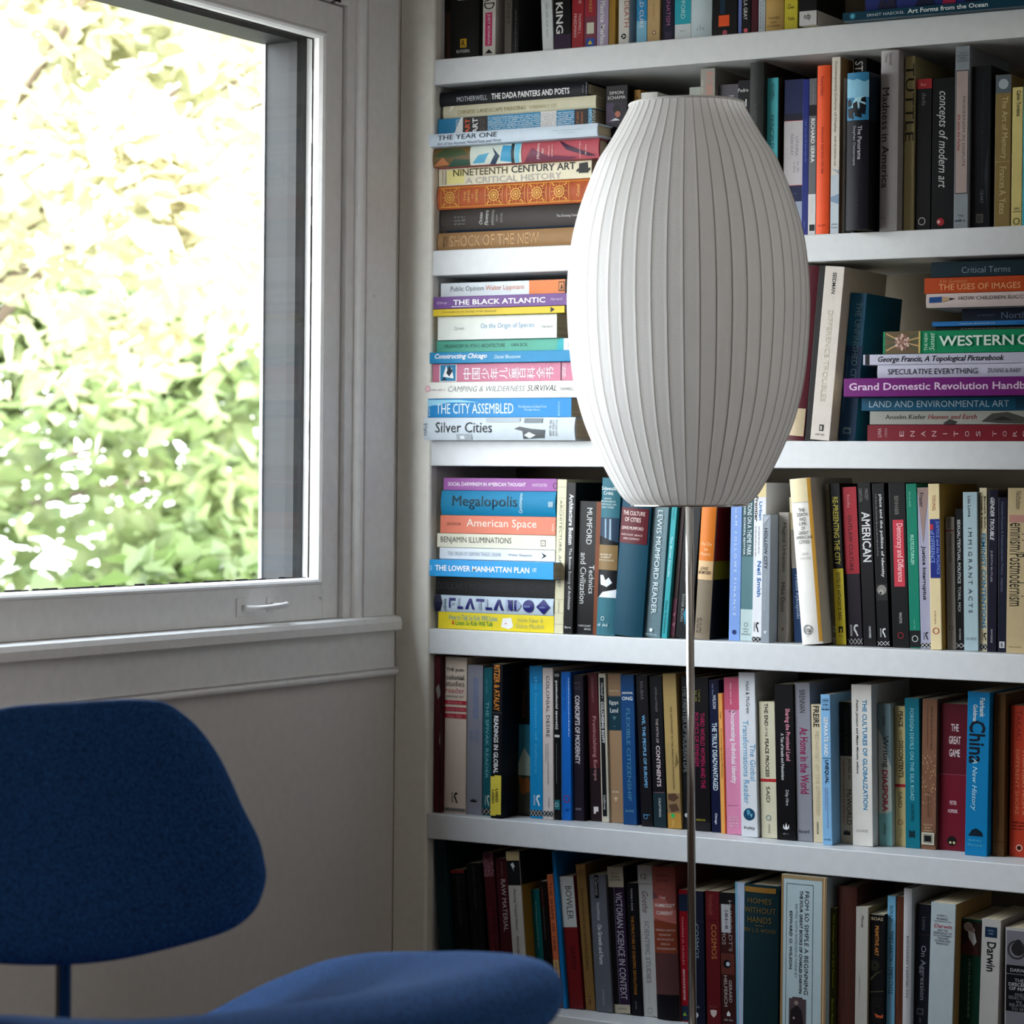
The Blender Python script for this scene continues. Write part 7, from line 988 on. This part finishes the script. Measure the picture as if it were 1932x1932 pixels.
('S', 0.4689, 0.0637, 0.1, -3.1366, 0.2452, 0.041, 0.1569, 'h', (138, 70, 62), 'wide reddish pictorial book with a black foot', 5, [('R', 0.1067, 0.1578, 0.0, 0.041, (121, 54, 34)), ('R', 0.0401, 0.1067, 0.0, 0.041, (80, 49, 49)), ('P', (168, 96, 88), [(0.192, 0.0), (0.2005, 0.0164), (0.1749, 0.041), (0.1536, 0.041), (0.1621, 0.0)]), ('P', (104, 64, 72), [(0.2048, 0.0), (0.1954, 0.0123), (0.192, 0.0)]), ('R', 0.0003, 0.0401, 0.0, 0.041, (13, 11, 17)), ('H', 'AARON', 0.2295, 0.2329, 0.009, 0.0295, (72, 37, 34), ''), ('H', 'SACHS', 0.221, 0.2248, 0.009, 0.0295, (72, 37, 34), ''), ('R', 0.209, 0.2094, 0.0123, 0.0279, (72, 37, 34)), ('H', 'THE', 0.1937, 0.1971, 0.0156, 0.0246, (220, 207, 203), ''), ('H', 'HUMBOLDT', 0.1804, 0.186, 0.0041, 0.0394, (229, 216, 211), 'b'), ('H', 'CURRENT', 0.1681, 0.174, 0.0066, 0.0361, (229, 216, 211), 'b'), ('H', 'NINETEENTH-CENTURY', 0.142, 0.145, 0.0041, 0.039, (203, 176, 168), ''), ('H', 'EXPLORATION', 0.1346, 0.1376, 0.0098, 0.0312, (203, 176, 168), ''), ('H', 'AND THE ROOTS OF', 0.1271, 0.1302, 0.0057, 0.0361, (203, 176, 168), ''), ('H', 'AMERICAN', 0.1197, 0.1228, 0.0131, 0.0287, (203, 176, 168), ''), ('H', 'ENVIRONMENTALISM', 0.1123, 0.1154, 0.0049, 0.0377, (203, 176, 168), '')], []),
('S', 0.5105, 0.0665, 0.1, -2.221, 0.2112, 0.0201, 0.1352, 'p', (138, 14, 26), 'narrow red and navy book beside the lamp pole', 5, [('R', 0.1769, 0.2041, 0.0, 0.0201, (23, 37, 60)), ('R', 0.0017, 0.0255, 0.0, 0.0201, (23, 37, 60)), ('T', 'THOMAS H. HUXLEY', 0.0901, 0.1684, 0.0042, 0.0076, (211, 142, 142), ''), ('T', 'MAN’S PLACE IN NATURE', 0.034, 0.0842, 0.0042, 0.0081, (229, 194, 194), 'bi'), ('P', (129, 172, 49), [(0.0153, 0.0061), (0.0094, 0.0025), (0.0094, 0.0098)])], []),
('S', 0.5415, 0.03, 0.1, -1.6676, 0.2172, 0.0288, 0.139, 'p', (19, 24, 41), 'navy book half behind the lamp pole', 5, [('T', 'COSMOS', 0.1105, 0.1655, 0.0127, 0.0196, (133, 142, 155), ''), ('R', 0.1697, 0.1705, 0.0, 0.0288, (49, 54, 68)), ('M', 0.0312, 0.0379, 0.0101, 0.0216, (113, 121, 133)), ('D', 0.0211, 0.013, 0.0042, (185, 189, 198))], []),
('S', 0.5736, 0.03, 0.1, -1.6506, 0.2198, 0.0244, 0.1407, 'p', (88, 21, 26), 'oxblood book with bronze serif capitals', 5, [('T', 'Humboldt', 0.1817, 0.2143, 0.0054, 0.0137, (138, 64, 56), 'i'), ('R', 0.1734, 0.1742, 0.0, 0.0244, (64, 14, 17)), ('T', 'COSMOS', 0.1127, 0.1675, 0.0098, 0.0186, (176, 113, 60), ''), ('P', (194, 176, 172), [(0.032, 0.0059), (0.0329, 0.0122), (0.032, 0.0176), (0.0253, 0.0166), (0.0203, 0.0117), (0.0253, 0.0068)]), ('M', 0.0354, 0.0404, 0.0049, 0.0196, (129, 64, 60))], []),
('S', 0.599, 0.03, 0.1, -1.8884, 0.2196, 0.0296, 0.1405, 'p', (54, 23, 22), 'dark red book with a white call-number label', 5, [('R', 0.2017, 0.2193, 0.0, 0.0296, (15, 14, 17)), ('T', 'HUMBOLDT’S', 0.1275, 0.2075, 0.0151, 0.0212, (159, 146, 142), ''), ('T', 'COSMOS', 0.1375, 0.1825, 0.0035, 0.0101, (159, 146, 142), ''), ('R', 0.1567, 0.2012, 0.003, 0.0187, (172, 172, 176)), ('T', '2-88-8-1-48', 0.1625, 0.1925, 0.0091, 0.0146, (34, 34, 37), 'b'), ('R', 0.0908, 0.1241, 0.0013, 0.0239, (88, 42, 34)), ('D', 0.1075, 0.0113, 0.0067, (15, 12, 17)), ('D', 0.1075, 0.0131, 0.0034, (176, 181, 194)), ('T', 'GERARD', 0.0474, 0.0825, 0.0139, 0.0192, (194, 181, 176), ''), ('T', 'HELFERICH', 0.0408, 0.0891, 0.0055, 0.0111, (194, 181, 176), ''), ('P', (211, 211, 211), [(0.0341, 0.0126), (0.0299, 0.0096), (0.0258, 0.0096), (0.0258, 0.0156), (0.0299, 0.0156)]), ('M', 0.0174, 0.0224, 0.005, 0.0202, (159, 155, 155))], []),
('S', 0.6294, 0.02, 0.1, -1.3424, 0.2399, 0.0189, 0.1536, 'p', (172, 185, 207), 'thin pale blue and white book', 5, [('R', 0.0119, 0.2396, 0.0, 0.0033, (113, 172, 198)), ('M', 0.0783, 0.2192, 0.0055, 0.0076, (142, 150, 181))], []),
('S', 0.6492, 0.0, 0.1, 0.0, 0.2423, 0.0583, 0.1551, 'h', (8, 37, 43), 'wide dark green worn book with gilt capitals', 5, [('R', 0.2308, 0.239, 0.0017, 0.0542, (129, 92, 37)), ('H', 'HOMES', 0.2136, 0.2218, 0.007, 0.0478, (104, 84, 41), ''), ('H', 'WITHOUT', 0.1988, 0.2075, 0.0012, 0.0548, (104, 84, 41), ''), ('H', 'HANDS', 0.1837, 0.1931, 0.007, 0.0478, (104, 84, 41), ''), ('R', 0.1791, 0.18, 0.0198, 0.035, (104, 84, 41)), ('H', 'REV. J. G. WOOD', 0.1677, 0.175, 0.0012, 0.0548, (104, 84, 41), '')], []),
('S', 0.7117, 0.0, 0.1, 0.0, 0.2626, 0.0753, 0.168, 'b', (172, 189, 194), 'widest pale blue boxed set with a seated portrait', 5, [('R', 0.2567, 0.2623, 0.0, 0.0753, (150, 127, 92)), ('R', 0.029, 0.2623, 0.0, 0.0034, (150, 117, 76)), ('R', 0.029, 0.2623, 0.0678, 0.0753, (150, 117, 76)), ('R', 0.029, 0.2623, 0.0708, 0.0716, (211, 203, 181)), ('R', 0.029, 0.2494, 0.0087, 0.0092, (49, 64, 72)), ('R', 0.029, 0.2494, 0.0527, 0.0533, (49, 64, 72)), ('R', 0.2487, 0.2494, 0.0087, 0.0533, (49, 64, 72)), ('T', 'FROM SO SIMPLE A BEGINNING', 0.0805, 0.2392, 0.0392, 0.046, (45, 56, 64), ''), ('T', 'THE FOUR GREAT BOOKS OF CHARLES DARWIN', 0.0819, 0.2396, 0.0309, 0.0358, (30, 41, 49), 'b'), ('T', 'EDITED WITH INTRODUCTIONS BY', 0.1047, 0.2185, 0.0234, 0.0271, (104, 121, 129), ''), ('T', 'EDWARD O. WILSON', 0.1177, 0.2071, 0.0143, 0.0188, (45, 56, 64), 'b'), ('R', 0.029, 0.0729, 0.0151, 0.0429, (72, 60, 64)), ('P', (72, 60, 64), [(0.0729, 0.0196), (0.0754, 0.0211), (0.0754, 0.0369), (0.0729, 0.0384)]), ('D', 0.0664, 0.0271, 0.0034, (138, 121, 113)), ('P', (32, 26, 30), [(0.0624, 0.0271), (0.055, 0.0181), (0.029, 0.0166), (0.029, 0.0407), (0.055, 0.0362), (0.0624, 0.0301)]), ('D', 0.0428, 0.0234, 0.002, (138, 121, 113))], []),
('S', 0.7875, 0.015, 0.1, 0.0, 0.2147, 0.0095, 0.1374, 'p', (56, 58, 17), 'narrow olive book with yellow-green lettering', 5, [('T', 'The Intelligence of the Flowers', 0.0927, 0.2063, 0.0032, 0.0065, (168, 168, 41), 'b'), ('T', 'Maurice Maeterlinck', 0.0229, 0.0765, 0.0032, 0.0065, (168, 168, 41), 'b')], []),
('S', 0.7976, 0.02, 0.1, 0.0, 0.2496, 0.0307, 0.1597, 'h', (72, 39, 32), 'tall plain brown cloth book', 5, [('M', 0.0646, 0.2268, 0.011, 0.0134, (56, 28, 22))], []),
('S', 0.8291, 0.015, 0.1, 0.0, 0.221, 0.0201, 0.1415, 'p', (174, 170, 161), 'dirty white book with italic author lettering', 5, [('T', 'Morse', 0.1903, 0.2084, 0.0085, 0.0129, (45, 43, 36), 'i'), ('P', (142, 138, 129), [(0.1254, 0.006), (0.1012, 0.0068), (0.0689, 0.0056), (0.1012, 0.0076)])], [(0.221, (155, 129, 88))]),
('S', 0.8497, 0.02, 0.1, 0.0, 0.2119, 0.0238, 0.1356, 'p', (15, 14, 17), 'worn black book with orange lettering and curve', 5, [('H', 'BOAS', 0.2018, 0.2069, 0.0019, 0.0215, (172, 155, 129), 'b'), ('T', 'PRIMITIVE ART', 0.1481, 0.1937, 0.0086, 0.0148, (185, 125, 60), 'b'), ('R', 0.2106, 0.2116, 0.0, 0.0238, (189, 181, 159)), ('R', 0.0383, 0.2116, 0.0, 0.0007, (96, 80, 56)), ('O', 0.1333, 0.0086, 0.0042, (72, 68, 49)), ('O', 0.1333, 0.0086, 0.0076, (49, 47, 34)), ('P', (72, 68, 49), [(0.1124, 0.0012), (0.1228, 0.0119), (0.1269, 0.0226), (0.1204, 0.0119), (0.1092, 0.0024)]), ('P', (72, 68, 49), [(0.093, 0.0005), (0.0963, 0.0234), (0.0947, 0.0234), (0.0914, 0.0005)]), ('P', (168, 76, 41), [(0.0721, 0.0048), (0.0608, 0.0095), (0.0576, 0.0191), (0.0608, 0.0234), (0.0544, 0.0234), (0.0544, 0.0119)]), ('M', 0.0705, 0.0866, 0.0048, 0.0215, (41, 39, 32))], []),
('S', 0.874, 0.03, 0.1, 0.0, 0.2395, 0.0135, 0.1533, 'p', (117, 176, 209), 'light blue book about arrows and cycles of time', 5, [('T', 'GOULD', 0.2013, 0.2254, 0.004, 0.0089, (19, 68, 92), ''), ('T', 'TIME’S ARROW • TIME’S CYCLE', 0.0902, 0.187, 0.0032, 0.0103, (19, 68, 92), '')], []),
('S', 0.8888, 0.03, 0.1, 0.0, 0.2398, 0.0147, 0.1535, 'p', (88, 49, 34), 'thin russet book beside the light blue one', 5, [('M', 0.0724, 0.2331, 0.0011, 0.0043, (129, 78, 52)), ('M', 0.0563, 0.201, 0.0064, 0.0091, (56, 30, 19))], []),
('S', 0.9043, 0.02, 0.1, 0.0, 0.2552, 0.0128, 0.1634, 'h', (176, 176, 178), 'tall pale grey rounded book with thin capitals', 5, [('T', 'RICHARD HAMBLYN', 0.0907, 0.1833, 0.0054, 0.0087, (80, 80, 84), '')], []),
('S', 0.9176, 0.03, 0.1, 0.9661, 0.2312, 0.0289, 0.148, 'p', (15, 19, 27), 'near-black book with grey serif title', 5, [('T', 'Lorenz', 0.1922, 0.2122, 0.0093, 0.0152, (92, 92, 104), ''), ('T', 'On Aggression', 0.0869, 0.169, 0.0063, 0.0165, (138, 138, 148), ''), ('R', 0.185, 0.1858, 0.0, 0.0289, (64, 34, 41)), ('R', 0.0642, 0.0738, 0.0042, 0.0148, (80, 80, 88)), ('R', 0.0658, 0.0722, 0.0059, 0.0131, (15, 19, 27)), ('M', 0.0522, 0.0618, 0.0085, 0.0127, (104, 104, 113))], []),
('S', 0.9529, -0.005, 0.1, 1.0619, 0.2419, 0.0386, 0.1548, 'p', (172, 183, 187), 'wide pale book with red script and small capitals', 5, [('H', 'ROBERT J.', 0.2211, 0.2243, 0.01, 0.0263, (41, 45, 49), ''), ('H', 'RICHARDS', 0.2164, 0.2199, 0.0093, 0.027, (41, 45, 49), ''), ('R', 0.2141, 0.2147, 0.0054, 0.0324, (41, 45, 49)), ('H', 'Darwin', 0.2045, 0.2105, 0.0054, 0.0332, (168, 41, 56), 'i'), ('H', 'AND THE', 0.1996, 0.2026, 0.0108, 0.027, (41, 45, 49), ''), ('H', 'EMERGENCE OF', 0.1956, 0.1986, 0.0054, 0.0332, (41, 45, 49), ''), ('H', 'EVOLUTIONARY', 0.1917, 0.1947, 0.0054, 0.0332, (41, 45, 49), ''), ('H', 'THEORIES', 0.1877, 0.1907, 0.0108, 0.0286, (41, 45, 49), ''), ('H', 'OF MIND AND', 0.1838, 0.1868, 0.007, 0.0317, (41, 45, 49), ''), ('H', 'BEHAVIOR', 0.1798, 0.1828, 0.01, 0.0286, (41, 45, 49), '')], [(0.2419, (159, 129, 80))]),
('S', 0.992, 0.02, 0.1, 1.0093, 0.2177, 0.0348, 0.1393, 'p', (13, 56, 41), 'green book topped by an old bearded man', 5, [('R', 0.1638, 0.214, 0.0, 0.0348, (39, 24, 22)), ('P', (64, 34, 30), [(0.1792, 0.0031), (0.1879, 0.0153), (0.1776, 0.026), (0.1642, 0.0275), (0.1642, 0.0)]), ('D', 0.2061, 0.011, 0.0071, (159, 146, 142)), ('D', 0.2013, 0.0159, 0.0055, (150, 129, 121)), ('P', (207, 207, 211), [(0.2006, 0.0107), (0.1974, 0.0214), (0.1848, 0.0245), (0.1784, 0.0202), (0.1895, 0.0122)]), ('M', 0.0709, 0.1595, 0.0128, 0.0171, (113, 146, 129))], []),
('S', 1.0276, 0.008, 0.1, 1.1776, 0.2225, 0.0294, 0.1424, 'p', (176, 172, 168), 'white book with a navy badge and bold black title', 5, [('R', 0.1959, 0.2112, 0.0053, 0.0235, (12, 37, 62)), ('H', 'APPLE-', 0.2046, 0.2069, 0.0094, 0.0194, (129, 150, 172), ''), ('H', 'MAN', 0.1999, 0.2026, 0.0112, 0.0177, (129, 150, 172), ''), ('T', 'Darwin', 0.1453, 0.1889, 0.0088, 0.0224, (18, 20, 24), 'b')], []),
('S', 1.0678, 0.01, 0.1, 0.0, 0.2135, 0.0412, 0.1367, 'p', (168, 165, 163), 'grey book with a crab picture and black panel', 5, [('R', 0.0664, 0.2091, 0.0016, 0.0412, (110, 108, 115)), ('D', 0.1826, 0.019, 0.0101, (34, 32, 35)), ('O', 0.181, 0.0173, 0.0143, (49, 47, 50)), ('D', 0.1919, 0.0198, 0.005, (34, 32, 35)), ('R', 0.1459, 0.1584, 0.0016, 0.0412, (12, 11, 14)), ('R', 0.0905, 0.1448, 0.0016, 0.0412, (12, 11, 14)), ('H', 'DARWIN', 0.1487, 0.1537, 0.0082, 0.0371, (159, 159, 163), 'b'), ('H', 'THE', 0.1338, 0.1389, 0.0148, 0.0288, (159, 159, 163), ''), ('H', 'DESCENT', 0.1276, 0.1327, 0.0058, 0.0387, (168, 168, 172), 'b'), ('H', 'OF MAN', 0.1214, 0.1264, 0.0066, 0.0371, (168, 168, 172), 'b'), ('H', 'AND', 0.1139, 0.1178, 0.0148, 0.0288, (129, 129, 133), ''), ('H', 'SELECTION', 0.1085, 0.1132, 0.0058, 0.0395, (129, 129, 133), ''), ('H', 'IN', 0.103, 0.1069, 0.0181, 0.0255, (129, 129, 133), ''), ('H', 'RELATION', 0.0976, 0.1022, 0.0074, 0.0379, (129, 129, 133), ''), ('H', 'TO SEX', 0.0921, 0.096, 0.0107, 0.0346, (129, 129, 133), '')], []),
]

for i_, rec_ in enumerate(BOOKS):
    make_book(rec_, i_)
